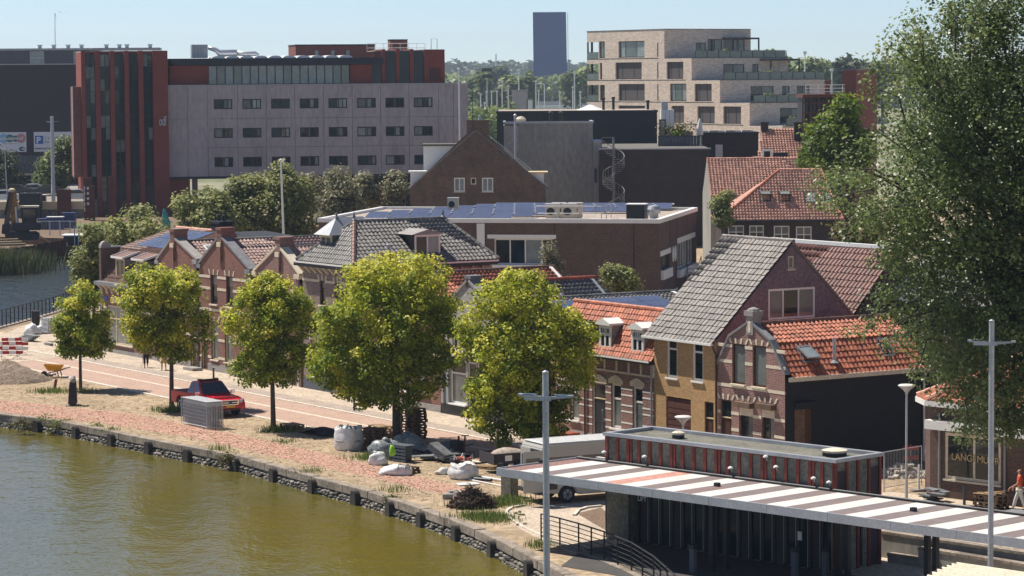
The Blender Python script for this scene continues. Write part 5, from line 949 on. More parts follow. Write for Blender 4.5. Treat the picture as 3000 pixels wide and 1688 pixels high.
mb=MB();wall_mb(mb,Pl('f',0.5),[(0.5,0),(xe-0.5,0),(xe-0.5,ze),(0.5,ze)],[w for w in wn_ if w[1]< xe-0.6]);wall_mb(mb,Pl('l',0.5),[(0.5,0),(D-0.5,0),(D-0.5,ze),(0.5,ze)]);wall_mb(mb,Pl('r',xe-0.5),[(0.5,0),(D-0.5,0),(D-0.5,ze),(0.5,ze)]);mb.obj('wall',M['dark_brick'],H)
for r in wn_:
 if r[1]< xe-0.6:window(H,Pl('f',0.5),r,M['white_paint'],[M['glass'],M['curtain_glass']],nv=2,hs=(0.5,),fw=0.09,rec=0.04)
gutter(H,(-0.1,-0.1,ze-0.02),(xe,-0.1,ze-0.02),M['dark_frame'])
for u0,v0,op in ((2226,592,0.5),(2283,592,0.5),(2358,595,0),(2408,595,0)):
 k=(648-v0)/148.0;x,z=h.uv(u0,v0,5*k);b_=(z-ze)/(rzz-ze)*Uf.length;skylight(H,h,(0,0,ze),(1,0,0),Uf,x,b_,0.95,1.3,M['dark_frame'],M['pale_glass'],open_=op)
h=Fr(gp(2082,576,6.9)[:2],90);H=house('red_long_roof_house',h,'house with a long plain salmon tiled roof behind the hipped house');ze=6.9;xr,zr=h.uv(2275,466,5.5);Uf=Vector((0,5.5,zr-ze));W=xr+0.4
tiles(H,h,(0,0,ze),(1,0,0),Uf,[(0,0),(W+2.5,0),(W,Uf.length),(0,Uf.length)],'tile_salmon',w=0.3,l=0.4,limit=0);ridge(H,(0,5.5,zr+0.05),(W,5.5,zr+0.05),'tile_salmon',0.14);walls(H,W+2.3,11,ze,M['grey_concrete']);wall_mb(MB(),Pl('l',0),[(0,ze),(11,ze),(5.5,zr)]).obj('gable',M['grey_concrete'],H);gable_roof_thick(H,[(0,5.5,zr),(W,5.5,zr),(W,11,ze),(0,11,ze)],0.1,M['tile_salmon'],'rear_roof')
h=Fr(gp(2275,505,8.3)[:2],90);H=house('red_rear_wing',h,'small salmon tiled rear wing between the two red roofed houses');tiles(H,h,(-1.2,0,8.2),(1,0,0),(0,1.6,1.5),[(0,0),(3.6,0),(3.6,2.2),(0.9,2.2)],'tile_salmon',w=0.3,l=0.4,limit=0);bx(H,'wall',M['brown_brick'],-1.0,2.4,0.1,3,0,8.15)
h=Fr(gp(2222,456,9.6)[:2],90);H=house('distant_red_house',h,'farther house with a bright salmon tiled roof, white dormer window and two brick chimneys');ze=9.3;xr0,zr=h.uv(2240,379,4.5);xr1,_=h.uv(2330,379,4.5);Uf=Vector((0,4.5,zr-ze));tiles(H,h,(0,0,ze),(1,0,0),Uf,[(0,0),(xr1+0.9,0),(xr1+0.4,Uf.length),(xr0-0.3,Uf.length)],'tile_salmon',w=0.3,l=0.4,limit=0)
bx(H,'wall',M['brown_brick'],0.1,xr1+0.8,0.2,9,0,ze);x,z=h.uv(2230,358,4);chimney(H,x,x+0.75,4,4.8,zr-1.0,z,M['dark_brick']);x,z=h.uv(2327,358,2.5);chimney(H,x,x+0.8,2.5,3.4,zr-2.4,z,M['dark_brick']);r=wpx(h,2232,443,2262,470,0.2);window(H,Pl('f',-0.05),(r[0],r[1],ze-0.6,r[3]+0.2),M['white_paint'],M['glass'],fw=0.2,rec=0.0);bx(H,'black_boards',M['black_render'],r[1]+0.1,r[1]+1.6,-0.1,0.2,ze-1.6,ze+0.6)
# ---- brick tower and dark framed building at the right
h=Fr(dp(2508,400,300)[:2],60);H=house('brick_lift_tower',h,'tall plain red brown brick tower behind the big tree','tower');_,zt=h.uv(2508,206);yl=5.5;xl=-(2508-2470)/28.3/h.ex.x
mb=MB();wall_mb(mb,Pl('f',0),[(xl,0),(0,0),(0,zt),(xl,zt)]);wall_mb(mb,Pl('r',0),[(0,0),(yl,0),(yl,zt),(0,zt)]);wall_mb(mb,Pl('l',xl),[(0,0),(yl,0),(yl,zt),(0,zt)]);wall_mb(mb,Pl('b',yl),[(xl,0),(0,0),(0,zt),(xl,zt)]);mb.obj('wall',M['tower_brick'],H);bx(H,'coping',M['lead'],xl-0.05,0.05,-0.05,yl+0.05,zt,zt+0.12)
h=Fr(dp(2352,430,296)[:2],90);H=house('steel_framed_block',h,'dark building with an open rust brown steel frame beside the brick tower','building');x1,zt=h.uv(2470,276)
bx(H,'wall',M['dark_frame'],0.25,x1,0.8,8,0,zt-0.2);bx(H,'roof_slab',M['rust_steel'],0,x1,-0.05,8,zt-0.35,zt)
for k in range(6):x=x1*k/5.0;bx(H,'column',M['rust_steel'],x-0.08,x+0.08,-0.02,0.14,0,zt-0.35)
for k in range(7):z=zt-0.9-k*0.95;bx(H,'beam',M['rust_steel'],0,x1,0.0,0.12,z-0.06,z+0.06)
for k in range(10):bx(H,'window',M['dark_glass'],0.3+(k % 5)*x1/5,(k % 5)*x1/5+x1/5-0.1,0.74,0.79,zt-1.8-(k//5)*1.9,zt-0.55-(k//5)*1.9)
t=thing('white_roof_railing','white tube railing along the roof of the steel framed block','railing',h.w(0,0,zt),0);xa,_=h.uv(2362,260)
for z in (0.25,0.6,0.95):bx(t,'rail',M['white_paint'],xa,x1+0.2,0.28,0.34,z-0.03,z+0.04)
for k in range(4):x=xa+(x1-xa)*k/3;bx(t,'post',M['white_paint'],x-0.03,x+0.03,0.35,0.4,0,0.98)
t=thing('brick_roof_chimney','dark brick chimney block behind the white railing','chimney',h.w(h.uv(2417,270,3)[0],3,zt),0);bx(t,'stack',M['tower_brick'],0,0.65,0,0.6,0,1.35);bx(t,'cap',M['lead'],-0.05,0.7,-0.05,0.65,1.35,1.45)
# ---- stepped pale brick apartments
h=Fr(dp(1946,430,420)[:2],31);H=house('stepped_apartments',h,'large stepped apartment block of mottled pale brick with wide dark windows and glass balconies','apartment block')
XL=h.uv(1720,200)[0];zs=[0,0,0,0,0,0];cr=[(1946,86,172),(2026,172,236),(2109,236,302),(2196,302,369),(2292,369,440)]
lv=[]
for u,vt,vb in cr:x,zt=h.uv(u,vt);_,zb=h.uv(u,vb);lv.append([x,zt,zb])
for i in range(1,5):lv[i][1]=lv[i-1][2]
lv[4][2]=0.0
zf=[l[2] for l in lv]
def fwin(u0,v0,u1,v1):return wpx(h,u0,v0,u1,v1)
rows=[[(1812,132,1888,180),(1755,134,1772,183)],[(1803,194,1880,243),(1953,192,2002,242),(1757,196,1764,244)],[(1812,256,1889,305),(1963,256,2011,307),(2035,256,2085,307),(1757,257,1772,303)],[(1812,318,1890,366),(1967,320,2004,370),(2043,320,2094,370),(2119,321,2171,372)],[(1980,384,2030,432),(2060,384,2110,432)]]
dp_=15.0
for i,(x,zt,zb) in enumerate(lv):
 hl=[fwin(*q) for q in rows[i]];hl=[(q[0],q[1],max(q[2],zb+0.22),max(min(q[3],zt-0.3),min(max(q[2],zb+0.22)+q[3]-q[2],zt-0.32))) for q in hl]
 bal=(XL+0.4,XL+3.2) if i< 3 else None
 if bal:bz0,bz1=zb+0.02,(zt-0.62 if i else hl[0][3]);hl_=[q for q in hl if q[0]> bal[1]]+[(XL,bal[1],bz0,bz1)]
 else:hl_=hl
 mb=MB();wall_mb(mb,Pl('f',0),[(XL,zb),(x,zb),(x,zt),(XL,zt)],hl_,0.35)
 rwin=[[(5.5,7.3,zb+0.6,zb+2.3),(7.6,10.2,zb+0.3,zb+2.8),(10.4,14.2,zb+0.15,zb+2.9)],[(5.5,9.2,zb+0.2,zb+2.3),(10.6,11.7,zb+0.2,zb+2.3)],[(5.3,9.3,zb+0.2,zb+2.3),(10.8,12.1,zb+0.2,zb+2.3),(13.4,15.6,zb+0.2,zb+2.3)],[(5.2,9.2,zb+0.2,zb+2.4),(10.8,12.0,zb+0.2,zb+2.4)],[]][i]
 dr_=[15.3,17.0,18.2,17.0,16.0][i]
 wall_mb(mb,Pl('r',x),[(0,zb),(dr_,zb),(dr_,zt),(0,zt)],rwin,0.2);wall_mb(mb,Pl('b',dr_),[(XL,zb),(x,zb),(x,zt),(XL,zt)]);mb.poly([(XL,0,zb),(XL,dr_,zb),(XL,dr_,zt),(XL,0,zt)]) if not bal else mb.poly([(XL,3.0,zb),(XL,dr_,zb),(XL,dr_,zt),(XL,3.0,zt)])
 mb.obj('wall',M['beige_brick'],H);bx(H,'terrace_slab',M['dark_frame'],XL+0.1,x-0.05,0.1,dr_,zt-0.1,zt+0.02) if i==0 else None
 if i:bx(H,'terrace_slab',M['grey_stone'],lv[i-1][0]-0.3,x-0.02,0.02,dr_-0.02,zt-0.12,zt+0.006)
 bx(H,'roof_edge',M['dark_frame'],XL-0.05,x+0.05,-0.06,0.12,zt,zt+0.07) if i==0 else None
 bx(H,'roof_edge',M['dark_frame'],x-0.12,x+0.06,0.12,dr_,zt+0.008,zt+0.08)
 for k,q in enumerate(hl):
  if bal and q[0]< bal[1]:continue
  wide=q[1]-q[0]> 4;open_=(i==0) or (i==2 and k==1)
  window(H,Pl('f',0),q,M['dark_frame'],[M['pale_glass'],M['green_glass']] if open_ else M['blind'],vbars=(0.22,0.66) if wide else (0.55,),fw=0.12,rec=0.22)
 for q in rwin:window(H,Pl('r',x),q,M['dark_frame'],[M['glass'],M['curtain_glass']],nv=2,fw=0.1,rec=0.1)
 if i< 4:bx(H,'slab_joint',M['dark_frame'],XL,x-1.5,-0.012,0.0,zb+0.02,zb+0.12)
 if bal:
  bx(H,'balcony_back',M['blind'],XL+0.3,bal[1],2.9,3.0,bz0,bz1);bx(H,'balcony_side',M['dark_glass'],bal[1],bal[1]+0.05,0.3,2.9,bz0,bz1);MB().box(XL+0.9,XL+1.15,0.1,0.35,bz0,bz1).obj('column',M['dark_frame'],H);b_=bx(H,'balcony_rail',M['dark_frame'],XL+0.05,bal[1],0.02,0.07,bz0+1.05,bz0+1.1);bx(b_,'pane',M['green_glass'],XL+0.1,bal[1]-0.1,0.03,0.05,bz0+0.05,bz0+1.05);bx(H,'balcony_floor',M['grey_stone'],XL+0.05,bal[1],0.02,3.0,bz0-0.2,bz0)
  bx(H,'balcony_ceiling',M['white_paint'],XL+0.05,bal[1],0.1,3.0,bz1,bz1+0.08)
 if i< 4:
  xn=lv[i+1][0];rl=bx(H,'terrace_rail',M['dark_frame'],xn-0.4,xn-0.34,0.9,dr_+1.5,zb+1.08,zb+1.14);g=MB();g.box(xn-0.385,xn-0.365,0.9,dr_+1.5,zb+0.08,zb+1.06);g.obj('pane',M['green_glass'],rl)
  for k in range(9):bx(rl,'post',M['dark_frame'],xn-0.41,xn-0.33,0.9+k*2.0,0.98+k*2.0,zb+0.02,zb+1.06)
 if i in (0,1):
  cx=x+0.02;y0,y1=((10.2,15.0) if i==0 else (12.0,17.2));zc=zb+(3.0 if i==0 else 3.02);mb=MB();mb.box(cx,cx+2.6,y0,y1,zc-0.25,zc)
  for yy in (y0,y1-0.15):mb.box(cx+2.4,cx+2.6,yy,yy+0.15,zb,zc-0.25)
  mb.obj('pergola',M['dark_frame'],H)
xs=h.uv(1927,150)[0];
for i in range(3):bx(H,'shadow_slot',M['dark_frame'],xs-0.12,xs+0.12,-0.015,0.0,zf[i]+0.3,(lv[i][1]-0.5 if i else fwin(*rows[0][0])[3]+0.2))
for i,(n_,sd) in enumerate(((7,3),(8,5),(8,8),(6,9))):
 r=random.Random(sd)
 for k in range(n_):
  y=r.uniform(2,14);s=r.uniform(0.35,0.6);c=h.w(lv[i+1][0]-1.0,y,zf[i]+0.02);t=thing('potted_shrub','round green potted shrub on a terrace of the pale apartments','potted plant',c,0,'potted shrubs on the apartment terraces');MB().lathe((0,0,0),[(0.2*s/0.4,0),(0.28*s/0.4,0.45)],8).obj('pot',M['grey_stone'],t);POTS=globals().setdefault('POTS',[]);POTS.append((t,s))
# ---- office building: red tower, concrete slab, glass top floor
h=OF=Fr(dp(497,640,355)[:2],101);H=house('office_building',h,'large grey concrete office block with rows of dark windows, glass top floor and red tower','office building')
XR=h.uv(1372,300)[0];_,zb=h.uv(497,519);_,zt=h.uv(497,252)
cu=[627,711,795,879,963,1047,1130,1213];vr=[(292,321,285,314),(377,406,369,397),(462,490,453,482)];W_=[]
wx=[(h.uv(u,380)[0],h.uv(u+55,380)[0]) for u in cu];wz=[]
for (a,b,c,d) in vr:wz.append(((h.uv(627,b)[1]+h.uv(1213,d)[1])/2,(h.uv(627,a)[1]+h.uv(1213,c)[1])/2))
xcuts=[0,(wx[0][0]-0.8)/2]+[wx[0][0]-0.75]+[(wx[i][1]+wx[i+1][0])/2 for i in range(7)]+[wx[7][1]+0.75,(wx[7][1]+0.75+XR)/2,XR];zcuts=[zb,(wz[2][1]+wz[1][0])/2,(wz[1][1]+wz[0][0])/2,zt]
bx(H,'core_wall',M['grey_stone'],0.02,XR-0.02,0.3,14,zb+0.02,zt-0.02)
g=0.02
for i in range(len(xcuts)-1):
 for j in range(3):
  hl=[(a[0],a[1],b[0],b[1]) for a in wx for b in wz if xcuts[i]< (a[0]+a[1])/2< xcuts[i+1] and zcuts[j]< (b[0]+b[1])/2< zcuts[j+1]]
  mb=MB();o=[(xcuts[i]+g,zcuts[j]+g),(xcuts[i+1]-g,zcuts[j]+g),(xcuts[i+1]-g,zcuts[j+1]-g),(xcuts[i]+g,zcuts[j+1]-g)];wall_mb(mb,Pl('f',0),o,hl,0.25)
  for p,q in ((0,1),(1,2),(2,3),(3,0)):mb.poly([(o[p][0],0,o[p][1]),(o[q][0],0,o[q][1]),(o[q][0],0.2,o[q][1]),(o[p][0],0.2,o[p][1])])
  mb.obj('panel',M['concrete'],H)
rr=random.Random(4);GW=[M['glass'],M['dark_glass'],M['dark_glass'],M['curtain_glass'],M['pale_glass']]
for a in wx:
 for b in wz:window(H,Pl('f',0),(a[0],a[1],b[0],b[1]),M['dark_frame'],[rr.choice(GW),rr.choice(GW),rr.choice(GW),rr.choice(GW)],vbars=(0.46,0.54,0.77),hs=(),fw=0.13,rec=0.12)
bx(H,'soffit',M['slate_wall'],0,XR,0.0,14,zb-0.3,zb);bx(H,'parapet_cap',M['zinc'],0,XR+0.05,-0.05,0.25,zt,zt+0.1);bx(H,'side_wall',M['concrete'],XR-0.02,XR,0.2,14,zb,zt)
for x in (3.4,14,24,33):MB().tube([(x,3,0),(x,3,zb-0.3)],0.35,10).obj('column',M['grey_stone'],H)
bx(H,'ground_floor',M['red_wall'],0.1,2.6,0.6,12,0,zb-0.3);bx(H,'ground_floor',M['slate_wall'],20,XR-1,8,13.5,0,zb-0.3)
yt=1.0;zt0,zt1=h.uv(700,248,yt)[1],h.uv(700,192,yt)[1];X=lambda u,v=220,y=yt:h.uv(u,v,y)[0]
zt0=zt+0.02
bx(H,'red_panel',M['red_wall'],X(497),X(611),yt,9,zt0,zt1);panes_grid(H,Pl('f',yt+0.05),X(611),X(1024),zt0+0.1,zt1,17,1,[M['pale_glass'],M['green_glass'],M['pale_glass']],M['dark_frame'],0.12,name='window_band',seed=5);bx(H,'band_wall',M['dark_frame'],X(611),X(1100),yt+0.3,9,zt0,zt1)
bx(H,'red_panel',M['red_wall'],X(1024)+0.1,X(1088),yt-0.05,yt+0.3,zt0,zt1);mb=MB();zr1=h.uv(700,171,0.2)[1];xl_,xr_=X(495),X(1120);mb.prism([(xl_,0.1,zr1),(xl_+0.5,0.1,zt1+0.02),(xr_,0.1,zt1+0.02),(xr_,0.1,zr1)],(0,9,0));mb.obj('overhanging_roof',M['black_metal_wall'],H)
for k in range(10):x=X(640)+k*1.75;mb=MB();mb.prism([(x+0.85*math.cos(t),0.6,zr1+0.32*math.sin(t)) for t in np.linspace(0,math.pi,7)],(0,7.5,0));mb.obj('barrel_skylight',M['white_paint'],H)
zrt=h.uv(1270,145,0.6)[1];bx(H,'red_block',M['red_wall'],X(1243,200,0.6),X(1303,200,0.6),0.6,9,zt0,zrt);mb=MB()
for k in range(5):x=X(1259,200,0.6)+k*0.3;mb.box(x,x+0.13,0.53,0.6,zt0+0.4,zt0+2.0)
mb.obj('louvre',M['dark_frame'],H)
zg1=h.uv(1180,150,0.8)[1]
for k,(a,b) in enumerate(((1088,1119),(1131,1160),(1171,1201),(1212,1242))):bx(H,'glass_strip',M['dark_glass'],X(a,200,1.0),X(b,200,1.0),1.0,8,zt0,zg1 if k else zr1)
for a in (1119,1160,1201):bx(H,'red_fin',M['red_wall'],X(a,200,0.75),X(a+11,200,0.75),0.75,8,zt0,zg1+0.25)
bx(H,'roof_deck',M['grit_roof'],X(1100),X(1240),1.2,8,zg1,zg1+0.1)
# red tower
yt=-0.9;X=lambda u,v=400:h.uv(u,v,yt)[0];ztw=h.uv(360,152,yt)[1]
bx(H,'tower_wall',M['red_wall'],X(241),X(494)+0.05,yt+0.45,13,0,ztw);bx(H,'red_wing',M['red_wall'],X(450),X(494)+0.02,yt,yt+0.45,0.0,ztw+0.12)
for a,b in ((241,253),(282,296),(325,338),(367,380),(408,422)):bx(H,'red_fin',M['red_wall'],X(a),X(b),yt-0.35,yt+0.44,0.0,ztw+0.12)
rr=random.Random(9)
for k,(a,b) in enumerate(((253,282),(296,325),(338,367),(380,408),(422,450))):panes_grid(H,Pl('f',yt+0.3),X(a)+0.04,X(b)-0.04,0.1,ztw-0.3,2,14,[M['dark_glass']]*9+[M['glass']]*3+[M['curtain_glass']],M['dark_frame'],0.06,0.04,'glass_strip',k)
bx(H,'tower_roof',M['grit_roof'],X(241),X(494),yt+0.45,12,ztw,ztw+0.1)
zp0,zp1=h.uv(230,520,yt)[1],h.uv(230,254,yt)[1]
for k in range(6):bx(H,'pink_panel',M['tower_brick'],X(216),X(240),yt+0.6,6,zp0+(zp1-zp0)*k/6+0.02,zp0+(zp1-zp0)*(k+1)/6-0.02)
bx(H,'pale_corner',M['white_paint'],X(214),X(216),yt+0.55,yt+0.9,zp0,zp1)
xl,zl=h.uv(466,369,yt);s_=h.uv(466,329,yt)[1]-zl;sg=text(H,'odf',s_*1.0,(xl,yt-0.12,zl+0.05),M['galvanised'],name='sign_lettering',ext=0.05,bold=0.02);sg.scale=(0.40,1,1)
t=thing('brown_roof_block','dark red brick plant room standing behind the office roof','plant room',h.w(0,0),h.rz);xa,z1=h.uv(866,134,16);xb,_=h.uv(1098,134,16);bx(t,'wall',M['tower_brick'],xa,xb,16,24,0,z1);bx(t,'coping',M['dark_frame'],xa-0.05,xb+0.05,15.9,24,z1,z1+0.15)
for u in (922,970,1014):x,z=h.uv(u,148,16);bx(t,'window',M['pale_glass'],x,x+0.45,15.93,16.0,z-0.8,z)
x,z1=h.uv(1143,116,10);x1_,z0=h.uv(1194,142,10);t=thing('roof_unit','dark boxed cooling unit on the office roof at the right','roof unit',h.w(x,10,z0-0.6),h.rz);bx(t,'body',M['tower_brick'],0,x1_-x,0,2,0,z1-z0+0.5);bx(t,'lid',M['dark_frame'],-0.05,x1_-x+0.05,-0.05,2.05,z1-z0+0.5,z1-z0+0.62)
t=thing('office_roof_railing','thin white guard rail on the right end of the office roof','railing',h.w(0,2.5),h.rz);xa,z=h.uv(1075,128,2.5);xb,_=h.uv(1245,128,2.5)
for dz in (0,-0.55):MB().tube([(xa,0,z+dz),(xb,0,z+dz)],0.035,5).obj('rail',M['white_paint'],t)
for k in range(8):x=xa+(xb-xa)*k/7;MB().tube([(x,0,z-1.0),(x,0,z)],0.03,5).obj('post',M['white_paint'],t)
t=thing('roof_ladder_cage','white ladder hoop on top of the red office block','ladder',h.w(0,3),h.rz);xa,z1=h.uv(1263,114,3);_,z0=h.uv(1263,144,3);MB().tube([(xa,0,z0),(xa,0,z1),(xa+0.75,0,z1),(xa+0.75,0,z0)],0.05,6).obj('hoop',M['white_paint'],t)
t=thing('ventilation_duct','silver boxed ventilation unit with thick round ducts on the office roof','ventilation unit',h.w(0,3,0),h.rz);xa,z1=h.uv(562,131,3);xb,z0=h.uv(609,170,3);bx(t,'unit',M['zinc'],xa,xb,0,2,z0,z1)
for k in range(1,4):bx(t,'unit_rib',M['galvanised'],xa+(xb-xa)*k/4-0.03,xa+(xb-xa)*k/4+0.03,-0.05,0.0,z0,z1)
P=[(h.uv(u,v,3)[0],0.8,h.uv(u,v,3)[1]) for u,v in ((612,140),(630,145),(645,156),(695,156))];MB().tube(P,[0.25,0.3,0.45,0.45],12).obj('duct',M['alu'],t,smooth=True);P=[(h.uv(u,v,3)[0],0.8,h.uv(u,v,3)[1]) for u,v in ((695,156),(722,158),(750,157),(754,160),(754,168))];MB().tube(P,0.3,10).obj('duct',M['alu'],t,smooth=True)
for k,u in enumerate((100,118,160,200,238)):pass
# ---- dark shopping hall at the far left
h=Fr(dp(245,560,405)[:2],95);H=house('shopping_hall',h,'long windowless dark shopping hall with white advertising banners left of the red tower','shopping hall');X=lambda u,v=400:h.uv(u,v)[0];Zv=lambda v,u=100:h.uv(u,v)[1];xl=X(-160)
bx(H,'wall',M['slate_wall'],xl,1.2,0,30,Zv(455),Zv(190));bx(H,'upper_band',M['blue_grey'],xl,1.2,0.05,30,Zv(190)+0.05,Zv(148));bx(H,'ledge',M['zinc'],xl,1.2,-0.1,0.05,Zv(190),Zv(187));bx(H,'roof_edge',M['zinc'],xl,1.3,-0.3,30,Zv(148),Zv(142));bx(H,'lower_band',M['blue_grey'],xl,1.2,0.15,30,Zv(508),Zv(455));bx(H,'yellow_beam',M['cream_paint'],xl,1.2,0.1,0.4,Zv(514),Zv(508));bx(H,'back_wall',M['dark_frame'],xl,1.2,5,30,0,Zv(514))
for u in (94,238,10,-60):bx(H,'column',M['grey_stone'],X(u-7),X(u+7),0.3,1.0,0,Zv(514))
for a,b in ((89,128),(217,236)):panes_grid(H,Pl('f',0.0),X(a,170),X(b,170),Zv(188),Zv(152),1,2,[M['pale_glass']],M['zinc'],0.12,0.0)
def disc(par,x,z,r,m,y=-0.16,sx=1.0,name='disc'):
 mb=MB();mb.prism([(x+r*sx*math.cos(t),y,z+r*math.sin(t)) for t in np.linspace(0,2*math.pi,20,endpoint=False)],(0,0.02,0));return mb.obj(name,m,par)
M['print_blue']=pmat('print_blue',(0.22,0.42,0.65),0.6,var=0.02);M['print_green']=pmat('print_green',(0.06,0.20,0.17),0.6,var=0.02);M['print_dark']=pmat('print_dark',(0.12,0.14,0.15),0.6,var=0.02);M['print_rose']=pmat('print_rose',(0.50,0.24,0.24),0.6,var=0.02);M['print_p']=pmat('print_p',(0.02,0.13,0.42),0.5,var=0.02);M['print_grey']=pmat('print_grey',(0.30,0.32,0.40),0.6,var=0.02);M['print_black']=pmat('print_black',(0.015,0.018,0.03),0.6,var=0.02)
M['banner_white']=pmat('banner_white',(0.66,0.70,0.74),0.6,var=0.05)
ban=bx(H,'banner',M['banner_white'],X(-4),X(77),-0.12,-0.02,Zv(445),Zv(387));Xb=lambda u:X(u,415)
disc(ban,Xb(11),Zv(405),0.66,M['print_blue'],-0.14);disc(ban,Xb(29),Zv(405),0.56,M['print_green'],-0.155);disc(ban,Xb(46),Zv(406),0.45,M['print_dark'],-0.165);disc(ban,Xb(62),Zv(405),0.66,M['print_rose'],-0.15)
text(ban,'schuttershof',0.62,(Xb(1),-0.20,Zv(409)),M['white_paint'],bold=0.012);bx(ban,'print_line',M['print_rose'],Xb(8),Xb(52),-0.135,-0.12,Zv(421.5),Zv(420));disc(ban,Xb(65),Zv(436),0.30,M['print_black'],-0.15,1.45);disc(ban,Xb(68.5),Zv(436),0.17,M['white_paint'],-0.17,1.3);text(ban,'Wi',0.28,(Xb(59),-0.18,Zv(438)),M['white_paint']);text(ban,'Fi',0.28,(Xb(66.5),-0.2,Zv(438)),M['print_black'])
bn2=bx(H,'banner',M['banner_white'],X(99),X(216),-0.12,-0.02,Zv(445),Zv(387));bx(bn2,'parking_sign',M['print_p'],Xb(103),Xb(127),-0.14,-0.12,Zv(422),Zv(398));text(bn2,'P',1.2,(Xb(106.5),-0.15,Zv(419.5)),M['white_paint'],bold=0.03);text(bn2,'2 uur gratis!',0.62,(Xb(129.5),-0.14,Zv(408)),M['print_grey'],bold=0.008);text(bn2,'Binnen & buiten',0.42,(Xb(129.5),-0.14,Zv(419)),M['print_grey'],bold=0.008);text(bn2,'www.schuttershof',0.5,(Xb(102),-0.14,Zv(438)),M['print_black'],bold=0.01)
rr=random.Random(12)
for k,u in enumerate((117,158,200,239,312,350,372,440)):x,z=h.uv(u,140,6);t=thing('roof_exhaust','small grey roof exhaust on the shopping hall roof edge','roof exhaust',h.w(x,6,Zv(142)),h.rz,'roof exhausts on the shopping hall');bx(t,'stack',M['galvanised'],-0.25,0.25,-0.2,0.2,0,0.4);bx(t,'cap',M['zinc'],-0.35,0.35,-0.3,0.3,0.42,0.55)
bx(H,'roof_plant',M['zinc'],X(270),X(470),4,12,Zv(148),Zv(141))
x,z=h.uv(160,55,6);t=thing('radio_mast','very thin tall aerial on the roof of the shopping hall','aerial',h.w(x,6,Zv(142)),0);MB().tube([(0,0,0),(0.05,0,5),(0.25,0,z-Zv(142))],[0.06,0.04,0.02],5).obj('rod',M['galvanised'],t)
# ------------------------------------------------------------------ trees and planting
M['maple_leaf']=leafmat('maple_leaf',[(0.0,(0.13,0.19,0.016)),(0.35,(0.27,0.33,0.024)),(0.65,(0.52,0.53,0.05)),(1.0,(0.70,0.64,0.11))],0.48)
M['poplar_leaf']=leafmat('poplar_leaf',[(0.0,(0.11,0.155,0.05)),(0.6,(0.185,0.24,0.075)),(0.9,(0.26,0.31,0.115)),(1.0,(0.42,0.44,0.28))],0.45,0.42,0.5)  # palest tone paints white glints onto a few leaves
M['bush_leaf']=leafmat('bush_leaf',[(0.0,(0.14,0.165,0.05)),(0.5,(0.24,0.26,0.085)),(0.85,(0.36,0.37,0.13)),(1.0,(0.46,0.45,0.19))],0.42)
M['grey_leaf']=leafmat('grey_leaf',[(0.0,(0.17,0.165,0.09)),(0.6,(0.27,0.26,0.15)),(1.0,(0.38,0.36,0.22))],0.4)
M['lime_leaf']=leafmat('lime_leaf',[(0.0,(0.08,0.135,0.012)),(0.5,(0.16,0.24,0.02)),(1.0,(0.32,0.38,0.045))],0.42)
M['far_leaf']=leafmat('far_leaf',[(0.0,(0.12,0.155,0.055)),(0.6,(0.19,0.245,0.08)),(1.0,(0.28,0.33,0.12))],0.4)
M['far_dark_leaf']=leafmat('far_dark_leaf',[(0.0,(0.05,0.07,0.035)),(1.0,(0.10,0.125,0.06))],0.25)
M['olive_leaf']=leafmat('olive_leaf',[(0.0,(0.09,0.085,0.025)),(1.0,(0.19,0.17,0.06))],0.3)
def leaf_cloud(C,sig,nleaf,size,r,tone,up=0.85,outward=None,droop=0.0,aspect=0.75):
 """leaves around cluster centres C (n,3): two-triangle blades, mostly facing up and outwards; tone per cluster"""
 n=len(C)*nleaf;ctr=np.repeat(C,nleaf,0);off=r.normal(0,1,(n,3));sg=np.repeat(sig,nleaf)[:,None]
 off /= np.maximum(1.0,np.linalg.norm(off,axis=1)/1.7)[:,None]
 off[:,2]*= 0.75;P=ctr+off*sg
 if droop:P[:,2]-= droop*np.abs(r.normal(0,1,n))*sg[:,0]
 nrm=off*0.75+r.normal(0,0.55,(n,3));nrm[:,2]+=up
 if outward is not None:nrm+=np.repeat(outward,nleaf,0)*0.5
 nrm /= np.linalg.norm(nrm,axis=1)[:,None]+1e-9
 t=r.normal(0,1,(n,3));t -= nrm*(t*nrm).sum(1)[:,None];t /= np.linalg.norm(t,axis=1)[:,None]+1e-9;b=np.cross(nrm,t)
 s=(size*r.uniform(0.65,1.3,n))[:,None]
 V=np.stack([P-t*s*0.5,P+b*s*0.5*aspect-nrm*s*0.08,P+t*s*0.5,P-b*s*0.5*aspect-nrm*s*0.08],1).reshape(-1,3)
 T=np.clip(np.repeat(tone,nleaf)+r.normal(0,0.10,n),0,1);return V,np.repeat(T,4)
def limb(mb,p0,p1,r0,r1,r,n=6,seg=4,wob=0.06):
 p0,p1=np.array(p0,float),np.array(p1,float);L=np.linalg.norm(p1-p0);pts=[];rs=[]
 for i in range(seg+1):
  t=i/seg;q=p0+(p1-p0)*t+(r.normal(0,wob*L,3) if 0< i< seg else 0);q[2]+=0.10*L*math.sin(math.pi*t);pts.append(Vector(q));rs.append(r0+(r1-r0)*t)
 mb.tube(pts,rs,n,cap=False)
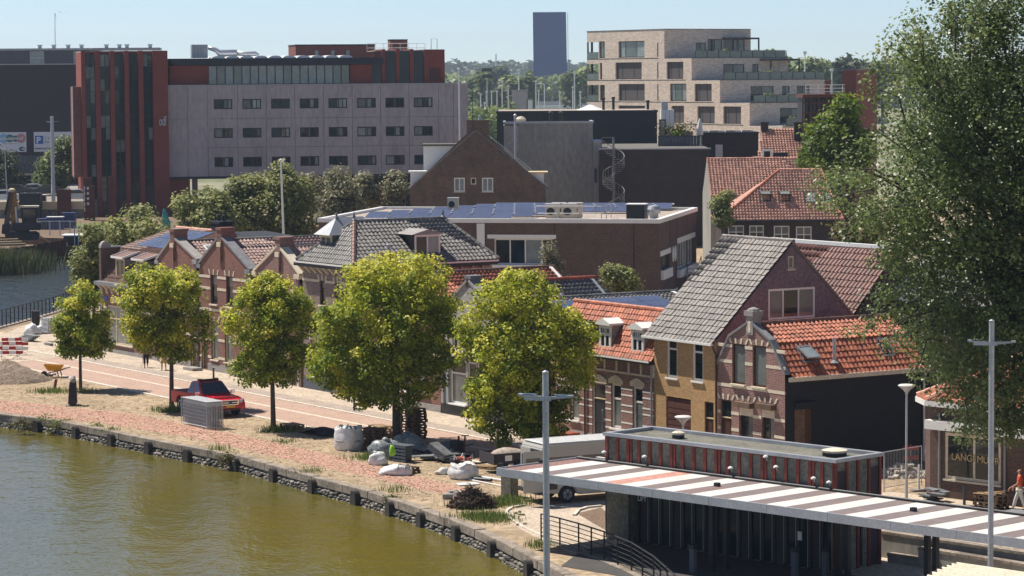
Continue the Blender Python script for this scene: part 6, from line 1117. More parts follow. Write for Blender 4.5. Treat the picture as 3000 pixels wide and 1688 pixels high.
def make_tree(name,label,base,prof,leaf,nclus,nleaf,lsize,sig,seed,trunk_r=0.14,bark='bark',cat='tree',group=None,top_bias=0.35,hollow=0.55,stake=None,droop=0.0,limbs=14,tone_top=True,tspread=0.22,crown='crown',depth_k=0.95,ztrunk=None,gaps=0.0,lobe=11):
 """prof: (v, u_left, u_right) rows of the crown as measured, base: foot of the trunk in the world"""
 r=np.random.default_rng(seed);B=Vector(base);D=B.y;rows=[]
 for v,ul,ur in sorted(prof):
  z=CAM_H-(v-HOR+ROLL*((ul+ur)/2-1500))*D/F_PX;rows.append((z,((ul+ur)/2-1500)*D/F_PX,(ur-ul)/2*D/F_PX))
 rows.sort();zz=np.array([q[0] for q in rows]);cx=np.array([q[1] for q in rows]);rr=np.array([q[2] for q in rows])
 t=thing(name,label,cat,(B.x,B.y,B.z),0,group);z0,z1=zz[0],zz[-1]
 zs=r.uniform(z0,z1,nclus*3);w=np.interp(zs,zz,rr);zs=zs[r.random(len(zs))< (w/w.max())**1.6][:nclus];n=len(zs)
 a=r.uniform(0,2*math.pi,n);R=np.interp(zs,zz,rr);lump=1+0.10*np.sin(3*a+zs*1.7+seed)+0.08*np.sin(5*a-zs*2.9+2*seed)
 q=hollow+(1-hollow)*r.random(n)**0.6;q[r.random(n)< 0.22]*= r.uniform(0.2,0.8)
 sgv=sig*r.uniform(0.6,1.25,n);RR=np.maximum(R*lump*q-sgv*0.55,0.05)
 C=np.stack([np.interp(zs,zz,cx)+np.cos(a)*RR,B.y+np.sin(a)*RR*depth_k,zs],1)
 if lobe:
  K=max(6,n // lobe);ix=r.choice(n,K,replace=False);L0=C[ix];who=r.integers(0,K,n);lr=0.15*rr.max()*r.uniform(0.6,1.4,K)
  g=r.normal(0,1,(n,3));g /= np.maximum(1,np.linalg.norm(g,axis=1)/1.5)[:,None];C2=L0[who]+g*lr[who][:,None];mix=r.random(n)< 0.82;C[mix]=C2[mix];zs=C[:,2]
  dx=C[:,0]-np.interp(zs,zz,cx);dy=C[:,1]-B.y;hr=np.hypot(dx,dy);lim=np.interp(zs,zz,rr)*1.04+0.1;C[:,2]=np.clip(C[:,2],z0+0.12*r.random(n),z1);zs=C[:,2];k=np.minimum(1,lim/np.maximum(hr,1e-6));C[:,0]=np.interp(zs,zz,cx)+dx*k;C[:,1]=B.y+dy*k
  lt=r.normal(0,0.13,K)[who]
 else:lt=0
 tp=(zs-z0)/(z1-z0);out=np.stack([np.cos(a),np.sin(a),(tp-0.4)*1.2],1)
 tone=np.clip(0.30+(top_bias*(tp-0.3) if tone_top else 0)+lt+r.normal(0,tspread,n),0,1)  # tone rises with height: yellow young growth and sunlit crown tops painted in
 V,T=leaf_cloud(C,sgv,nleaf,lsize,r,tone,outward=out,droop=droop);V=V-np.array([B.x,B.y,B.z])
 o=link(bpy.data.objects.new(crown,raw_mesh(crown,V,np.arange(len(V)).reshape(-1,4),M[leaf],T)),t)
 mb=MB();top=np.array([np.interp(z0+(z1-z0)*0.75,zz,cx)-B.x,0,z0+(z1-z0)*0.75-B.z]);zc=(z0-B.z)+(z1-z0)*0.12
 bend=np.array([np.interp(z0,zz,cx)*0.2-B.x*0.2,0,0]);fk=np.array([bend[0]*0.5,0,max(zc,0.3)])
 mb.tube([Vector((0,0,-0.1)),Vector(fk*0.5),Vector(fk),Vector(fk+(top-fk)*0.5),Vector(top)],[trunk_r*1.25,trunk_r,trunk_r*0.9,trunk_r*0.5,trunk_r*0.15],10)
 for k in r.choice(n,min(limbs,n),replace=False):
  p1=C[k]-np.array([B.x,B.y,B.z]);s0=fk+(top-fk)*r.uniform(0.0,0.55);limb(mb,s0,p1,trunk_r*0.42,trunk_r*0.08,r)
 mb.obj('trunk',M[bark],t,smooth=True)
 return t
LT=[
 ('small street maple, leftmost on the verge, beside the stone sculpture',(236,1142),[(818,205,235),(840,190,280),(880,180,300),(930,168,312),(970,162,318),(1000,164,326),(1022,172,322),(1038,185,290)],150,1.0,0.09),
 ('street maple with yellow green crown standing between the stone sculpture and the red pickup',(503,1195),[(778,430,530),(800,370,560),(840,348,575),(900,352,592),(960,357,612),(1005,385,602),(1030,455,585),(1065,480,545)],260,1.0,0.12),
 ('street maple with yellow green crown standing to the right of the red pickup',(801,1258),[(808,735,790),(835,705,860),(870,680,905),(920,674,918),(980,672,920),(1040,676,912),(1085,690,885),(1125,720,840)],260,1.0,0.12),
 ('largest street maple with a broad round crown behind the rubbish heap',(1163,1300),[(748,1150,1230),(775,1045,1290),(830,985,1322),(880,955,1345),(950,925,1348),(1000,912,1340),(1050,892,1320),(1100,925,1300),(1150,985,1275),(1190,1060,1215)],640,1.0,0.2),
 ('street maple with a tall yellow green crown in front of the pale gabled house',(1590,1335),[(808,1500,1570),(840,1400,1625),(890,1385,1665),(950,1350,1705),(1000,1340,1742),(1050,1328,1735),(1100,1340,1722),(1150,1358,1695),(1200,1370,1665),(1250,1400,1650),(1290,1480,1625)],620,1.0,0.15)]
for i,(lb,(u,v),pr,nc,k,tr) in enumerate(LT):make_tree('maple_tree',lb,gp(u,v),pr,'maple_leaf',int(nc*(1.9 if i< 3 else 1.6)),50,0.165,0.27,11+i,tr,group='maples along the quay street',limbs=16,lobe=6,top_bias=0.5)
# the big poplar on the right
pop=[(-60,2760,3300),(0,2730,3330),(60,2690,3360),(120,2640,3380),(200,2590,3420),(300,2590,3440),(400,2530,3450),(450,2450,3460),(520,2420,3460),(600,2450,3460),(660,2510,3450),(720,2600,3430),(800,2590,3420),(880,2560,3400),(960,2620,3380),(1020,2690,3360),(1100,2760,3330),(1180,2810,3300),(1260,2840,3240)]
POP=make_tree('poplar_tree','huge dark green poplar filling the right edge of the picture',dp(3060,1500,112).xy.to_3d(),pop,'poplar_leaf',3000,44,0.15,0.40,31,0.35,'dark_bark',limbs=60,hollow=0.35,top_bias=0.0,tspread=0.25,droop=0.5,depth_k=0.62)
r_=np.random.default_rng(8)
def spray(t,twigs,leaf,seed,lsize=0.15,per=26,sig=0.22):
 """loose overhanging twigs"""
 r=np.random.default_rng(seed);B=t.location.copy();mb=MB();Cs=[]
 for p0,p1 in twigs:
  p0,p1=np.array(p0),np.array(p1);limb(mb,p0-np.array(B),p1-np.array(B),0.05,0.012,r,5)
  for s in np.linspace(0.25,1.02,9):Cs.append(p0+(p1-p0)*s+r.normal(0,0.10,3))
 C=np.array(Cs);V,T=leaf_cloud(C,np.full(len(C),sig),per,lsize,r,np.clip(r.normal(0.5,0.25,len(C)),0,1),droop=0.6);V -= np.array(B)
 link(bpy.data.objects.new('outer_leaves',raw_mesh('outer_leaves',V,np.arange(len(V)).reshape(-1,4),M[leaf],T)),t);mb.obj('twigs',M['dark_bark'],t)['kind']='stuff';return t
tw=[((2760,260),(2625,85)),((2740,300),(2700,90)),((2760,330),(2560,175)),((2700,420),(2530,235)),((2800,150),(2780,5)),((2840,180),(2860,-10)),((2640,520),(2420,505)),((2650,560),(2410,590)),((2700,760),(2590,700)),((2700,880),(2500,965)),((2760,900),(2580,1010)),((2760,1000),(2680,1085)),((2850,1160),(2820,1275)),((2900,1170),(2870,1270)),((2940,1100),(2960,1290)),((2720,250),(2600,130)),((2680,600),(2480,660))]
spray(POP,[(tuple(dp(a,b,109.5+(i % 4)*0.5)),tuple(dp(c,d,108+(i % 5)*0.8))) for i,((a,b),(c,d)) in enumerate(tw)],'poplar_leaf',41,0.15,30,0.26)
# trees and bushes behind the terrace on the left
def bush(name,label,D,prof,leaf,nc,nl,ls,sig,seed,cat='tree',group=None,tr=0.12,zb=0.0,**k):
 um=sum((p[1]+p[2])/2 for p in prof)/len(prof);b=dp(um,600,D);b.z=zb;k.setdefault('hollow',0.3);k.setdefault('limbs',10);return make_tree(name,label,b,prof,leaf,nc,nl,ls,sig,seed,tr,cat=cat,group=group,**k)
GB='bushy trees between the terrace and the office'
bush('bushy_tree','bushy tree at the water edge left of the corner house',204,[(655,250,300),(680,235,330),(720,225,335),(760,205,335),(800,198,335),(850,195,330),(890,190,320)],'bush_leaf',230,40,0.30,0.5,51,group=GB)
bush('bushy_tree','low bushy tree behind the mansard and solar panels of the corner house',222,[(622,385,450),(640,330,480),(665,290,500),(700,262,500),(740,262,500),(780,262,480)],'bush_leaf',230,40,0.32,0.55,52,group=GB)
bush('bushy_tree','wide yellowish green bushy tree right of the teal wrapped statue',236,[(572,560,640),(590,525,690),(620,508,700),(660,500,700),(700,500,700),(740,520,690)],'bush_leaf',260,40,0.32,0.55,53,group=GB)
bush('bushy_tree','bushy tree below the left half of the concrete office front',240,[(530,690,760),(550,660,790),(580,640,810),(620,620,820),(660,620,820),(710,630,810)],'bush_leaf',260,40,0.32,0.55,54,group=GB)
bush('bushy_tree','tallest bushy tree, behind the leaning flagpole',238,[(488,800,850),(505,785,880),(540,775,905),(580,770,915),(620,770,920),(670,775,920),(715,790,900)],'bush_leaf',300,40,0.32,0.55,55,group=GB)
bush('thin_tree','thin half bare grey tree between the tallest bushy tree and the willow',258,[(492,880,920),(510,870,940),(550,880,950),(590,890,950),(630,900,950)],'grey_leaf',70,26,0.25,0.5,56,limbs=24)
bush('willow_tree','grey green willow left of the brick gable',256,[(498,985,1030),(515,950,1060),(545,935,1070),(580,930,1072),(620,935,1070),(650,945,1060)],'grey_leaf',220,36,0.28,0.5,57,limbs=24)
bush('willow_tree','darker narrow tree beside the rust coloured pylon',262,[(508,1060,1085),(530,1045,1110),(560,1050,1110),(600,1060,1105)],'grey_leaf',90,34,0.28,0.45,58)
bush('willow_tree','small clipped tree directly left of the brick gable',262,[(514,1140,1180),(530,1120,1200),(560,1125,1195),(590,1130,1185),(620,1135,1180)],'grey_leaf',110,34,0.28,0.45,59)
bush('dark_tree','dark green street tree at the left edge in front of the shopping hall',372,[(440,-30,20),(470,-40,70),(500,-40,85),(540,-30,80),(575,0,60)],'far_dark_leaf',170,36,0.42,0.8,60,zb=2.5)
bush('street_tree','broad light green street tree in front of the white parking banner',368,[(412,185,215),(430,150,238),(460,125,240),(490,108,238),(520,108,225),(545,120,220)],'far_leaf',200,36,0.40,0.75,61,zb=2.5)
bush('lime_tree','bright light green round tree in front of the brick tower',245,[(288,2450,2490),(305,2425,2520),(340,2400,2535),(380,2375,2550),(420,2350,2555),(460,2330,2550),(490,2330,2500)],'lime_leaf',330,42,0.34,0.55,62,hollow=0.5)
bush('olive_shrub','ochre green feathery shrub in front of the hipped red roofed house',176,[(640,2500,2570),(660,2450,2600),(690,2430,2610),(715,2425,2600)],'olive_leaf',130,40,0.2,0.4,63,'shrub')
bush('garden_shrub','dark shrub at the corner of the hipped red roofed house',226,[(568,2100,2140),(590,2088,2150),(620,2088,2150),(650,2090,2140)],'bush_leaf',90,36,0.26,0.4,64,'shrub')
bush('garden_tree','grey green garden tree against the front of the school',205,[(712,1605,1620),(740,1590,1635),(780,1578,1650),(815,1575,1662),(840,1590,1660)],'grey_leaf',120,36,0.22,0.38,65)
bush('garden_shrub','pale green garden shrub behind the dark roofs near the red flue',185,[(786,1770,1785),(800,1762,1850),(820,1755,1880),(845,1755,1890),(862,1760,1890)],'bush_leaf',120,36,0.2,0.35,66,'shrub')
for t_,s in POTS:
 r=np.random.default_rng(abs(hash(t_.name))% 1000);C=r.normal(0,0.16*s/0.45,(9,3))+np.array([0,0,0.75]);V,T=leaf_cloud(C,np.full(9,0.22*s/0.45),16,0.22,r,np.clip(r.normal(0.5,0.25,9),0,1));link(bpy.data.objects.new('foliage',raw_mesh('foliage',V,np.arange(len(V)).reshape(-1,4),M['bush_leaf'],T)),t_)
for k,(u,v,s,lb) in enumerate(((1958,392,1.0,'narrow golden grass plant beside the glass screen on the roof terrace'),(2003,390,1.5,'wide golden grass plant left of the closed parasol on the roof terrace'),(1985,398,0.6,'small bright green plant on the roof terrace'))):
 p=dp(u,v,314);t=thing('terrace_plant',lb,'plant',(p.x,p.y,10.2),0,'plants on the roof terrace');r=np.random.default_rng(70+k);C=r.normal(0,0.5,(26,3))*np.array([s,0.6,0.7*s])+np.array([0,0,0.9+0.7*s]);V,T=leaf_cloud(C,np.full(26,0.4),22,0.2,r,np.clip(r.normal(0.6,0.25,26),0,1));link(bpy.data.objects.new('foliage',raw_mesh('foliage',V,np.arange(len(V)).reshape(-1,4),M['olive_leaf' if k< 2 else 'lime_leaf'],T)),t);MB().lathe((0,0,-0.1),[(0.3*s+0.15,0),(0.4*s+0.15,0.55)],10).obj('pot',M['grey_stone'],t)
# distant trees, nearer rows each a thing, the wood on the horizon one mass
def far_mass(name,D,prof,dep,leaf,n,size,sig,seed,zb=0.0):
 r=np.random.default_rng(seed);us=np.array([p[0] for p in prof],float);vs=np.array([p[1] for p in prof],float);u=r.uniform(us[0],us[-1],n);zt=np.interp(u,us,CAM_H-(vs-HOR+ROLL*(us-1500))*D/F_PX)
 zt=zt*(1+0.05*np.sin(u*0.11)+0.04*np.sin(u*0.043+1)+0.04*np.sin(u*0.31+2));z=zb+(zt-zb)*r.random(n)**0.55;y=D+r.uniform(0,dep,n);C=np.stack([(u-1500)*D/F_PX,y,z],1)
 V,T=leaf_cloud(C,np.full(n,sig),14,size,r,np.clip(r.normal(0.45,0.25,n),0,1),aspect=0.9);o=link(bpy.data.objects.new(name,raw_mesh(name,V,np.arange(len(V)).reshape(-1,4),M[leaf],T)));o['kind']='stuff';return o
far_mass('distant_wood',2900,[(-900,201),(600,200),(1300,199),(1500,197),(1750,197),(2300,199),(3900,198)],500,'far_dark_leaf',5200,6.5,6.0,81)
far_mass('far_tree_belt',1450,[(-800,240),(1000,244),(1300,244),(1400,240),(1500,243),(1560,240),(1640,238),(1690,222),(1740,212),(2300,198),(3400,198)],90,'far_leaf',3600,3.4,3.2,82)
FT=[(1424,200,1408,1440),(1452,212,1440,1462),(1480,205,1470,1490)]
for i,(uc,vt,a,b) in enumerate(((1412,203,1398,1426),(1437,208,1428,1446),(1453,207,1446,1462),(1472,207,1466,1480))):bush('far_poplar','dark narrow poplar far away beside the floodlight mast',1400,[(vt,uc-4,uc+4),(vt+8,a+3,b-3),(vt+25,a,b),(vt+50,a+2,b-2),(vt+75,a,b)],'far_dark_leaf',40,16,3.0,2.4,90+i,group='dark poplars on the horizon',tr=0.5)
GN='round trees beyond the locks'
for i,(vt,a,b) in enumerate(((222,1405,1440),(228,1432,1480),(222,1487,1535),(218,1535,1572),(212,1660,1715),(205,1690,1760),(215,1385,1412),(226,1476,1500))):bush('far_round_tree','pale green round tree far away behind the lock lamp posts',1000+12*i,[(vt,(a+b)/2-6,(a+b)/2+6),(vt+12,a+4,b-4),(vt+35,a,b),(vt+60,a,b),(vt+90,a+3,b-3)],'far_leaf',70,18,2.0,1.7,110+i,group=GN,tr=0.4)
GR='large trees behind the apartments'
for i,(vt,a,b,nm) in enumerate(((166,2235,2310,0),(176,2320,2440,0),(172,2425,2540,1),(180,2530,2640,0),(176,2600,2760,1),(175,2740,2900,0),(178,2880,3060,1),(197,2280,2400,2),(195,2380,2500,2),(200,2470,2570,2))):bush('far_large_tree',('grey green tree on the skyline right of the apartments','darker tree on the skyline right of the apartments','light green tree before the skyline right of the apartments')[nm],800+20*i-120*(nm==2),[(vt,(a+b)/2-12,(a+b)/2+12),(vt+10,a+12,b-12),(vt+30,a,b),(vt+60,a,b),(vt+95,a+5,b-5)],('far_leaf','far_dark_leaf','far_leaf')[nm],110,20,1.9,1.6,130+i,group=GR,tr=0.4)
# reeds and grass clumps
def blades(name,label,P,n,L,m,seed,spread,cat='plant',kind=None,group=None,w=0.02,lean=0.35):
 r=np.random.default_rng(seed);B=Vector(P);q=np.stack([r.normal(0,spread[0],n),r.normal(0,spread[1],n),np.zeros(n)],1);a=r.uniform(0,6.283,n);ln=L*r.uniform(0.5,1.15,n);tip=q+np.stack([np.cos(a)*lean*ln,np.sin(a)*lean*ln,ln],1);s=np.stack([np.cos(a+1.57),np.sin(a+1.57),np.zeros(n)],1)*w;mid=(q+tip)/2+np.array([0,0,1])*0.1*ln[:,None]
 V=np.stack([q-s,q+s,mid+s*0.8,mid-s*0.8,mid-s*0.8,mid+s*0.8,tip+s*0.15,tip-s*0.15],1).reshape(-1,3);o=link(bpy.data.objects.new(name,raw_mesh(name,V,np.arange(len(V)).reshape(-1,4),m,np.repeat(r.random(n),8))));o.location=B
 return tag(o,None if kind else label,None if kind else cat,group,kind)
M['reed']=leafmat('reed',[(0.0,(0.035,0.055,0.018)),(0.7,(0.075,0.095,0.03)),(1.0,(0.22,0.18,0.08))],0.25)
for i,(u,v,n,L) in enumerate(((10,800,1000,2.3),(50,792,800,2.0),(-40,805,800,2.3),(74,780,250,1.2))):blades('reeds','',gp(u,v,WZ),n,L,M['reed'],150+i,(1.6,1.0),kind='stuff',w=0.05)
for i,(u,v,n,L,sx) in enumerate(((820,1262,500,0.28,0.5),(505,1205,500,0.30,0.55),(150,1150,420,0.3,0.6),(240,1148,200,0.25,0.4),(1085,1345,380,0.32,0.5),(1440,1480,900,0.26,0.8),(1480,1468,600,0.24,0.5),(1410,1515,700,0.25,0.6),(1440,1525,500,0.24,0.5),(1580,1600,200,0.25,0.3),(640,1320,120,0.3,0.3),(900,1385,120,0.22,0.4),(1160,1438,120,0.22,0.4),(320,1262,90,0.2,0.3),(830,1297,90,0.2,0.3))):blades('grass_tuft','',gp(u,v),n,L,M['grass'],170+i,(sx,0.5),kind='stuff',w=0.014)
for i,(u,v,s,lb,lf) in enumerate(((165,1250,0.75,'leafy green shrub growing out of the quay wall near its left end','bush_leaf'),(70,1250,0.5,'brown dry weed tuft hanging on the quay wall at the far left','olive_leaf'),(285,1262,0.3,'small green weed on the quay wall left of the fence stack','bush_leaf'),(665,1352,0.35,'dry brown weed tuft on the quay wall in the middle','olive_leaf'),(1150,1475,0.2,'tiny weed in the quay wall right of the middle','olive_leaf'))):
 p=gp(u,v,-0.25);t=thing('quay_weed',lb,'plant',p,0,'weeds on the quay wall');r=np.random.default_rng(190+i);C=r.normal(0,1,(14,3))*np.array([s*0.55,0.12,s*0.35])+np.array([0,-0.15,0.15]);V,T=leaf_cloud(C,np.full(14,0.18),30,0.11,r,np.clip(r.normal(0.5,0.2,14),0,1));link(bpy.data.objects.new('foliage',raw_mesh('foliage',V,np.arange(len(V)).reshape(-1,4),M[lf],T)),t)
# ------------------------------------------------------------------ pavilion with striped canopy
C=Fr((-0.6376,110.109),43.5)
M['stripe_white']=pmat('stripe_white',(0.64,0.62,0.58),0.7,(0.54,0.52,0.49),scale=1.2,stain=(0.62,0.42,0.38),stain_amt=0.15,stain_scale=0.8);M['stripe_brown']=pmat('stripe_brown',(0.205,0.165,0.16),0.8,(0.16,0.13,0.125),scale=1.5,stain=(0.24,0.13,0.12),stain_amt=0.3);M['stripe_dull']=pmat('stripe_dull',(0.27,0.155,0.135),0.8,(0.21,0.12,0.105),scale=2,fine=0.3,fscale=8);M['stripe_rose']=pmat('stripe_rose',(0.52,0.27,0.21),0.8,(0.40,0.20,0.16),scale=2,fine=0.3,fscale=8)
cp=house('striped_canopy',C,'long flat canopy roof with painted brown and white stripes and pale grey metal edge','canopy')
LC=30.0;Wc=4.3
bx(cp,'slab',M['grey_stone'],0.05,LC,0.06,Wc,2.75,2.97)
x=0.12;k=0
while x< LC-0.2:
 w=0.92 if k % 2 else 0.86;m=M['stripe_white'] if k % 2 else M['stripe_brown']
 if k==6:m=M['stripe_rose']
 if k==0:m=M['stripe_dull']
 bx(cp,'stripe',m,x,min(LC-0.1,x+w-0.006),0.16,Wc-0.14,2.971,2.985);x+=w;k+=1
for i in range(11):bx(cp,'edge_panel',M['galvanised'],i*2.75,i*2.75+2.735,-0.02,0.05,2.72,3.03)
bx(cp,'edge_panel',M['galvanised'],-0.02,0.04,0.06,Wc+0.05,2.72,3.03);mb=MB();mb.tube([(0.1,Wc-0.06,3.03),(LC,Wc-0.06,3.03)],0.055,8);mb.obj('rear_pipe',M['dark_frame'],cp);bx(cp,'rear_gutter',M['dark_frame'],2.9,LC,Wc+0.0,Wc+0.14,2.8,2.98);bx(cp,'rear_ledge',M['stripe_white'],0.9,10.6,Wc+0.16,Wc+0.32,3.0,3.1)
for u,v in ((1467,1366),(1585,1356),(2101,1424),(2676,1497)):q=C.loc(gp(u,v,3.0));bx(cp,'roof_drain',M['dark_frame'],q.x-0.09,q.x+0.09,q.y-0.09,q.y+0.09,2.986,3.12)
for u,v in ((2087,1676),(2128,1669),(2640,1655),(2684,1655),(2914,1690),(2956,1690)):q=C.loc(gp(u,v,0));q.y=min(max(q.y,0.5),3.9);bx(cp,'post',M['black_iron'],q.x-0.09,q.x+0.09,q.y-0.09,q.y+0.09,0.0,2.745)
PV=house('steel_pavilion',C,'low steel pavilion with red columns, weathered panels and sunken flat roof behind the canopy','pavilion')
x0,x1,y0,y1,zt=1.55,13.05,4.46,6.95,4.05
bx(PV,'wall',M['lichen_panel'],x0,x1,y0+0.06,y1-0.06,-0.2,zt-0.05);bx(PV,'lower_wall',M['dark_frame'],x0+0.01,x1,y0+0.04,y0+0.06,-0.2,2.72)
n=20
for k in range(n+1):
 x=x0+(x1-x0)*k/n;wd=0.075;bx(PV,'column',M['red_column'],x-wd,x+wd,y0-0.06,y0+0.05,2.7,zt-0.04);bx(PV,'shaded_lower_column',M['black_iron'],x-wd,x+wd,y0-0.06,y0+0.05,0.0,2.698)  # lower halves of the red columns painted dark, standing in for canopy shade
 if k % 4==2:bx(PV,'column',M['red_column'],x+0.13,x+0.22,y0-0.06,y0+0.05,2.7,zt-0.04)
 if k:bx(PV,'pale_strip',M['cream_stone'],x-0.12,x-0.075,y0-0.03,y0+0.03,0.05,2.15);
 if k< n:bx(PV,'panel',M['lichen_panel'],x+0.07,x+(x1-x0)/n-0.07,y0-0.01,y0+0.05,2.8,zt-0.1)
 if k< n:bx(PV,'dark_panel',M['dark_glass'] if k % 3 else M['slate_wall'],x+0.07,x+(x1-x0)/n-0.14,y0-0.008,y0+0.035,0.05,2.6)
for k in range(5):y=y0+(y1-y0)*k/4;bx(PV,'column',M['red_column'],x1-0.05,x1+0.07,y-0.06,y+0.06,0.0,zt-0.04)
for k in range(4):y=y0+(y1-y0)*k/4;bx(PV,'panel',M['lichen_panel'] if k in (1,2) else M['slate_wall'],x1-0.045,x1+0.02,y+0.08,y+(y1-y0)/4-0.08,0.05,zt-0.4)
mb=MB();mb.box(x0-0.12,x1+0.14,y0-0.14,y0+0.08,zt-0.05,zt+0.08);mb.box(x0-0.12,x1+0.14,y1-0.08,y1+0.14,zt-0.05,zt+0.08);mb.box(x0-0.12,x0+0.1,y0+0.08,y1-0.08,zt-0.05,zt+0.08);mb.box(x1-0.08,x1+0.14,y0+0.08,y1-0.08,zt-0.05,zt+0.08);mb.obj('roof_edge',M['zinc'],PV);bx(PV,'flat_roof',M['bitumen'],x0+0.1,x1-0.08,y0+0.08,y1-0.08,zt-0.30,zt-0.22)
for x,s,m in ((4.2,0.8,'cream_stone'),(11.9,1.5,'cream_stone')):bx(PV,'roof_hatch_base',M['dark_frame'],x-0.22*s,x+0.22*s,5.5,5.5+0.4*s,zt-0.2,zt+0.1);MB().lathe((x,5.5+0.2*s,zt+0.1),[(0.3*s,0),(0.32*s,0.08),(0.15*s,0.14)],12).obj('roof_hatch',M[m],PV)
bx(PV,'lift_wall',M['lichen_panel'],2.55,3.15,y0-0.5,y0-0.07,0,2.6);bx(PV,'lift_wall',M['lichen_panel'],1.62,2.2,y0-0.12,y0-0.07,0,2.6);lx,lz=C.uv(1867,1467,y0-0.1);text(PV,'LIFT',0.26,(lx,y0-0.08,lz),M['white_paint'],bold=0.004)
for u,v in ((2245,1335),(2275,1365),(2385,1398),(2430,1410),(1890,1335),(2142,1368),(1772,1322)):
 x,z=C.uv(u,v,y0-0.12);t=MB();t.tube([(x,y0-0.06,z-0.2),(x,y0-0.16,z),(x+0.06,y0-0.22,z+0.03)],0.016,6);l=t.obj('wall_lamp',M['galvanised'],PV);MB().lathe((x+0.06,y0-0.22,z-0.05),[(0.02,0.09),(0.09,0.05),(0.1,0)],10).obj('shade',M['white_paint'],l)
for u,v,uu,vv in ((1961,1575,1985,1680),(2316,1602,2340,1688),(2408,1610,2428,1688)):q=C.loc(gp((u+uu)/2,1690,0));t=thing('ticket_post','grey ticket reader post with black top under the canopy','ticket post',C.w(q.x,max(q.y,0.8)),C.rz,'ticket posts under the canopy');bx(t,'post',M['blue_grey'],-0.11,0.11,-0.08,0.08,0,0.9);bx(t,'reader',M['black_iron'],-0.14,0.14,-0.12,0.1,0.9,1.05)
x,z=C.uv(2342,1572,y0-0.1);bx(PV,'notice',M['white_paint'],x-0.1,x+0.1,y0-0.09,y0-0.07,z-0.14,z+0.18);q=C.loc(gp(2562,1568,1.9));t=thing('red_sign','small red square sign with white symbol at the right end of the pavilion','sign',C.w(x1+0.1,y1-1.1,1.7),C.rz);bx(t,'board',M['red_column'],0.0,0.04,-0.2,0.2,0,0.42);bx(t,'symbol',M['white_paint'],0.041,0.046,-0.06,0.06,0.12,0.3);bx(t,'bracket',M['black_iron'],-0.03,0.0,-0.05,0.05,-1.6,0.3)
for lbl,pa,pb,z,th in (('upper',(2580,1555),(3050,1625),1.0,0.3),('middle',(2690,1603),(3050,1660),0.75,0.3),('lower',(2600,1620),(2800,1650),0.35,0.25)):
 a,b=gp(*pa,z),gp(*pb,z);d=(b-a).normalized();nrm=Vector((-d.y,d.x,0));t=thing('concrete_wall',lbl+' long low concrete retaining wall with pale top under the right part of the canopy','wall',(a.x,a.y,0),math.atan2(d.y,d.x));bx(t,'wall',M['grey_concrete'],0,(b-a).length,0,th,-0.1,z-0.1);bx(t,'cap',M['quay_concrete'],0,(b-a).length,-0.04,th+0.04,z-0.1,z)
# railing by the quay ramp
RP=[gp(u,v,1.05) for u,v in ((1585,1506),(1640,1519),(1695,1534),(1770,1558),(1850,1590),(1915,1622),(1975,1662),(2040,1710))]
t=thing('quay_railing','dark steel railing with thin horizontal rails beside the ramp at the quay','railing',(RP[0].x,RP[0].y,0))
ref=Vector((RP[0].x,RP[0].y,0));zd=[0,0,0,0,0,-0.1,-0.25,-0.4]
for k in range(6):z=0.18+k*0.174;MB().tube([p-ref+Vector((0,0,z-1.05+zd[i])) for i,p in enumerate(RP)],0.032 if k==5 else 0.017,6).obj('rail',M['black_iron'],t)
for i in range(len(RP)-1):
 nn=max(1,round((RP[i+1]-RP[i]).length/1.15))
 for j in range(nn):p=RP[i].lerp(RP[i+1],j/nn)-ref;p.z=zd[i];MB().box(p.x-0.03,p.x+0.03,p.y-0.03,p.y+0.03,p.z-0.05,p.z+1.04).obj('post',M['black_iron'],t)
rk=MB()
for a,b in zip(RP[:-1],RP[1:]):rk.beam((a.x,a.y,-0.12),(b.x,b.y,-0.12),0.5,0.3)
o=rk.obj('ramp_kerb',M['quay_concrete']);o['kind']='structure'
rp=[gp(u,v) for u,v in ((1480,1500),(1540,1485),(1760,1470),(1900,1480),(2300,1560),(2300,1720),(2060,1720),(1900,1655),(1690,1625),(1600,1590),(1530,1555),(1478,1520))];flat_poly('ramp_paving',[[(p.x,p.y) for p in rp]],0.008,M['pale_paving'])
rp=[gp(u,v) for u,v in ((2300,1560),(2600,1440),(3100,1500),(3300,1800),(2300,1760))];flat_poly('yard_paving',[[(p.x,p.y) for p in rp]],0.010,M['pale_paving'])
flat_poly('canopy_floor',[[tuple(C.w(*q).xy) for q in ((3.0,4.4),(3.0,1.6),(5.0,-1.5),(30,-1.5),(30,4.4))]],0.014,pmat('shaded_asphalt',(0.075,0.07,0.066),0.9,scale=0.6,fine=0.3))  # dark asphalt sheet, painting in the shade under the canopy
sq=[gp(u,v) for u,v in ((1690,1505),(1760,1488),(1775,1500),(1775,1555),(1740,1535))];flat_poly('soil_bed',[[(p.x,p.y) for p in sq]],0.014,M['soil'])
kp=[gp(u,v) for u,v in ((1683,1512),(1695,1497),(1720,1489),(1762,1485))];kb2=MB()
for a,b in zip(kp[:-1],kp[1:]):kb2.beam(a+Vector((0,0,0.03)),b+Vector((0,0,0.03)),0.14,0.1)
kp=[gp(u,v) for u,v in ((1590,1572),(1530,1545),(1488,1515),(1482,1500),(1500,1488),(1535,1482))]
for a,b in zip(kp[:-1],kp[1:]):kb2.beam(a+Vector((0,0,0.02)),b+Vector((0,0,0.02)),0.12,0.08)
o=kb2.obj('ramp_edging',M['pale_band']);o['kind']='structure'
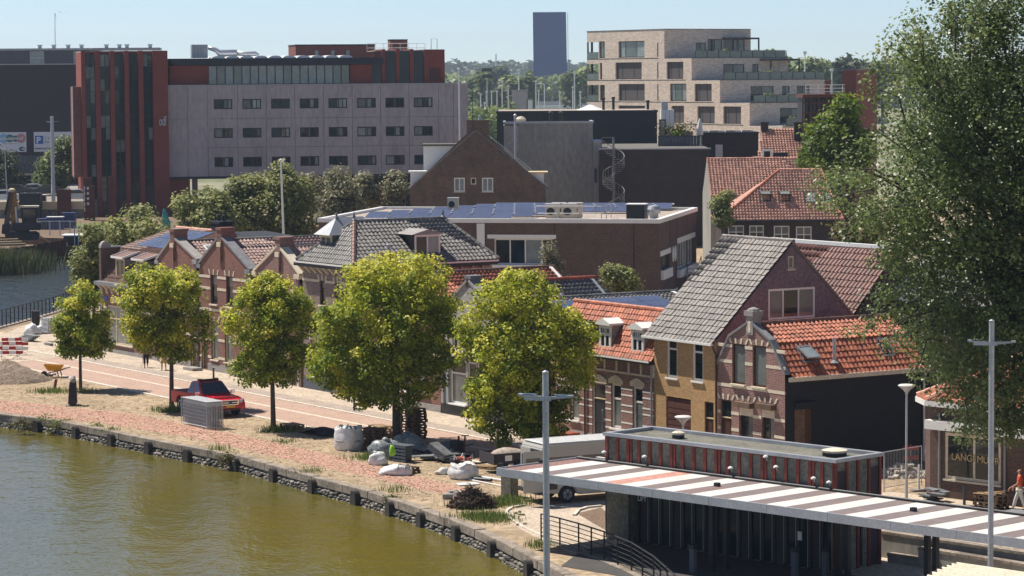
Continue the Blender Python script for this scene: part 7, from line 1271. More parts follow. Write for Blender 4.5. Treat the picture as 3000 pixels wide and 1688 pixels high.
# corrugated shelter roof in the corner
q=gp(2803,1651,2.9);t=thing('corrugated_shelter','curved corrugated pale roof of a shelter in the bottom right corner','shelter',(q.x,q.y,0),C.rz);V=[];Fq=[];ns,nx=90,2
for i in range(ns+1):
 s=3.4*i/ns;zz_=2.9-0.10*s*s+0.045*math.cos(2*math.pi*s/0.24)
 for j in range(nx):V.append((j*9.0,-s,zz_))
for i in range(ns):Fq.append((2*i,2*i+1,2*i+3,2*i+2))
mb=MB();mb.add(V,Fq);mb.obj('roof',M['cream_stone'],t);mb=MB();mb.tube([(0,-3.4*i/20,2.9-0.10*(3.4*i/20)**2-0.03) for i in range(21)],0.06,6);mb.obj('edge',M['dark_frame'],t)
for y in (-0.3,-3.0):bx(t,'post',M['galvanised'],0.3,0.4,y,y+0.1,0,2.0)
# ------------------------------------------------------------------ lamps, poles, bollards
def cross_lamp(base,zh,ztop,rz,label,rr=0.085):
 t=thing('street_lamp',label,'street lamp',base,rz,'grey cross arm street lamps');MB().tube([(0,0,0),(0,0,ztop)],[rr*1.08,rr],12).obj('post',M['galvanised'],t);MB().lathe((0,0,ztop),[(rr*1.05,0),(rr*1.05,0.06),(0.02,0.1)],12).obj('cap',M['zinc'],t)
 for s in (-1,1):
  mb=MB();mb.prism([(s*0.06,-0.14,zh-0.05),(s*0.06,0.14,zh-0.05),(s*0.75,0.10,zh+0.03),(s*0.75,-0.10,zh+0.03)],(0,0,0.06));h_=mb.obj('lamp_head',M['zinc'],t);mb=MB();mb.box(s*0.25,s*0.62,-0.09,0.09,zh+0.075,zh+0.085);mb.obj('panel',M['dark_glass'],h_)
 mb=MB();mb.box(-0.55,0.2,-0.155,-0.14,zh-0.07,zh+0.05);mb.obj('arm',M['galvanised'],t);return t
p=dp(1602,1690,76);zt=dp(1599,1096,76).z;zh=dp(1600,1165,76).z;cross_lamp((p.x,p.y,0),zh,zt,-0.35,'tall grey street lamp standing in front of the canopy near the middle')
p=dp(2902,1660,91);zt=dp(2904,945,91).z;zh=dp(2904,1005,91).z;cross_lamp((p.x,p.y,0),zh,zt,-0.35,'tall grey street lamp in front of the restaurant window');q=MB();q.lathe((0,0,zt+0.1),[(0.05,0),(0.07,0.08),(0.03,0.16)],8);
p=dp(157,600,345);cross_lamp((p.x,p.y,3.4),dp(153,357,345).z-3.4,dp(152,343,345).z-3.4,0.0,'grey cross arm street lamp in front of the white parking banner',0.22)
def bowl_lamp(px,zb,vh,D,label):
 p=dp(px,1200,D);z=dp(px,vh,D).z;t=thing('bowl_lamp',label,'street lamp',(p.x,p.y,0),0,'bowl shaped street lamps');MB().tube([(0,0,0),(0,0,1.0),(0,0,z-0.25)],[0.075,0.055,0.045],10).obj('post',M['galvanised'],t);MB().lathe((0,0,z-0.42),[(0.05,0),(0.07,0.1),(0.16,0.22),(0.34,0.36),(0.36,0.40)],16).obj('bowl',M['zinc'],t,smooth=True);MB().lathe((0,0,z-0.02),[(0.37,0),(0.3,0.04),(0.05,0.07)],16).obj('lid',M['stripe_white'],t)
bowl_lamp(2656,0,1128,121,'grey bowl topped street lamp in front of the black side wall');bowl_lamp(2001,0,1220,124,'grey bowl topped street lamp standing in front of the garage door behind the pavilion')
def pole(name,label,u0,v0,u1,v1,D,r,cat,zb=None,m='galvanised',ball=True,group=None):
 a,b=dp(u0,v0,D),dp(u1,v1,D);zb=a.z if zb is None else zb;t=thing(name,label,cat,(a.x,a.y,zb),0,group);MB().tube([(0,0,0),(b.x-a.x,0,b.z-zb)],[r*1.25,r*0.75],8).obj('pole',M[m],t)
 if ball:MB().lathe((b.x-a.x,0,b.z-zb),[(r*0.7,0),(r*1.6,r),(r*1.4,r*2.2),(r*0.2,r*2.8)],8).obj('finial',M[m],t)
 return t
pole('flagpole','white flagpole leaning slightly, rising behind the narrow brown gable',837,705,823,475,216,0.09,'flagpole',0.0,'white_paint');pole('flagpole','thin white flagpole in front of the right end of the concrete office',1349,440,1344,206,318,0.09,'flagpole',0.0,'white_paint');pole('thin_pole','thin grey lamp pole at the left edge behind the excavator',22,600,14,440,342,0.07,'pole',3.4);pole('thin_pole','thin pole with a white camera box in front of the dormer house',1763,1300,1765,1205,138,0.03,'pole',0.0,'grey_paint')
t=thing('tv_aerial','thin black aerial beside the brick gable chimney','aerial',dp(1384,352,285));MB().tube([(0,0,-1.0),(0,0,3.0)],0.04,5).obj('rod',M['black_iron'],t);MB().beam((-0.5,0,2.2),(0.5,0,2.2),0.04,0.04).obj('crossbar',M['black_iron'],t)
for (u,v,lb) in ((1038,1206,'dark grey bollard on the pavement under the largest maple'),(1473,1286,'dark grey bollard on the pavement in front of the pale gabled house'),(626,1122,'dark bollard on the pavement behind the red pickup'),(2825,1480,'dark bollard left of the pallet stack in front of the restaurant')):
 t=thing('bollard',lb,'bollard',gp(u,v,0.0),0,'dark bollards');MB().box(-0.055,0.055,-0.055,0.055,0,0.85).obj('post',M['blue_grey'],t,bevel=0.01);MB().box(-0.065,0.065,-0.065,0.065,0.85,0.88).obj('cap',M['dark_frame'],t)
# ------------------------------------------------------------------ pallets, bags, building site clutter
ORD=('topmost','second','third','fourth','fifth','sixth','seventh','eighth','ninth','tenth','eleventh','twelfth')
bd={}
def pallet_mesh(m):
 if m in bd:return bd[m]
 bd[m]=(MB().box(-0.6,0.6,-0.05,0.05,0,0.022).mesh('board',M[m]),MB().box(-0.05,0.05,-0.4,0.4,0,0.022).mesh('bearer',M[m]),MB().box(-0.07,0.07,-0.05,0.05,0,0.078).mesh('block',M[m]));return bd[m]
def pallet(p,rz,label,m='wood',group='wooden pallets'):
 a,b,c=pallet_mesh(m);t=thing('pallet',label,'pallet',p,rz,group)
 for k in range(5):inst(a,'board',t,Matrix.Translation((0,-0.35+0.175*k,0.122)))
 for x in (-0.53,0,0.53):inst(b,'bearer',t,Matrix.Translation((x,0,0.1)))
 for x in (-0.53,0,0.53):
  for y in (-0.35,0,0.35):inst(c,'block',t,Matrix.Translation((x,y,0.022)))
 for y in (-0.35,0,0.35):inst(a,'board',t,Matrix.Translation((0,y,0.0)))
 return t
rg=random.Random(21)
def pallet_stack(u,v,n,rz,where,m='wood',dz=0.145,z0=0.0,jit=0.05):
 p=gp(u,v,z0)
 for k in range(n):
  i=n-1-k;nm=('bottom' if k==0 and n> 1 else ORD[i] if i==0 else ORD[i]+' from top');pallet((p.x+rg.uniform(-jit,jit),p.y+rg.uniform(-jit,jit),z0+k*dz),rz+rg.uniform(-.05,.05),f'wooden pallet, {nm} of {where}' if n> 1 else f'wooden pallet {where}',m)
pallet_stack(1211,1284,11,S.rz+0.1,'the tall stack behind the largest maple trunk','old_wood',0.138);pallet_stack(1092,1316,7,S.rz+0.15,'the low stack beside the white bag','old_wood');pallet_stack(1113,1280,4,S.rz,'the small pile behind the low stack','wood');pallet_stack(855,1258,2,S.rz,'the flat pile beside the third maple','wood');pallet_stack(1424,1372,1,S.rz+0.6,'lying bright yellowish beside the white bag near the canopy','wood');pallet_stack(2902,1490,4,R_.rz,'the stack in front of the restaurant window','old_wood');pallet_stack(150,975,4,S.rz,'the stack under the caged water tank','old_wood');pallet_stack(1660,1294,1,S.rz,'under the red roof tiles near the dormer house','wood');pallet_stack(1185,1385,2,S.rz+0.3,'the pile right of the lying white bag','old_wood')
t=thing('roof_tile_stack','block of dark red tiles stacked on a pallet in front of the dormer house','tile stack',gp(1662,1291,0.15),S.rz)
for i in range(5):
 for j in range(3):bx(t,'tile_pack',M['tile_red'],-0.58+i*0.235,-0.36+i*0.235,-0.36+j*0.25,-0.14+j*0.25,0.0,0.42)
t=thing('planks','pale offcut planks lying on top of the pallet stack at the restaurant','planks',gp(2902,1490,0)+Vector((0,0,0.59)),R_.rz)
for k in range(6):mb=MB();mb.beam((-0.6+0.1*k,-0.35+0.12*k,0.03+0.03*(k % 2)),(0.5,-0.3+0.13*k,0.05+0.05*(k % 3)),0.11,0.025);mb.obj('plank',M['wood'],t)
def blob(name,par,c,rad,m,seed,sub=3,amp=0.12,flat=0.6,sq=0.0):
 r=random.Random(seed);bm=bmesh.new();bmesh.ops.create_icosphere(bm,subdivisions=sub,radius=1.0);ph=[r.uniform(0,6) for _ in range(9)];ks=[(r.uniform(2,4),r.uniform(2,4),r.uniform(2,4)) for _ in range(3)]+[(r.uniform(5,9),r.uniform(5,9),r.uniform(5,9)) for _ in range(3)]
 for v in bm.verts:
  d=v.co.copy();s=sum(math.sin(k[0]*d.x+ph[i])*math.sin(k[1]*d.y+ph[i+3])*math.cos(k[2]*d.z+ph[i])*(1.0 if i< 3 else 0.5) for i,k in enumerate(ks));q=d*(1+amp*s)
  if sq:mx=max(abs(d.x),abs(d.y));q=q*(1+sq*(1/max(mx,0.55)-1)*0.6)
  q.x *= rad[0];q.y *= rad[1];q.z *= rad[2]
  if q.z<-flat*rad[2]:q.z=-flat*rad[2]
  v.co=q
 me=bpy.data.meshes.new(name);bm.to_mesh(me);bm.free();me.materials.append(M[m]);me.polygons.foreach_set('use_smooth',[True]*len(me.polygons));o=link(bpy.data.objects.new(name,me),par);o.location=Vector(c)+Vector((0,0,flat*rad[2]));return o
def bag_mesh(par,s,seed,full):
 r=random.Random(seed);V=[];Fq=[];n=32;rings=[(0.44,0.0),(0.50,0.05),(0.53,0.25),(0.545,0.45),(0.52,0.65),(0.49,0.78),(0.50,0.90),(0.47,0.96),(0.42,0.86),(0.2,0.82)] if full else [(0.46,0.0),(0.56,0.08),(0.60,0.25),(0.55,0.42),(0.46,0.52),(0.50,0.62),(0.42,0.60),(0.2,0.52)]
 for i,(rd,z) in enumerate(rings):
  for k in range(n):
   a=2*math.pi*k/n;e=(abs(math.cos(a))**3.2+abs(math.sin(a))**3.2)**(-1/3.2);q=rd*s*e*(1+r.uniform(-.025,.025)+0.03*math.sin(7*a+i*1.3+seed));V.append((q*math.cos(a),q*math.sin(a),z*s+(0.05*s*math.sin(3*a+seed)+r.uniform(-.03,.03)*s if i> len(rings)-5 else 0)))
 for i in range(len(rings)-1):
  for k in range(n):Fq.append((i*n+k,i*n+(k+1)% n,(i+1)*n+(k+1)% n,(i+1)*n+k))
 Fq.append(tuple(range((len(rings)-1)*n,len(rings)*n)));MB().add(V,Fq).obj('bag',M['plastic_sheet'],par,smooth=True)
def big_bag(u,v,s,label,seed,full=True):
 t=thing('big_bag',label,'big bag',gp(u,v),S.rz+0.3,'white builder bags');bag_mesh(t,s,seed,full)
 r=random.Random(seed)
 for k in range(9):a=r.uniform(0,6.28);q=Vector((0.25*s*math.cos(a),0.25*s*math.sin(a),0.84*s));MB().obox(q,(math.cos(a),math.sin(a),0.3),(-math.sin(a),math.cos(a),0),(0,0.1,1),0.11,0.06,0.05).obj('brick',M['tile_red'],t)
 for k in range(4):a=0.8+1.57*k;MB().tube([(0.40*s*math.cos(a),0.40*s*math.sin(a),0.8*s),(0.38*s*math.cos(a),0.38*s*math.sin(a),1.02*s),(0.30*s*math.cos(a+.3),0.30*s*math.sin(a+.3),0.86*s)],0.025,6).obj('strap',M['plastic_sheet'],t)
 if full:mb=MB();mb.tube([(0.535*s*math.cos(a),0.535*s*math.sin(a),0.40*s) for a in np.linspace(-2.6,0.2,14)],0.06,6);mb.obj('printed_band',M['grey_stone'],t)
big_bag(1022,1318,1.18,'upright white builder bag filled with red bricks beside the low pallet stack',5);big_bag(1358,1402,1.05,'slumped white builder bag with red rubble near the canopy corner',9,False)
t=thing('lying_bag','empty white builder bag lying on its side in front of the rubbish heap','bag',gp(1165,1392),S.rz+0.75);blob('bag',t,(0,0,0),(0.72,0.36,0.30),'plastic_sheet',15,3,0.14,0.6);blob('bag_mouth',t,(-0.6,-0.1,0),(0.25,0.3,0.16),'plastic_sheet',16,2,0.2,0.6);
for xx in (0.1,0.45):MB().tube([(xx,0.36*math.cos(a),0.2+0.30*math.sin(a)) for a in np.linspace(0.2,2.9,8)],0.035,5).obj('strap',M['grey_stone'],t)
t=thing('white_sack','small crumpled white sack beside the slumped builder bag','sack',gp(1300,1390),0.4);blob('sack',t,(0,0,0),(0.3,0.22,0.22),'plastic_sheet',17,2,0.2,0.6);blob('sack_tail',t,(-0.3,0.0,0),(0.15,0.1,0.12),'cream_stone',18,2,0.2,0.6)
M['debris_sack']=pmat('debris_sack',(0.30,0.32,0.32),0.35,(0.16,0.18,0.18),scale=4,fine=0.4,fscale=12)
for k,(u,v,s,lb,m) in enumerate(((1125,1342,0.62,'large grey green transparent rubbish sack at the left end of the rubbish heap','debris_sack'),(1190,1318,0.60,'transparent bluish rubbish sack against the largest maple trunk','debris_sack'),(1212,1322,0.55,'pale crumpled rubbish sack on the right of the maple trunk','debris_sack'),(1108,1362,0.40,'white plastic sheet bundle low in front of the rubbish heap','plastic_sheet'))):
 t=thing('rubbish_sack',lb,'rubbish sack',gp(u,v),k,'sacks of the rubbish heap');blob('sack',t,(0,0,0),(s*1.15,s*0.85,s*0.92),m,30+k,3,0.17,0.6);blob('knot',t,(0.1,0,s*1.2),(s*0.3,s*0.2,s*0.25),m,50+k,2,0.25,0.6)
t=thing('plastic_crate','dark grey slotted plastic crate block in front of the maple trunk','crate',gp(1178,1352),S.rz+0.2)
for i in range(4):
 for j in range(3):mb=MB();mb.box(-0.6+i*0.3,-0.6+i*0.3+0.05,-0.3,0.3,0.25*j,0.25*j+0.24);mb.obj('crate_wall',M['blue_grey'],t)
for j in range(5):bx(t,'slat',M['blue_grey'],-0.6,0.6,-0.32,-0.30,0.03+0.16*j,0.12+0.16*j)
bx(t,'slat',M['blue_grey'],-0.6,0.6,-0.32,0.32,0.75,0.80)
t=thing('green_bag','bright green plastic bag lying on the grey crates','bag',gp(1150,1335,0.55),0)
M['lime']=pmat('lime',(0.28,0.62,0.03),0.5,var=0.1);blob('bag',t,(0,0,0),(0.16,0.13,0.28),'lime',61,2,0.2,0.7)
M['site_grey']=pmat('site_grey',(0.20,0.21,0.22),0.8,(0.12,0.125,0.13),scale=3,fine=0.3,rnd=0.3)
t=thing('kerb_block','grey concrete channel block tilted on the right of the rubbish heap','concrete block',gp(1290,1338,0.25),S.rz+0.4);MB().obox((0,0,0.25),(0.86,0,-0.5),(0,1,0),(0.5,0,0.86),0.55,0.35,0.16).obj('block',M['site_grey'],t,bevel=0.02)
for k in range(26):p=gp(rg.uniform(1215,1355),rg.uniform(1312,1358));t=thing('scrap_slab','flat grey scrap board in the rubbish heap','scrap board',p,rg.uniform(0,3),'scrap boards of the rubbish heap');MB().obox((0,0,0.06+0.035*(k % 8)),(1,0,rg.uniform(-.2,.2)),(0,1,rg.uniform(-.15,.15)),(0,0,1),rg.uniform(.35,.8),rg.uniform(.15,.4),0.025).obj('board',M['site_grey'],t)
t=thing('plate_compactor','dark compacting machine with upright handle at the right end of the rubbish heap','machine',gp(1340,1335),S.rz+0.2);bx(t,'plate',M['black_iron'],-0.4,0.5,-0.3,0.3,0.0,0.1);bx(t,'engine',M['slate_wall'],-0.3,0.25,-0.25,0.25,0.1,0.72,bevel=0.04);MB().tube([(0.45,0,0.1),(0.55,0,1.0)],0.04,8).obj('handle',M['rust_steel'],t);MB().tube([(0.45,-0.15,1.0),(0.65,0.15,1.0)],0.03,6).obj('grip',M['black_iron'],t);MB().tube([(0.1,0,0.7),(0.1,0,0.95)],0.05,8).obj('exhaust',M['rust_steel'],t);MB().lathe((-0.1,-0.3,0.15),[(0.16,0),(0.18,0.1),(0.05,0.2)],10).obj('pulley',M['zinc'],t)
t=thing('rubber_sheet','black sheet bulging over the pile of boards beside the third maple','sheet',gp(935,1272),S.rz);V=[];Fq=[]
for i in range(21):
 for j in range(9):a,b=-1.2+2.4*i/20,-0.6+1.2*j/8;V.append((a,b,max(0.02,0.38*math.exp(-((a-0.25)/0.75)**2)*math.cos(b*1.1)+0.02*math.sin(9*a+4*b))))
for i in range(20):
 for j in range(8):k=i*9+j;Fq.append((k,k+9,k+10,k+1))
MB().add(V,Fq).obj('sheet',M['black_render'],t,smooth=True)
for k in range(5):MB().beam((-1.3,-0.5+0.22*k,0.03),(1.4,-0.45+0.2*k,0.03),0.12,0.03).obj('board',M['old_wood'],t)
for k,(u,v) in enumerate(((1312,1462),(1330,1452),(1345,1455))):t=thing('stone_block',('grey cut stone left of the root heap','pale topped cut stone behind the others at the root heap','cut stone touching the root heap')[k],'stone block',gp(u,v),0.3*k,'cut stones at the root heap');blk=bx(t,'block',M['grey_stone'],-0.22,0.22,-0.16,0.16,0,0.22,bevel=0.02)
M['root_soil']=pmat('root_soil',(0.075,0.048,0.032),0.95,(0.045,0.03,0.022),scale=3,fine=0.4);t=thing('root_heap','heap of dark brown dug up roots and branches near the quay edge','root heap',gp(1385,1487),0);blob('soil',t,(0,0,0),(0.8,0.55,0.40),'root_soil',71,3,0.28,0.3);mb=MB();rr=random.Random(72)
for k in range(280):
 a=rr.uniform(0,6.28);rd=rr.uniform(0,0.9);rd *= 1.15;z=0.66*(1-min(1,rd/1.05)**1.5)+0.02;p=Vector((rd*math.cos(a),0.7*rd*math.sin(a),z));d=Vector((rr.uniform(-1,1),rr.uniform(-1,1),rr.uniform(-.4,.5))).normalized();L=rr.uniform(.2,.6);q=p+d*L*0.5+Vector((0,0,rr.uniform(0,.12)));mb.tube([p-d*L*0.4,p+Vector((0,0,0.05)),q,q+Vector((rr.uniform(-.2,.2),rr.uniform(-.2,.2),rr.uniform(-.1,.1)))],[0.032,0.03,0.02,0.008],5)
o=mb.obj('roots',M['root_soil'],t);o['kind']='stuff'
for k,(a,b,w,m,lb) in enumerate((((1360,1404),(1472,1428),0.06,'white_paint','long white pole lying on the ground beside the electrical cabinet'),((1395,1398),(1470,1412),0.1,'white_paint','white plastic pipe lying behind the long pole'),((1385,1408),(1440,1414),0.16,'black_iron','black pipe lying among the poles near the cabinet'))):t=thing('pole_on_ground',lb,'pole',gp(*a),0);q=gp(*b)-gp(*a);MB().tube([(0,0,w/2),q+Vector((0,0,w/2+0.03))],w/2,8).obj('pole',M[m],t)
t=thing('white_board','flat white board lying on the ground between the bags and the root heap','board',gp(1375,1420),0.3);bx(t,'board',M['plastic_sheet'],-0.55,0.4,-0.35,0.35,0.02,0.06)
t=thing('electrical_cabinet','grey green electrical cabinet under the left tip of the canopy','cabinet',gp(1492,1455),C.rz);bx(t,'cabinet',M['lichen_panel'],-0.32,0.32,-0.2,0.25,0.05,1.15,bevel=0.02);bx(t,'lid',M['zinc'],-0.36,0.36,-0.24,0.29,1.15,1.2);bx(t,'plinth',M['grey_stone'],-0.34,0.34,-0.22,0.27,-0.02,0.05);bx(t,'vent',M['dark_frame'],-0.15,0.15,-0.205,-0.2,0.85,0.95)
for k in range(9):p=gp(rg.uniform(1490,1550),rg.uniform(1500,1545));o=link(bpy.data.objects.new('loose_stone',stones[k % 6]));o.location=p+Vector((0,0,0.04));o.scale=(0.09,0.08,0.06);tag(o,'small loose stone on the bare soil beside the ramp edging','stone','loose stones beside the ramp')
# stack of fence panels
fw,fh=3.0,1.42;f0=gp(532,1243);FM=[]
frm=MB();frm.tube([(0,0,0.06),(0,0,fh),(fw,0,fh),(fw,0,0.06)],0.021,6);frm.tube([(0,0,0.12),(fw,0,0.12)],0.018,6);frm_me=frm.mesh('frame',M['galvanised']);wr=MB()
for k in range(1,30):wr.box(k*0.1-0.008,k*0.1+0.008,-0.004,0.004,0.12,fh-0.02)
for k in range(1,7):wr.box(0.02,fw-0.02,-0.005,0.005,0.12+k*0.19-0.004,0.12+k*0.19+0.004)
wr_me=wr.mesh('wire_mesh',M['grey_paint'])
for k in range(10):
 t=thing('fence_panel',f'galvanised mesh fence panel, {"frontmost" if k == 0 else "rearmost" if k == 9 else ORD[k] + " from the front"} in the stack beside the red pickup','fence panel',f0+S.ey*(0.10*k)+S.ex*(0.03*(k % 3)),S.rz,'fence panels stacked by the pickup');inst(frm_me,'frame',t,Matrix.Identity(4));o=inst(wr_me,'wire_mesh',t,Matrix.Identity(4));o['kind']='stuff'
# ------------------------------------------------------------------ vehicles
def wheel(par,x,y,r,w,side,rim='alu',tyre='black_render'):
 mb=MB();V=[(x,y-w/2*side*0,0)];wh=MB();wh.tube([(x,y-w/2,r),(x,y-w/2+0.03,r),(x,y+w/2-0.03,r),(x,y+w/2,r)],[r*0.93,r,r,r*0.93],20);o=wh.obj('wheel',M[tyre],par,smooth=False);yy=y+side*(w/2+0.004);MB().tube([(x,yy-0.02*side,r),(x,yy,r)],[r*0.66,r*0.60],16).obj('rim',M[rim],o)
 for k in range(6):a=k*math.pi/3;MB().beam((x,yy+0.006*side,r),(x+0.58*r*math.cos(a),yy+0.006*side,r+0.58*r*math.sin(a)),0.05,0.02).obj('spoke',M['dark_frame'],o)
 return o
def quad(par,name,m,pts,off=0.006):
 P=[Vector(p) for p in pts];n=(P[1]-P[0]).cross(P[-1]-P[0]).normalized();mb=MB();mb.prism([p for p in P],n*off);return mb.obj(name,m,par)
M['car_red']=pmat('car_red',(0.62,0.010,0.028),0.25,var=0.03,fine=0.0,spec=0.6);M['chrome']=pmat('chrome',(0.75,0.75,0.77),0.15,var=0.03,metal=0.9);M['plate_yellow']=pmat('plate_yellow',(0.75,0.50,0.05),0.5,var=0.05);M['amber']=pmat('amber',(0.5,0.16,0.02),0.3,var=0.05);M['lamp_glass']=glassmat('lamp_glass',(0.4,0.42,0.44),0.08,0.8);M['car_glass']=glassmat('car_glass',(0.02,0.022,0.025),0.03,0.8)
fc=gp(676,1224);org=fc-S.ex*2.72;t=PK=thing('pickup_truck','red four door pickup truck with a roof light bar parked on the verge','pickup truck',org,S.rz);Wd=0.92
def side_prism(par,name,prof,y0,y1,m,bev=0.03):mb=MB();mb.prism([(x,y0,z) for x,z in prof],(0,y1-y0,0));return mb.obj(name,m,par,bevel=bev)
arch=lambda cx,r:[(cx-r*math.cos(a),0.42+r*math.sin(a)*1.0) for a in np.linspace(0.05,math.pi-0.05,9)]
body=[(-2.6,0.45)]+[(-2.6,0.55),(-2.62,1.08),(-0.75,1.10),(0.9,1.10),(1.2,1.08),(2.25,1.0),(2.55,0.90),(2.66,0.72),(2.66,0.45),(2.45,0.36)]+[(p[0],p[1]) for p in arch(1.68,0.46)][::-1]+[(1.15,0.38),(-0.9,0.38)]+[(p[0],p[1]) for p in arch(-1.5,0.46)][::-1]+[(-2.1,0.42)]
side_prism(t,'body',body,-Wd,Wd,M['car_red'],0.05)
mb=MB();b4=[(-0.72,-0.88,1.09),(1.12,-0.88,1.09),(1.12,0.88,1.09),(-0.72,0.88,1.09)];t4=[(-0.55,-0.68,1.72),(0.38,-0.68,1.74),(0.38,0.68,1.74),(-0.55,0.68,1.72)];mb.add(b4+t4,[(0,3,2,1),(4,5,6,7),(0,1,5,4),(1,2,6,5),(2,3,7,6),(3,0,4,7)]);mb.obj('cab',M['car_red'],t,bevel=0.04)
L=lambda a,b,k:tuple(a[i]+(b[i]-a[i])*k for i in range(3))
def inset(q,m1=0.08,m2=0.12):
 a,b,c,d=q;return [L(L(a,b,m1),L(d,c,m1),m2),L(L(a,b,1-m1),L(d,c,1-m1),m2),L(L(a,b,1-m1),L(d,c,1-m1),1-m2),L(L(a,b,m1),L(d,c,m1),1-m2)]
quad(t,'windscreen',M['car_glass'],inset([b4[1],b4[2],t4[2],t4[1]],0.05,0.07),0.012)
for a,b,c,d,nm in ((L(b4[0],b4[1],0.04),L(b4[0],b4[1],0.46),L(t4[0],t4[1],0.48),L(t4[0],t4[1],0.05),'side_window'),(L(b4[0],b4[1],0.5),L(b4[0],b4[1],0.93),L(t4[0],t4[1],0.95),L(t4[0],t4[1],0.52),'side_window')):quad(t,nm,M['car_glass'],inset([a,b,c,d],0.04,0.1),0.012);q=inset([a,b,c,d],0.04,0.1);quad(t,nm,M['car_glass'],[(p[0],-p[1],p[2]) for p in q][::-1],0.012)
quad(t,'rear_window',M['car_glass'],inset([b4[3],b4[0],t4[0],t4[3]],0.08,0.12),0.012)
bx(t,'load_bed',M['black_iron'],-2.5,-0.8,-0.78,0.78,1.085,1.115);bx(t,'hood',M['car_red'],1.15,2.3,-0.78,0.78,0.95,1.075,bevel=0.04)
for x in (-1.5,1.68):
 for s in (-1,1):wheel(t,x,s*0.8,0.39,0.25,s)
bx(t,'grille',M['chrome'],2.6,2.70,-0.52,0.52,0.66,0.94,bevel=0.03);bx(t,'grille_mesh',M['dark_frame'],2.705,2.715,-0.42,0.42,0.71,0.89);bx(t,'grille_bar',M['chrome'],2.716,2.73,-0.42,0.42,0.78,0.82);
mb=MB();mb.prism([(2.732,0.10*math.cos(a),0.80+0.045*math.sin(a)) for a in np.linspace(0,6.283,14,endpoint=False)],(0.008,0,0));mb.obj('badge',M['print_p'],t)
for s in (-1,1):mb=MB();mb.prism([(2.50,s*0.90,0.80),(2.685,s*0.56,0.76),(2.66,s*0.56,0.92),(2.47,s*0.90,0.97)],(0.03,s*0.015,0));mb.obj('headlight',M['lamp_glass'],t);bx(t,'mirror',M['chrome'],0.85,1.0,s*0.93,s*1.16,1.08,1.28,bevel=0.03);bx(t,'fog_lamp',M['dark_frame'],2.66,2.675,s*0.6,s*0.78,0.50,0.6)
bx(t,'bumper',M['car_red'],2.52,2.72,-0.9,0.9,0.40,0.64,bevel=0.04);bx(t,'number_plate',M['plate_yellow'],2.722,2.732,-0.26,0.26,0.54,0.65);bx(t,'air_intake',M['black_iron'],2.722,2.728,-0.6,0.6,0.42,0.50);bx(t,'light_bar',M['black_iron'],-0.05,0.22,-0.58,0.58,1.745,1.84,bevel=0.02)
for s in (-1,1):bx(t,'beacon',M['amber'],-0.06,0.23,s*0.38,s*0.57,1.842,1.87)
for s in (-1,1):
 for x in (-0.1,0.78):bx(t,'door_handle',M['chrome'],x-0.1,x+0.06,s*0.925,s*0.945,0.98,1.01)
 for x in (-0.7,0.12,1.05):bx(t,'door_gap',M['black_iron'],x-0.008,x+0.008,s*0.915,s*0.924,0.45,1.08)
# van with an open rear door
vo=gp(1590,1480);VF=Fr(vo,117);t=house('delivery_van',VF,'grey beige panel van with black lower stripe and an open rear door behind the canopy','van');M['van_paint']=pmat('van_paint',(0.40,0.38,0.34),0.35,var=0.04,fine=0.05,spec=0.5);M['van_dark']=pmat('van_dark',(0.03,0.03,0.035),0.4,var=0.05)
prof=[(0.0,0.5),(0.0,2.35),(0.12,2.52),(4.3,2.55),(4.75,2.35),(5.35,1.45),(5.95,1.2),(6.1,0.8),(6.1,0.4),(5.6,0.32)]+[(4.95+0.42*math.cos(a),0.36+0.42*math.sin(a)) for a in np.linspace(0.1,math.pi-0.1,8)]+[(4.4,0.32),(1.75,0.32)]+[(1.2+0.42*math.cos(a),0.36+0.42*math.sin(a)) for a in np.linspace(0.1,math.pi-0.1,8)]+[(0.7,0.42)]
side_prism(t,'body',prof,0.0,1.96,M['van_paint'],0.06);
for x0,x1 in ((1.75,4.4),(0.06,0.7)):bx(t,'lower_stripe',M['van_dark'],x0,x1,-0.012,0.0,0.62,0.98)
for x0,x1 in ((0.3,1.7),(1.9,3.3)):bx(t,'side_window',M['car_glass'],x0,x1,-0.01,0.0,1.5,1.98)
bx(t,'cab_window',M['car_glass'],4.05,4.8,-0.01,0.0,1.5,2.1);bx(t,'roof',M['white_paint'],0.1,4.4,0.08,1.88,2.535,2.58,bevel=0.02)
for k in range(5):bx(t,'roof_rib',M['white_paint'],0.2,4.2,0.3+0.33*k,0.36+0.33*k,2.58,2.6)
for x in (1.2,4.95):
 for s,y in ((-1,0.14),(1,1.82)):wheel(t,x,y,0.36,0.24,s,'grey_paint')
bx(t,'cargo_opening',M['black_iron'],-0.012,0.0,0.1,0.96,0.6,2.28);rd=bx(t,'rear_door',M['van_paint'],-0.06,0.0,0.98,1.9,0.55,2.3,bevel=0.015);bx(rd,'rear_window',M['car_glass'],-0.068,-0.06,1.1,1.78,1.5,2.0);bx(rd,'number_plate',M['van_dark'],-0.07,-0.06,1.2,1.72,0.85,1.0);text(rd,'A',0.34,(-0.075,1.62,1.55),M['white_paint'],rz_=-math.pi/2,name='lettering',bold=0.012)
od=bx(t,'open_rear_door',M['van_paint'],-0.92,-0.02,-0.06,0.0,0.55,2.3,bevel=0.015);bx(od,'rear_window',M['car_glass'],-0.8,-0.14,-0.068,-0.06,1.42,2.0);text(od,'TAK',0.34,(-0.83,-0.075,1.45),M['white_paint'],bold=0.012)
for y in (0.02,1.9):bx(t,'tail_light',M['red_column'],-0.02,0.0,y-0.02,y+0.06,1.0,1.4)
bx(t,'rear_bumper',M['van_dark'],-0.2,0.1,0.0,1.96,0.42,0.58,bevel=0.02)
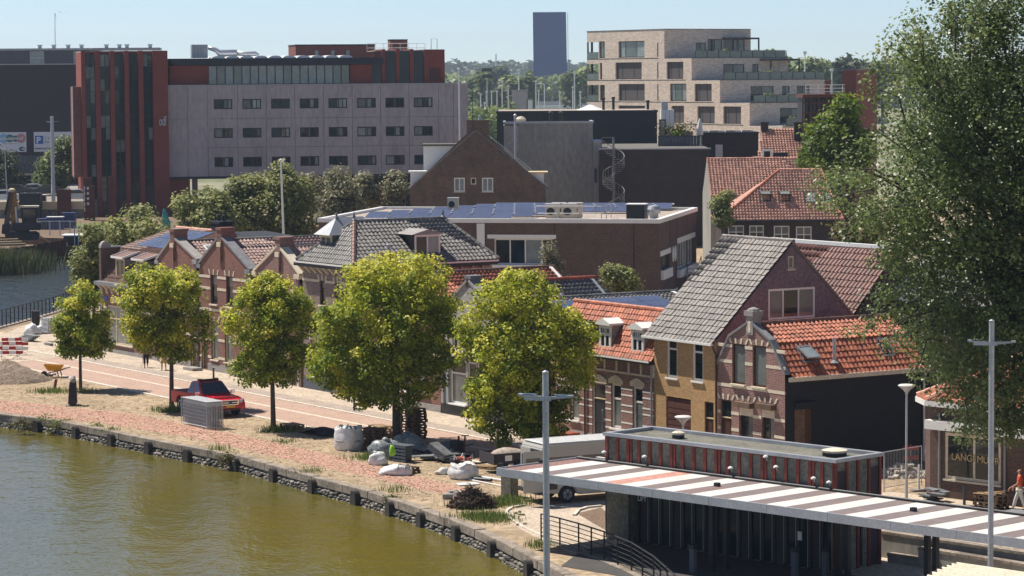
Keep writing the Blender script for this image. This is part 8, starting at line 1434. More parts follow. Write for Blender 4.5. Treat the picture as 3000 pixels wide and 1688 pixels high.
# low trailer with sand beside the van
tf=Fr(gp(1450,1392),117);t=house('sand_trailer',tf,'dark low trailer heaped with sand between the van and the rubbish heap','trailer');bx(t,'bed',M['black_iron'],0,2.3,0,1.5,0.45,0.55);
for a in ((0,2.3,-0.04,0),(0,2.3,1.5,1.54),(-0.04,0,0,1.5),(2.3,2.34,0,1.5)):bx(t,'side_board',M['slate_wall'],*a,0.45,0.95)
blob('sand',t,(1.15,0.75,0.5),(1.1,0.7,0.5),'grit_roof',81,3,0.06,0.2);wheel(t,1.2,-0.1,0.3,0.18,-1,'grey_paint');wheel(t,1.2,1.6,0.3,0.18,1,'grey_paint');bx(t,'label_plate',M['white_paint'],0.5,0.85,-0.05,-0.04,0.6,0.85);bx(t,'drawbar',M['black_iron'],-1.1,0,0.7,0.8,0.45,0.52)
# ------------------------------------------------------------------ left: river bank site, deck, excavator
for o_ in ():pass
bank=[gp(u,v,1.6) for u,v in ((-300,712),(0,715))]
bk=[(-140,293),(-60,293),(-52,292),(-50.0,298.4),(-30,298.4),(-20,322),(-20,343.9),(-140,343.9)]
slab('river_bank',[Vector((x,y,0)) for x,y in bk],-1.2,0.75,M['soil'])
slab('upper_bank',[Vector((x,y,0)) for x,y in ((-140,303),(-52,303),(-46,299.5),(-30,299.5),(-20,322),(-20,343.8),(-140,343.8))],0.5,1.5,M['soil'])
dk=[dp(u,600,344.0) for u in (-250,255)];slab('street_deck',[Vector((dk[0].x,344,0)),Vector((dk[1].x,344,0)),Vector((dk[1].x,352,0)),Vector((-50,353,0)),Vector((-52,404,0)),Vector((-110,404,0))],-0.5,3.3,M['yard'])
t=thing('deck_edge','ochre concrete edge beam of the raised street above the excavator','edge beam',(dk[0].x,343.8,2.5));bx(t,'beam',M['cream_paint'],0,dk[1].x-dk[0].x,-0.15,0.15,0,0.95)
p=dp(70,590,342.5);t=thing('deck_pier','dark square pier with an ochre band under the raised street','pier',(p.x-0.4,342.2,1.5));bx(t,'pier',M['dark_frame'],0,2.3,0,1.5,0,1.2);bx(t,'pier_top',M['black_metal_wall'],-0.1,2.4,-0.1,1.6,1.2,3.0)
p=dp(65,590,342.5);t=thing('deck_planter','dark rectangular planter with a white rim on the raised street','planter',(p.x,344.3,3.3));bx(t,'body',M['black_metal_wall'],0,2.4,0,1.2,0,0.85);bx(t,'rim',M['white_paint'],-0.08,2.48,-0.08,1.28,0.85,0.95)
flat_poly('grass_bank',[[(-52.5,322),(-42.5,322),(-42.5,330),(-52.5,330)]],1.506,M['grass_flat'] if 'grass_flat' in M else pmat('grass_flat',(0.13,0.17,0.04),0.9))
# sheet pile wall: each pile a part
A,B=dp(78,760,298.0),dp(196,760,298.0);A.z=B.z=0;t=thing('sheet_pile_wall','rust brown sheet pile wall along the river below the excavator','wall',(A.x,A.y,0));d=B-A;d.z=0;nP=26;dn=d.normalized();nr=Vector((dn.y,-dn.x,0))
for k in range(nP):c=d*((k+0.5)/nP)+nr*(0.16 if k % 2 else 0.0)+Vector((0,0,0.0));c.z=(0.75+0.72*k/nP+0.03*(k % 3)-1.2)/2;MB().obox(c,dn,nr,(0,0,1),d.length/nP*0.5,0.06,(0.75+0.72*k/nP+0.03*(k % 3)+1.2)/2).obj('pile',M['rust_steel'],t)
MB().beam(nr*0.3+Vector((0,0,-0.35)),d+nr*0.3+Vector((0,0,-0.35)),0.5,0.12).obj('waling',M['quay_concrete'],t)
p=dp(182,690,300);q=dp(260,690,300);t=thing('black_lock_structure','black steel box structure with a pale top edge standing in the river','steel structure',(p.x,299,-1));w=q.x-p.x;bx(t,'upper_box',M['black_metal_wall'],0.3,w,0,3,1.2,2.75);bx(t,'lower_box',M['black_metal_wall'],0.9,w,0.4,3,-1,1.2);bx(t,'top_edge',M['white_paint'],0,w+0.1,-0.1,3.1,2.75,2.85);bx(t,'ledge',M['zinc'],-0.2,1.2,-0.4,0.4,0.85,0.95);bx(t,'ladder',M['galvanised'],1.4,1.5,-0.15,-0.05,-0.5,3.8);bx(t,'ladder',M['galvanised'],1.8,1.9,-0.15,-0.05,-0.5,3.8)
MB().prism([(0.0,-0.3,1.0),(0.9,-0.3,1.3),(0.7,-0.3,2.2)],(0,0.05,0)).obj('white_plate',M['plastic_sheet'],t)
# excavator
p=gp(66,702,1.5);t=thing('excavator','orange and black tracked excavator with raised folded boom on the river bank','excavator',p,0.15)
for s in (-1,1):
 mb=MB();mb.prism([(-1.7,s*1.1-0.28,0.15),(-1.4,s*1.1-0.28,0),(1.4,s*1.1-0.28,0),(1.7,s*1.1-0.28,0.15),(1.75,s*1.1-0.28,0.55),(1.4,s*1.1-0.28,0.8),(-1.4,s*1.1-0.28,0.8),(-1.75,s*1.1-0.28,0.55)],(0,0.56,0));tr=mb.obj('track',M['black_iron'],t)
 for k in range(5):MB().tube([(-1.2+0.6*k,s*1.1-0.32*s*0+s*0.29,0.35),(-1.2+0.6*k,s*1.1+s*0.32,0.35)],0.2,10).obj('roller',M['slate_wall'],tr)
M['digger_orange']=pmat('digger_orange',(0.45,0.20,0.035),0.5,(0.30,0.14,0.03),scale=2,fine=0.3)
bx(t,'turntable',M['black_iron'],-0.7,0.7,-0.7,0.7,0.8,1.0);bx(t,'upper_body',M['slate_wall'],-1.0,1.9,-1.25,1.25,1.0,1.75,bevel=0.08);cb=bx(t,'cab',M['dark_frame'],0.0,1.5,-1.2,-0.1,1.75,3.3,bevel=0.05);bx(cb,'pane',M['car_glass'],0.15,1.35,-1.22,-1.2,2.0,3.1);bx(cb,'pane',M['car_glass'],-0.02,0.0,-1.1,-0.2,1.9,3.1);bx(cb,'roof_guard',M['cream_stone'],-0.25,1.75,-1.3,0.0,3.32,3.5)
mb=MB();mb.beam((-0.7,-0.3,1.3),(-0.9,-0.3,5.0),0.5,0.75,(1,0,0));mb.obj('boom',M['digger_orange'],t);mb=MB();mb.beam((-1.05,-0.5,4.9),(-1.6,-0.5,1.6),0.4,0.5,(1,0,0));mb.obj('dipper',M['old_wood'],t);MB().tube([(-0.5,-0.7,1.6),(-0.6,-0.7,3.4)],0.12,8).obj('ram',M['alu'],t);MB().tube([(-1.2,-0.8,4.9),(-1.75,-0.8,2.6)],0.1,8).obj('ram',M['black_iron'],t);MB().lathe((-0.95,-0.3,4.9),[(0.3,0),(0.32,0.3),(0.1,0.4)],10).obj('boom_head',M['cream_paint'],t)
mb=MB();mb.prism([(-1.3,-0.9,1.9),(-2.0,-0.9,1.6),(-2.1,-0.9,0.7),(-1.5,-0.9,0.5),(-1.2,-0.9,1.2)],(0,0.8,0));mb.obj('bucket',M['black_iron'],t)
p=gp(33,692,1.5);t=thing('portable_toilet','dark green portable toilet with a white roof behind the excavator','portable toilet',p,0.1);bx(t,'cabin',M['site_grey'],-0.55,0.55,-0.5,0.5,0,2.05);bx(t,'door',pmat('toilet_green',(0.02,0.09,0.06),0.5),-0.42,0.42,-0.53,-0.5,0.1,1.9);bx(t,'notice',M['white_paint'],-0.25,0.25,-0.54,-0.53,1.3,1.6);MB().prism([(0.62*math.cos(a),-0.58,2.05+0.32*math.sin(a)) for a in np.linspace(0,math.pi,9)],(0,1.16,0)).obj('roof',M['white_paint'],t)
M['skip_blue']=pmat('skip_blue',(0.03,0.055,0.17),0.5,(0.05,0.07,0.16),scale=3,fine=0.3)
for k,(u,v,w,hh,lb) in enumerate(((163,672,1.75,1.3,'blue site container with white lid on the river bank'),(203,668,1.45,1.6,'blue tilted site container beside the black steel structure'),(126,672,1.0,1.1,'grey blue drum stack left of the blue containers'))):t=thing('site_container',lb,'container',gp(u,v,1.5),0.0);bx(t,'body',M['skip_blue'] if k< 2 else M['blue_grey'],-w/2,w/2,-0.6,0.6,0,hh,bevel=0.03);bx(t,'lid',M['white_paint'] if k==0 else M['skip_blue'],-w/2-0.05,w/2+0.05,-0.65,0.65,hh+0.01,hh+0.1);[bx(t,'rib',M['skip_blue'],-w/2+0.1+q*w/4,-w/2+0.18+q*w/4,-0.64,-0.6,0.05,hh-0.1) for q in range(4)]
for k,u in enumerate((115,145,175,205)):
 a=gp(u,690,1.5);t=thing('site_fence',('first','second','third','fourth')[k]+' grey mesh fence panel from the left on the river bank','fence panel',a,0.0,'fence panels on the river bank');mb=MB();mb.tube([(0,0,0),(0,0,1.5),(1.15,0,1.5),(1.15,0,0)],0.03,6);mb.obj('frame',M['galvanised'],t);mb=MB()
 for q in range(1,8):mb.box(q*0.14-0.006,q*0.14+0.006,-0.006,0.006,0.1,1.48)
 o=mb.obj('wire_mesh',M['galvanised'],t);o['kind']='stuff'
for k,(u,v) in enumerate(((20,715),(30,722),(10,708))):t=thing('timber_beams',('bundle of orange brown timber beams in front of the excavator','second bundle of timber beams at the river edge','long timber beams at the far left of the river bank')[k],'timber',gp(u,v,1.5),0.2);[MB().beam((-2.5,0.3*q,0.12),(1.5,0.3*q+0.2,0.15),0.2,0.2).obj('beam',M['wood'],t) for q in range(3)]
t=thing('leaning_beam','single reddish beam leaning against the bank right of the excavator','beam',gp(118,702,1.5));MB().beam((-0.6,0,0.7),(1.0,0,-0.3),0.12,0.12).obj('beam',M['tile_salmon'],t)
# parked cars on the deck
def small_car(p,rz,m,label,L=4.2):
 t=thing('parked_car',label,'car',p,rz,'cars parked on the raised street');k=L/4.2;pr=[(-2.1*k,0.3),(-2.1*k,0.75),(-1.9*k,0.92),(-1.3*k,0.95),(-0.75*k,1.42),(0.6*k,1.46),(1.35*k,1.0),(2.0*k,0.88),(2.1*k,0.6),(2.1*k,0.3)];side_prism(t,'body',pr,-0.86,0.86,m,0.05)
 for s in (-1,1):mb=MB();mb.prism([(-1.15*k,s*0.865,0.98),(-0.7*k,s*0.865,1.35),(0.55*k,s*0.865,1.38),(1.1*k,s*0.865,1.0)],(0,s*0.012,0));mb.obj('side_window',M['car_glass'],t)
 for x in (-1.3*k,1.35*k):
  for s in (-1,1):wheel(t,x,s*0.76,0.31,0.2,s)
 return t
M['car_silver']=pmat('car_silver',(0.55,0.56,0.58),0.25,var=0.03,metal=0.4);M['car_dark']=pmat('car_dark',(0.03,0.033,0.04),0.25,var=0.05)
for u,v,rz,m,lb in ((98,572,0.1,'car_silver','white silver car parked above the planter on the raised street'),(145,574,0.0,'car_dark','dark blue car parked behind the cross arm lamp on the raised street'),(222,590,0.15,'car_silver','grey car parked beside the red tower on the raised street'),(12,592,0.0,'car_silver','white car at the far left edge of the raised street'),(45,574,0.0,'car_dark','dark teal car beside the green box at the left end of the raised street')):small_car(gp(u,v,3.3),rz,M[m],lb)
t=thing('roadside_van','white van passing under the concrete office block','van',gp(605,583,0.8),0.1);t.location.y=345;t.location.x=(605-1500)*345/F_PX;t.location.z=0;prv=[(-2.6,0.35),(-2.6,2.0),(-2.4,2.2),(1.3,2.2),(1.9,1.4),(2.6,1.15),(2.6,0.35)];side_prism(t,'body',prv,-0.95,0.95,M['white_paint'],0.06);bx(t,'side_window',M['car_glass'],0.4,1.5,-0.965,-0.955,1.35,1.85);[wheel(t,x,s*0.85,0.34,0.22,s,'grey_paint') for x in (-1.6,1.6) for s in (-1,1)]
# rust coloured pylons with lettering
for k,(u,vt,vb,w,D,lb) in enumerate(((258,520,650,0.95,338,'rust coloured steel sign pylon with white letters at the foot of the red tower'),(270,545,650,0.6,336,'plain rust coloured steel pylon right of the lettered one'),(326,516,655,0.62,334,'tall slim rust coloured pylon in front of the glass strips'),(1073,542,660,0.5,266,'rust coloured pylon left of the clipped trees near the brick gable'),(1113,545,660,0.6,266,'rust coloured pylon right of the darker narrow tree near the brick gable'),(188,555,600,1.6,343,'broad rust coloured panel on the raised street'))):
 zb,zt=max(0,dp(u,vb,D).z),dp(u,vt,D).z;p=dp(u,600,D);t=thing('steel_pylon',lb,'pylon',(p.x,D,0));bx(t,'pylon',M['rust_steel'],-w/2,w/2,-0.25,0.25,0,zt)
 if k==0:
  for q,ch in enumerate('CUS'):pass
  for q in range(5):bx(t,'light_slot',M['white_paint'],-0.42,-0.30,-0.262,-0.25,zt-1.5-0.62*q,zt-1.0-0.62*q)
  for q in range(4):bx(t,'letter_plate',M['white_paint'],-0.08,0.16,-0.262,-0.25,zt-1.4-0.6*q,zt-1.1-0.6*q)
 bx(t,'foot_plate',M['black_iron'],-w/2-0.1,w/2+0.1,-0.35,0.35,0,0.2)
# teal wrapped statue
M['teal']=pmat('teal',(0.03,0.22,0.19),0.35,(0.07,0.34,0.30),scale=3,fine=0.3,fscale=8);p=dp(482,672,232);zb,zt=dp(482,690,232).z,dp(478,612,232).z;t=thing('wrapped_statue','statue wrapped in shiny teal plastic rising between the bushes','statue',(p.x,232,0));bx(t,'pedestal',M['grey_stone'],-0.5,0.5,-0.5,0.5,0,zb);mb=MB();pr=[];r=random.Random(5);hgt=zt-zb
V=[];Fq=[];n=14
for i in range(9):
 f=i/8;rad=(0.42,0.46,0.44,0.40,0.38,0.34,0.24,0.19,0.08)[i]
 for k in range(n):a=2*math.pi*k/n;rr_=rad*(1+0.16*math.sin(3*a+2.1*i)+0.1*math.sin(5*a-i));V.append((rr_*math.cos(a)*0.85+0.22*(1-f),rr_*math.sin(a)*0.7,zb+hgt*f))
for i in range(8):
 for k in range(n):Fq.append((i*n+k,i*n+(k+1)% n,(i+1)*n+(k+1)% n,(i+1)*n+k))
Fq.append(tuple(range(8*n,9*n)));MB().add(V,Fq).obj('wrapping',M['teal'],t)
# railing along the near river bank
RR=[Vector((-60,188,0)),Vector((-37.3,208.0,0)),Vector((-35.2,222,0)),Vector((-34.2,241,0))];t=thing('river_railing','black iron railing with close vertical posts along the river bank','railing',(-37.3,208,0));ref=RR[1]
for a,b in zip(RR[:-1],RR[1:]):
 n=max(1,round((b-a).length/0.95));
 for i in range(n+1):p=a.lerp(b,i/n)-ref;MB().box(p.x-0.035,p.x+0.035,p.y-0.035,p.y+0.035,0.05,1.28).obj('post',M['black_iron'],t)
 for z in (0.45,0.85,1.27):MB().beam(a-ref+Vector((0,0,z)),b-ref+Vector((0,0,z)),0.05,0.05 if z> 1 else 0.025).obj('rail',M['black_iron'],t)
o=MB()
for a,b in zip(RR[:-1],RR[1:]):o.beam(a+Vector((0,0,-0.05)),b+Vector((0,0,-0.05)),0.5,0.25)
o=o.obj('river_kerb',M['quay_concrete']);o['kind']='structure'
rp=[gp(u,v) for u,v in ((-250,1010),(0,985),(60,958),(165,925),(230,925),(300,1020),(230,1040),(60,1060),(-250,1120))];flat_poly('river_pavement',[[(p.x,p.y) for p in rp]],0.009,M['pale_paving'])
t=thing('water_tank','white caged water tank cube on pallets near the river railing','tank',gp(152,975,0.62),S.rz);bx(t,'tank',M['plastic_sheet'],-0.55,0.55,-0.5,0.5,0.02,1.05,bevel=0.06)
for k in range(6):bx(t,'cage_bar',M['galvanised'],-0.56+0.22*k,-0.53+0.22*k,-0.53,-0.5,0,1.1);bx(t,'cage_bar',M['galvanised'],0.55,0.58,-0.5+0.19*k,-0.47+0.19*k,0,1.1)
for z in (0.1,0.4,0.75,1.08):bx(t,'cage_ring',M['galvanised'],-0.58,0.58,-0.56,-0.53,z,z+0.03);bx(t,'cage_ring',M['galvanised'],0.58,0.61,-0.53,0.5,z,z+0.03)
for k,(u,v,lb) in enumerate(((95,980,'left crumpled white sack in front of the water tank'),(122,978,'right crumpled white sack in front of the water tank'))):t=thing('white_sack',lb,'sack',gp(u,v),0.3*k,'white sacks near the river railing');blob('sack',t,(0,0,0),(0.55,0.4,0.42),'plastic_sheet',91+k,3,0.18,0.6);blob('tail',t,(0.0,0.1,0.5),(0.15,0.12,0.2),'plastic_sheet',95+k,2,0.2,0.6)
for k,(u,v) in enumerate(((102,955),(108,956))):t=thing('waste_bin',('left black waste bin at the river railing','right black waste bin at the river railing')[k],'bin',gp(u,v),0.3);MB().prism([(-0.2,-0.2,0),(0.2,-0.2,0),(0.2,0.2,0),(-0.2,0.2,0)],(0,0,1.05)).obj('body',M['black_iron'],t);bx(t,'rim',M['slate_wall'],-0.24,0.24,-0.24,0.24,1.05,1.12)
t=thing('slab_pile','low pile of dark boards and kerb slabs behind the barrier','slab pile',gp(70,1000),S.rz)
for k in range(5):bx(t,'slab',M['site_grey'],-1.0+0.2*k,1.0+0.15*k,-0.3+0.1*k,0.2+0.08*k,0.1*k,0.1*k+0.08)
t=thing('road_plate','brown steel road plate lying flat behind the barrier','steel plate',gp(95,1018),S.rz);bx(t,'plate',M['rust_steel'],-1.6,0.9,-0.7,0.5,0.012,0.04)
t=thing('kerb_piece','single dark kerb stone lying on the paving near the road plate','kerb stone',gp(143,1014),S.rz);bx(t,'stone',M['site_grey'],-0.5,0.5,-0.12,0.12,0.01,0.2)
# red and white barriers
M['barrier_red']=pmat('barrier_red',(0.42,0.012,0.02),0.4,var=0.05)
for k,(u,v,rz,n,lb) in enumerate(((27,1052,0.0,3,'red and white striped road barrier in front at the left edge'),(44,1040,0.1,3,'second red and white striped barrier behind the front one'))):
 p=gp(u,v);t=thing('road_barrier',lb,'barrier',p,rz,'red and white road barriers')
 for j in range(n):
  for i in range(4):bx(t,'board',M['barrier_red'] if (i+j+k)% 2 else M['white_paint'],-0.85+0.43*i,-0.85+0.43*i+0.428,-0.02,0.02,0.32+0.3*j,0.32+0.3*j+0.2)
 for x in (-0.5,0.5):MB().tube([(x,0.03,0.05),(x,0.03,1.15)],0.025,6).obj('post',M['galvanised'],t);MB().tube([(x-0.25,-0.3,0.02),(x,0.03,0.2),(x+0.25,0.3,0.02)],0.02,6).obj('foot',M['galvanised'],t)
# sand heap and rubble beside it
t=thing('sand_heap','large grey brown sand heap at the left edge of the verge','sand heap',gp(20,1118),0);V=[];Fq=[];r=random.Random(3);nR,nA=14,40
for i in range(nR+1):
 f=i/nR
 for k in range(nA):a=2*math.pi*k/nA;R=2.4*(1+0.1*math.sin(2*a+1)+0.06*math.sin(5*a))*f;V.append((R*math.cos(a),R*math.sin(a)*0.9,max(0,1.35*(1-f)**0.9+(r.uniform(-.07,.07) if 0< i< nR else 0))-(0.03 if i==nR else 0)))
for i in range(nR):
 for k in range(nA):Fq.append((i*nA+k,i*nA+(k+1)% nA,(i+1)*nA+(k+1)% nA,(i+1)*nA+k))
M['sand']=pmat('sand',(0.31,0.24,0.18),0.95,(0.22,0.17,0.125),scale=1.5,fine=0.4,fscale=8,bump=0.8);MB().add(V,Fq).obj('sand',M['sand'],t,smooth=True)
t=thing('brick_rubble','small scatter of broken bricks between the sand heap and the wheelbarrow','brick rubble',gp(125,1104),0)
for k in range(26):MB().obox((r.gauss(0,0.45),r.gauss(0,0.25),0.05+0.05*(k % 3)),(math.cos(k),math.sin(k),0.2),(-math.sin(k),math.cos(k),0),(0,0,1),0.1,0.05,0.04).obj('brick',M['tile_brown'] if k % 2 else M['site_grey'],t)
# wheelbarrow
M['barrow_yellow']=pmat('barrow_yellow',(0.62,0.30,0.015),0.45,var=0.08);t=thing('wheelbarrow','yellow orange wheelbarrow standing on the road edge beside the sand heap','wheelbarrow',gp(160,1106),0.1);V=[(-0.62,-0.33,0.78),(0.55,-0.33,0.72),(0.55,0.33,0.72),(-0.62,0.33,0.78),(-0.38,-0.2,0.42),(0.35,-0.2,0.42),(0.35,0.2,0.42),(-0.38,0.2,0.42)];MB().add(V,[(4,7,6,5),(0,1,5,4),(1,2,6,5),(2,3,7,6),(3,0,4,7)]).obj('tray',M['barrow_yellow'],t);mb=MB();mb.tube([(-0.62,-0.33,0.78),(0.55,-0.33,0.72),(0.55,0.33,0.72),(-0.62,0.33,0.78),(-0.62,-0.33,0.78)],0.02,6);mb.obj('rim',M['barrow_yellow'],t)
for s in (-1,1):MB().tube([(-0.62,0.06*s,0.22),(0.2,0.22*s,0.40),(0.95,0.28*s,0.62)],0.02,6).obj('handle',M['black_iron'],t);MB().tube([(0.35,0.22*s,0.42),(0.45,0.24*s,0.0),(0.25,0.24*s,0.0),(0.15,0.2*s,0.4)],0.018,6).obj('leg',M['black_iron'],t)
MB().tube([(-0.62,-0.06,0.2),(-0.62,0.06,0.2)],0.2,14).obj('wheel',M['black_render'],t)
# stone sculpture and leaning post
t=thing('stone_sculpture','dark slab sculpture topped by three round boulders on the verge','sculpture',gp(214,1188),S.rz-0.5);bx(t,'base',M['quay_concrete'],-0.5,0.5,-0.4,0.4,-0.02,0.03);mb=MB();b_=[(-0.38,-0.24,0.10),(0.44,-0.24,0.10),(0.44,0.22,0.10),(-0.38,0.22,0.10)];m_=[(-0.37,-0.2,0.8),(0.26,-0.2,0.8),(0.26,0.2,0.8),(-0.37,0.2,0.8)];u_=[(-0.36,-0.17,1.32),(0.08,-0.17,1.30),(0.08,0.17,1.30),(-0.36,0.17,1.32)];mb.add(b_+m_+u_,[(0,3,2,1),(8,9,10,11)]+[(i,(i+1)% 4,4+(i+1)% 4,4+i) for i in range(4)]+[(4+i,4+(i+1)% 4,8+(i+1)% 4,8+i) for i in range(4)]);mb.obj('slab',M['slate_wall'],t,bevel=0.02)
for k,(x,s) in enumerate(((-0.34,0.17),(-0.1,0.17),(0.10,0.14))):blob('boulder',t,(x,0.02*k,1.28),(s,s*0.9,s*1.15),'grey_stone',101+k,3,0.05,0.75)
for x in (-0.3,0.34):bx(t,'foot',M['black_iron'],x-0.06,x+0.06,-0.15,0.15,0.03,0.11)
t=thing('leaning_post','short leaning dark red post left of the stone sculpture','post',gp(159,1140),0.2);MB().tube([(0,0,-0.05),(0.12,0.02,0.55)],[0.085,0.085],12).obj('post',M['red_column'],t);MB().tube([(0.118,0.02,0.54),(0.124,0.02,0.57)],[0.085,0.07],12).obj('cap',M['rust_steel'],t)
t=thing('door_step','thick grey step slab in front of the second gabled house','step',S.w(15.0,-0.75,0.05),S.rz);bx(t,'slab',M['grey_stone'],-0.7,0.7,-0.35,0.35,0,0.17,bevel=0.02);bx(t,'shoe',M['dark_frame'],-0.6,0.6,-0.3,0.3,-0.02,0.0)
# right: mesh fences, cobble heap, stacked slabs
for k,(a,b,hh) in enumerate((((2588,1365),(2665,1340),1.15),((2590,1440),(2700,1420),1.7),((2570,1352),(2690,1352),1.4))):
 p,q=gp(*a),gp(*b);d=q-p;L=d.length;t=thing('mesh_fence',('rear mesh fence panel between the black wall and the restaurant','front mesh fence panel at the left corner of the restaurant','middle mesh fence panel behind the cobble heap')[k],'fence panel',p,math.atan2(d.y,d.x),'mesh fence panels beside the restaurant');mb=MB();mb.tube([(0,0,0),(0,0,hh),(L,0,hh),(L,0,0)],0.025,6);mb.tube([(0,0,0.15),(L,0,0.15)],0.018,6);mb.obj('frame',M['galvanised'],t);mb=MB()
 for i in range(1,int(L/0.11)):mb.box(i*0.11-0.004,i*0.11+0.004,-0.004,0.004,0.15,hh-0.02)
 o=mb.obj('wire_mesh',M['galvanised'],t);o['kind']='stuff'
p=gp(2645,1395);t=thing('cobble_heap','heap of pale grey cobble stones behind the mesh fence beside the restaurant','cobble heap',p,0);r=random.Random(8);M['cobble']=pmat('cobble',(0.42,0.38,0.34),0.9,(0.28,0.25,0.225),scale=4,fine=0.3,rnd=0.3);cme=MB().box(-0.11,0.11,-0.075,0.075,-0.07,0.07).mesh('cobble',M['cobble'])
for k in range(150):
 x=r.gauss(0,0.75);y=r.gauss(0,0.5);hz=max(0.05,0.55*math.exp(-(x/0.95)**2-(y/0.6)**2));inst(cme,'cobble',t,Matrix.Translation((x,y,r.uniform(0.04,hz)))@ Matrix.Rotation(r.uniform(0,6),4,'Z')@ Matrix.Rotation(r.uniform(-.7,.7),4,'X')@ Matrix.Diagonal((r.uniform(.8,1.4),r.uniform(.8,1.3),r.uniform(.8,1.2),1)))
t=thing('barrier_post','white round barrier post on a flat grey foot left of the restaurant','post',gp(2692,1440),0.3);MB().tube([(0,0,0.1),(0,0,1.15)],[0.055,0.045],10).obj('post',M['white_paint'],t);bx(t,'foot',M['grey_stone'],-0.35,0.25,-0.2,0.2,0,0.1,bevel=0.02)
t=thing('red_panel_sign','red plastic barrier board behind the mesh fence','barrier board',gp(2668,1380),0.2);bx(t,'board',M['barrier_red'],-0.35,0.35,-0.02,0.02,0.95,1.15);bx(t,'board',M['barrier_red'],-0.35,0.35,-0.02,0.02,0.5,0.7);bx(t,'post',M['galvanised'],-0.02,0.02,0.02,0.06,0,1.2)
t=thing('slab_stack','untidy stack of dark paving slabs on the ground in front of the restaurant corner','slab stack',gp(2735,1470),R_.rz)
for k in range(9):MB().obox((r.uniform(-.5,.6),r.uniform(-.3,.3),0.06+0.055*k),(1,r.uniform(-.3,.3),r.uniform(-.1,.1)),(0,1,0),(0,0,1),0.33,0.2,0.025).obj('slab',M['site_grey'],t)
t=thing('grating','ribbed pale metal grating lying on the pavement at the right edge','grating',gp(2990,1500),R_.rz)
for k in range(10):bx(t,'bar',M['galvanised'],-0.6,0.9,-0.5+0.1*k,-0.45+0.1*k,0.012,0.05)
# ------------------------------------------------------------------ people
def skin(name,pts,edges,rad,m,par,root=0,sub=1):
 me=bpy.data.meshes.new(name);me.from_pydata([tuple(p) for p in pts],edges,[]);o=bpy.data.objects.new(name,me);COL.objects.link(o);md=o.modifiers.new('skin','SKIN');md.use_smooth_shade=True
 for i,sv in enumerate(me.skin_vertices[0].data):r=rad[i];sv.radius=(r,r) if not isinstance(r,tuple) else r;sv.use_root=(i==root)
 ss=o.modifiers.new('sub','SUBSURF');ss.levels=sub;ss.render_levels=sub
 dg=bpy.context.evaluated_depsgraph_get();m2=bpy.data.meshes.new_from_object(o.evaluated_get(dg));bpy.data.objects.remove(o);m2.materials.clear();m2.materials.append(m);m2.polygons.foreach_set('use_smooth',[True]*len(m2.polygons));return link(bpy.data.objects.new(name,m2),par)
M['skin']=pmat('skin',(0.45,0.25,0.17),0.6,var=0.06);M['hair_grey']=pmat('hair_grey',(0.30,0.28,0.25),0.8);M['hair_red']=pmat('hair_red',(0.22,0.07,0.025),0.7);M['hair_dark']=pmat('hair_dark',(0.05,0.035,0.025),0.7)
